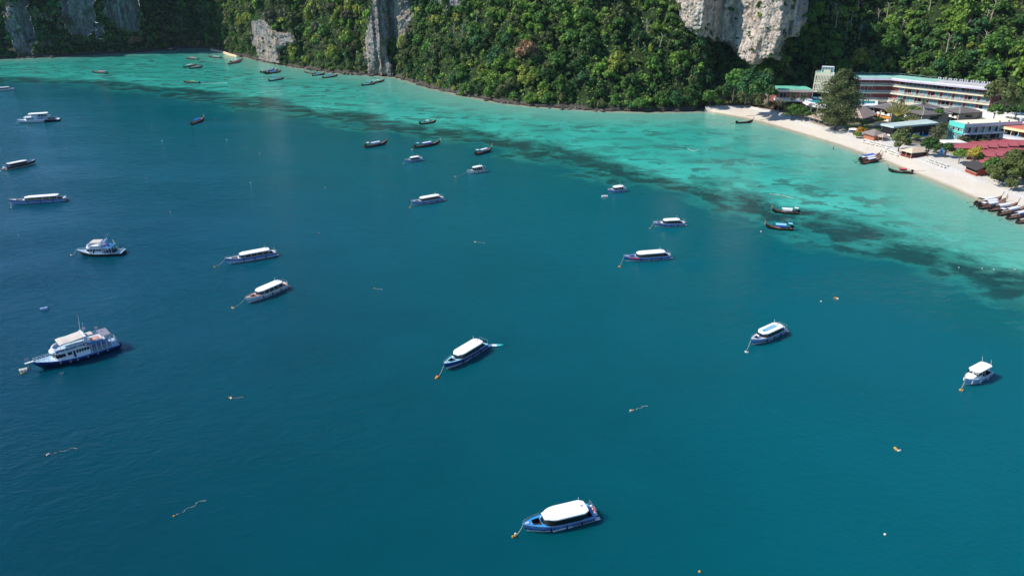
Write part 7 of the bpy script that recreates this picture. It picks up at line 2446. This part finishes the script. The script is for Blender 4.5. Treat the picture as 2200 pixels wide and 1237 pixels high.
palm(1609, 232, 5.4, 'second thin palm over the left end of the sand', 15, 2.6, 1.0, (.09, .11, .045), lean_=(-.4, 0))
palm(1912, 252, 6.5, 'palm behind the yellow fan palm, left', 18, 2.8, .9, (.11, .13, .06))
palm(1930, 250, 7.0, 'palm behind the yellow fan palm, right', 18, 2.8, .9, (.09, .115, .05))
palm(1980, 240, 4.6, 'palm in front of the hotel terrace bend', 14, 2.0, .9, (.09, .12, .05))
palm(2060, 62, .1, 'x', 3) if False else None
def fan_palm(px, py, h, label, colr, stem, w_=2.6, rz=-.5):
    p = GP(px, py)
    t = thing('fan_palm', label, 'palm', p, rz)
    mb = MB(); mb.tube((0, 0, -.4), (0, 0, h * .45), .2, n=6); mb.obj('trunk', BARK, t)
    mb = MB()
    V_, F_, C_ = [], [], []
    for i in range(15):
        a = -1.15 + 2.3 * i / 14
        d = Vector((math.sin(a), .06 * (-1) ** i, math.cos(a)))
        b0 = Vector((0, 0, h * .45)); b1 = b0 + d * h * .30; tip = b0 + d * h * .72
        mb.tube(b0, b1, .09, .06, 4)
        sdv = Vector((math.cos(a), .15 * (-1) ** i, -math.sin(a)))
        for k in range(4):
            q0, q1 = b1.lerp(tip, k / 4), b1.lerp(tip, (k + .9) / 4)
            ww = (.20, .30, .28, .15)[k] * w_ / 2.2
            for sd in (1, -1):
                o_ = len(V_); V_.extend([q0, q1, q1 + sdv * sd * ww + Vector((0, -.08, -.06)), q0 + sdv * sd * ww + Vector((0, -.08, -.04))]); F_.append((o_, o_ + 1, o_ + 2, o_ + 3)); C_.extend([np.array(colr) * R.uniform(.8, 1.2)] * 4)
    mb.obj('leaf_stalk', stem, t)
    link_mesh('crown', leaf_mesh('crown', np.array([tuple(v) for v in V_]), np.array(F_), np.array(C_)), None, t)
YST = mat('yellow_leaf_stalk', (196, 186, 84), .7, .1)
fan_palm(1923, 268, 8.6, 'yellow green fan shaped palm between the two left villas', (.30, .29, .10), YST, 3.2)
fan_palm(1954, 278, 6.2, 'green fan shaped palm before the front villa', (.16, .19, .08), mat('cream_leaf_stalk', (214, 196, 150), .7, .1), 2.6)

# dead pale trunks rising from the slope behind the hotel
def bare_tree(px, py, h, label, lean_=(2.0, 0)):
    q = surf_at(px, py)
    t = thing('bare_tree', label, 'tree', (q[0], q[1], q[2]))
    mb = MB(); mb.path([(0, 0, -1), (lean_[0] * .3, 0, h * .4), (lean_[0], lean_[1], h)], .34, 6, .12); mb.obj('trunk', PALEBARK, t)
    mb = MB()
    for i in range(7):
        a = i * 2.4; z = h * (.55 + .06 * i); s_ = Vector((lean_[0] * (.3 + .09 * i), 0, z))
        e_ = s_ + Vector((math.cos(a) * h * .22, math.sin(a) * h * .12, h * .14)); mb.path([s_, e_, e_ + Vector((math.cos(a) * .8, 0, h * .08))], .12, 4, .03)
    mb.obj('branch', PALEBARK, t)
bare_tree(2050, 104, 14, 'pale dead tree leaning right on the slope above the hotel', (5, 0))
bare_tree(2107, 110, 9, 'thin pale bare trunk on the slope above the right end of the hotel', (.6, 0))
bare_tree(2128, 42, 9, 'thin pale bare trunk high on the slope above the right end of the hotel', (.3, 0))
bare_tree(392, 60, 10, 'thin pale dead palm trunk in the dark cove', (1, 0))
for i in range(26):
    x_ = (R.uniform(1780, 2190) if i % 2 else R.uniform(500, 1440)); y_ = R.uniform(12, 120)
    if 1430 < x_ < 1760: continue
    wd = 'behind the hotel' if x_ > 1700 else ('left of the brown tree' if x_ < 1100 else 'right of the brown tree')
    n0 = len(C.objects)
    bare_tree(x_, y_, R.uniform(6, 10), 'pale thin trunk showing among the jungle trees %s' % wd, (R.uniform(-1.5, 1.5), 0))
    for o in list(C.objects)[n0:]:
        if o.parent is None: o['group'] = 'pale trunks ' + wd

for i, (x_, y_, h_, r_, k_) in enumerate(((1548, 226, 9, 5.0, 'dark'), (1566, 224, 10, 5.2, 'teal'), (1584, 222, 11, 5.0, 'dark'), (1602, 221, 11, 5.2, 'teal'), (1620, 222, 9, 4.6, 'green'), (1636, 221, 11, 5.0, 'teal'),
                                           (1650, 224, 8, 4.2, 'dark'), (1575, 214, 13, 5.0, 'green'), (1610, 212, 13, 5.2, 'teal'), (1640, 210, 13, 5.0, 'dark'), (1592, 227, 6, 3.6, 'olive'), (1628, 228, 6, 3.4, 'olive'), (1524, 229, 7, 4.0, 'green'))):
    t = small_tree(x_, y_, h_, r_, k_, '%s %s tree in the grove behind the left beach end, number %d from the left' % (WORDS[k_], 'tall' if h_ > 10 else 'lower', i + 1), 1.1)
    t['label'] = '%s %s tree in the grove behind the left beach end' % (WORDS[k_], 'tall' if h_ > 10 else 'lower'); t['group'] = 'grove: ' + t['label']

# a few people on the sand
SKIN = mat('skin', (170, 120, 92), .6, .08, 4.0)
def person(px, py, label, top, legs, wade=0.0, rz=0.0, z=None):
    p = GP(px, py) if z is None else G(px, py, z)
    t = thing('person', label, 'person', p, rz)
    J = [(0, 0, .95), (0, 0, 1.18), (0, .01, 1.42), (0, .02, 1.52), (0, .03, 1.66), (.10, 0, .90), (.12, .10, .50), (.13, .02, .07), (.13, .16, .03), (-.10, 0, .90), (-.12, -.06, .50), (-.13, -.16, .07), (-.13, -.02, .03),
         (.20, 0, 1.40), (.26, -.06, 1.12), (.26, .08, .90), (-.20, 0, 1.40), (-.26, .08, 1.12), (-.25, .22, .93)]
    E_ = [(0, 1), (1, 2), (2, 3), (3, 4), (0, 5), (5, 6), (6, 7), (7, 8), (0, 9), (9, 10), (10, 11), (11, 12), (2, 13), (13, 14), (14, 15), (2, 16), (16, 17), (17, 18)]
    rad = [.15, .13, .15, .06, .10, .10, .07, .045, .04, .10, .07, .045, .04, .06, .045, .035, .06, .045, .035]
    me = bpy.data.meshes.new('body'); me.from_pydata([(x, y, z_ - wade) for x, y, z_ in J], E_, [])
    o = link_mesh('body', me, SKIN, t)
    o.modifiers.new('skin', 'SKIN'); sm_ = o.modifiers.new('sub', 'SUBSURF'); sm_.levels = sm_.render_levels = 1
    me.skin_vertices or None
    if not me.skin_vertices: pass
    sv = me.skin_vertices[0].data if me.skin_vertices else None
    if sv is not None:
        for i, r_ in enumerate(rad): sv[i].radius = (r_, r_ * .8)
        sv[0].use_root = True
    mb = MB(); mb.ell((0, .01, 1.74 - wade), (.095, .11, .08), 8, 5); mb.obj('hair', mat('dark_hair', (30, 24, 20), .7), t)
    mb = MB(); mb.loft([[(r_ * math.cos(a * PI / 4), r_ * .72 * math.sin(a * PI / 4), z_ - wade) for a in range(8)] for r_, z_ in ((.17, .92), (.165, 1.15), (.21, 1.40), (.10, 1.47))]); mb.obj('shirt', top, t)
    mb = MB(); mb.loft([[(r_ * math.cos(a * PI / 4), r_ * .75 * math.sin(a * PI / 4), z_ - wade) for a in range(8)] for r_, z_ in ((.22, .62), (.20, .80), (.175, .96))]); mb.obj('shorts', legs, t)
    return t
person(1943, 336, 'person in dark clothes standing on the sand before the beach bar', BLACKW, BLACKW, rz=.6)
person(2029, 334, 'person in a red shirt walking near the white canopy', mat('red_shirt', (200, 50, 50), .8), DARKF, rz=1.9)
person(1790, 322, 'person wading in the shallows off the beach', SKIN, DARKF, .45, 2.5, 0.0)

hz = MB(); hz.box(-900, 500, -20, 1300, -4.5, 175)
ho = hz.obj('haze', None)
hm = bpy.data.materials.new('haze'); hm.use_nodes = True
hn = hm.node_tree; hn.nodes.remove(hn.nodes['Principled BSDF'])
hv = hn.nodes.new('ShaderNodeVolumePrincipled'); hv.inputs['Color'].default_value = (.62, .78, 1, 1); hv.inputs['Density'].default_value = .00003
hn.links.new(hv.outputs[0], hn.nodes['Material Output'].inputs['Volume'])
ho.data.materials.append(hm)
tag(ho, 'thin blue sea haze over the bay', 'haze', kind='stuff')
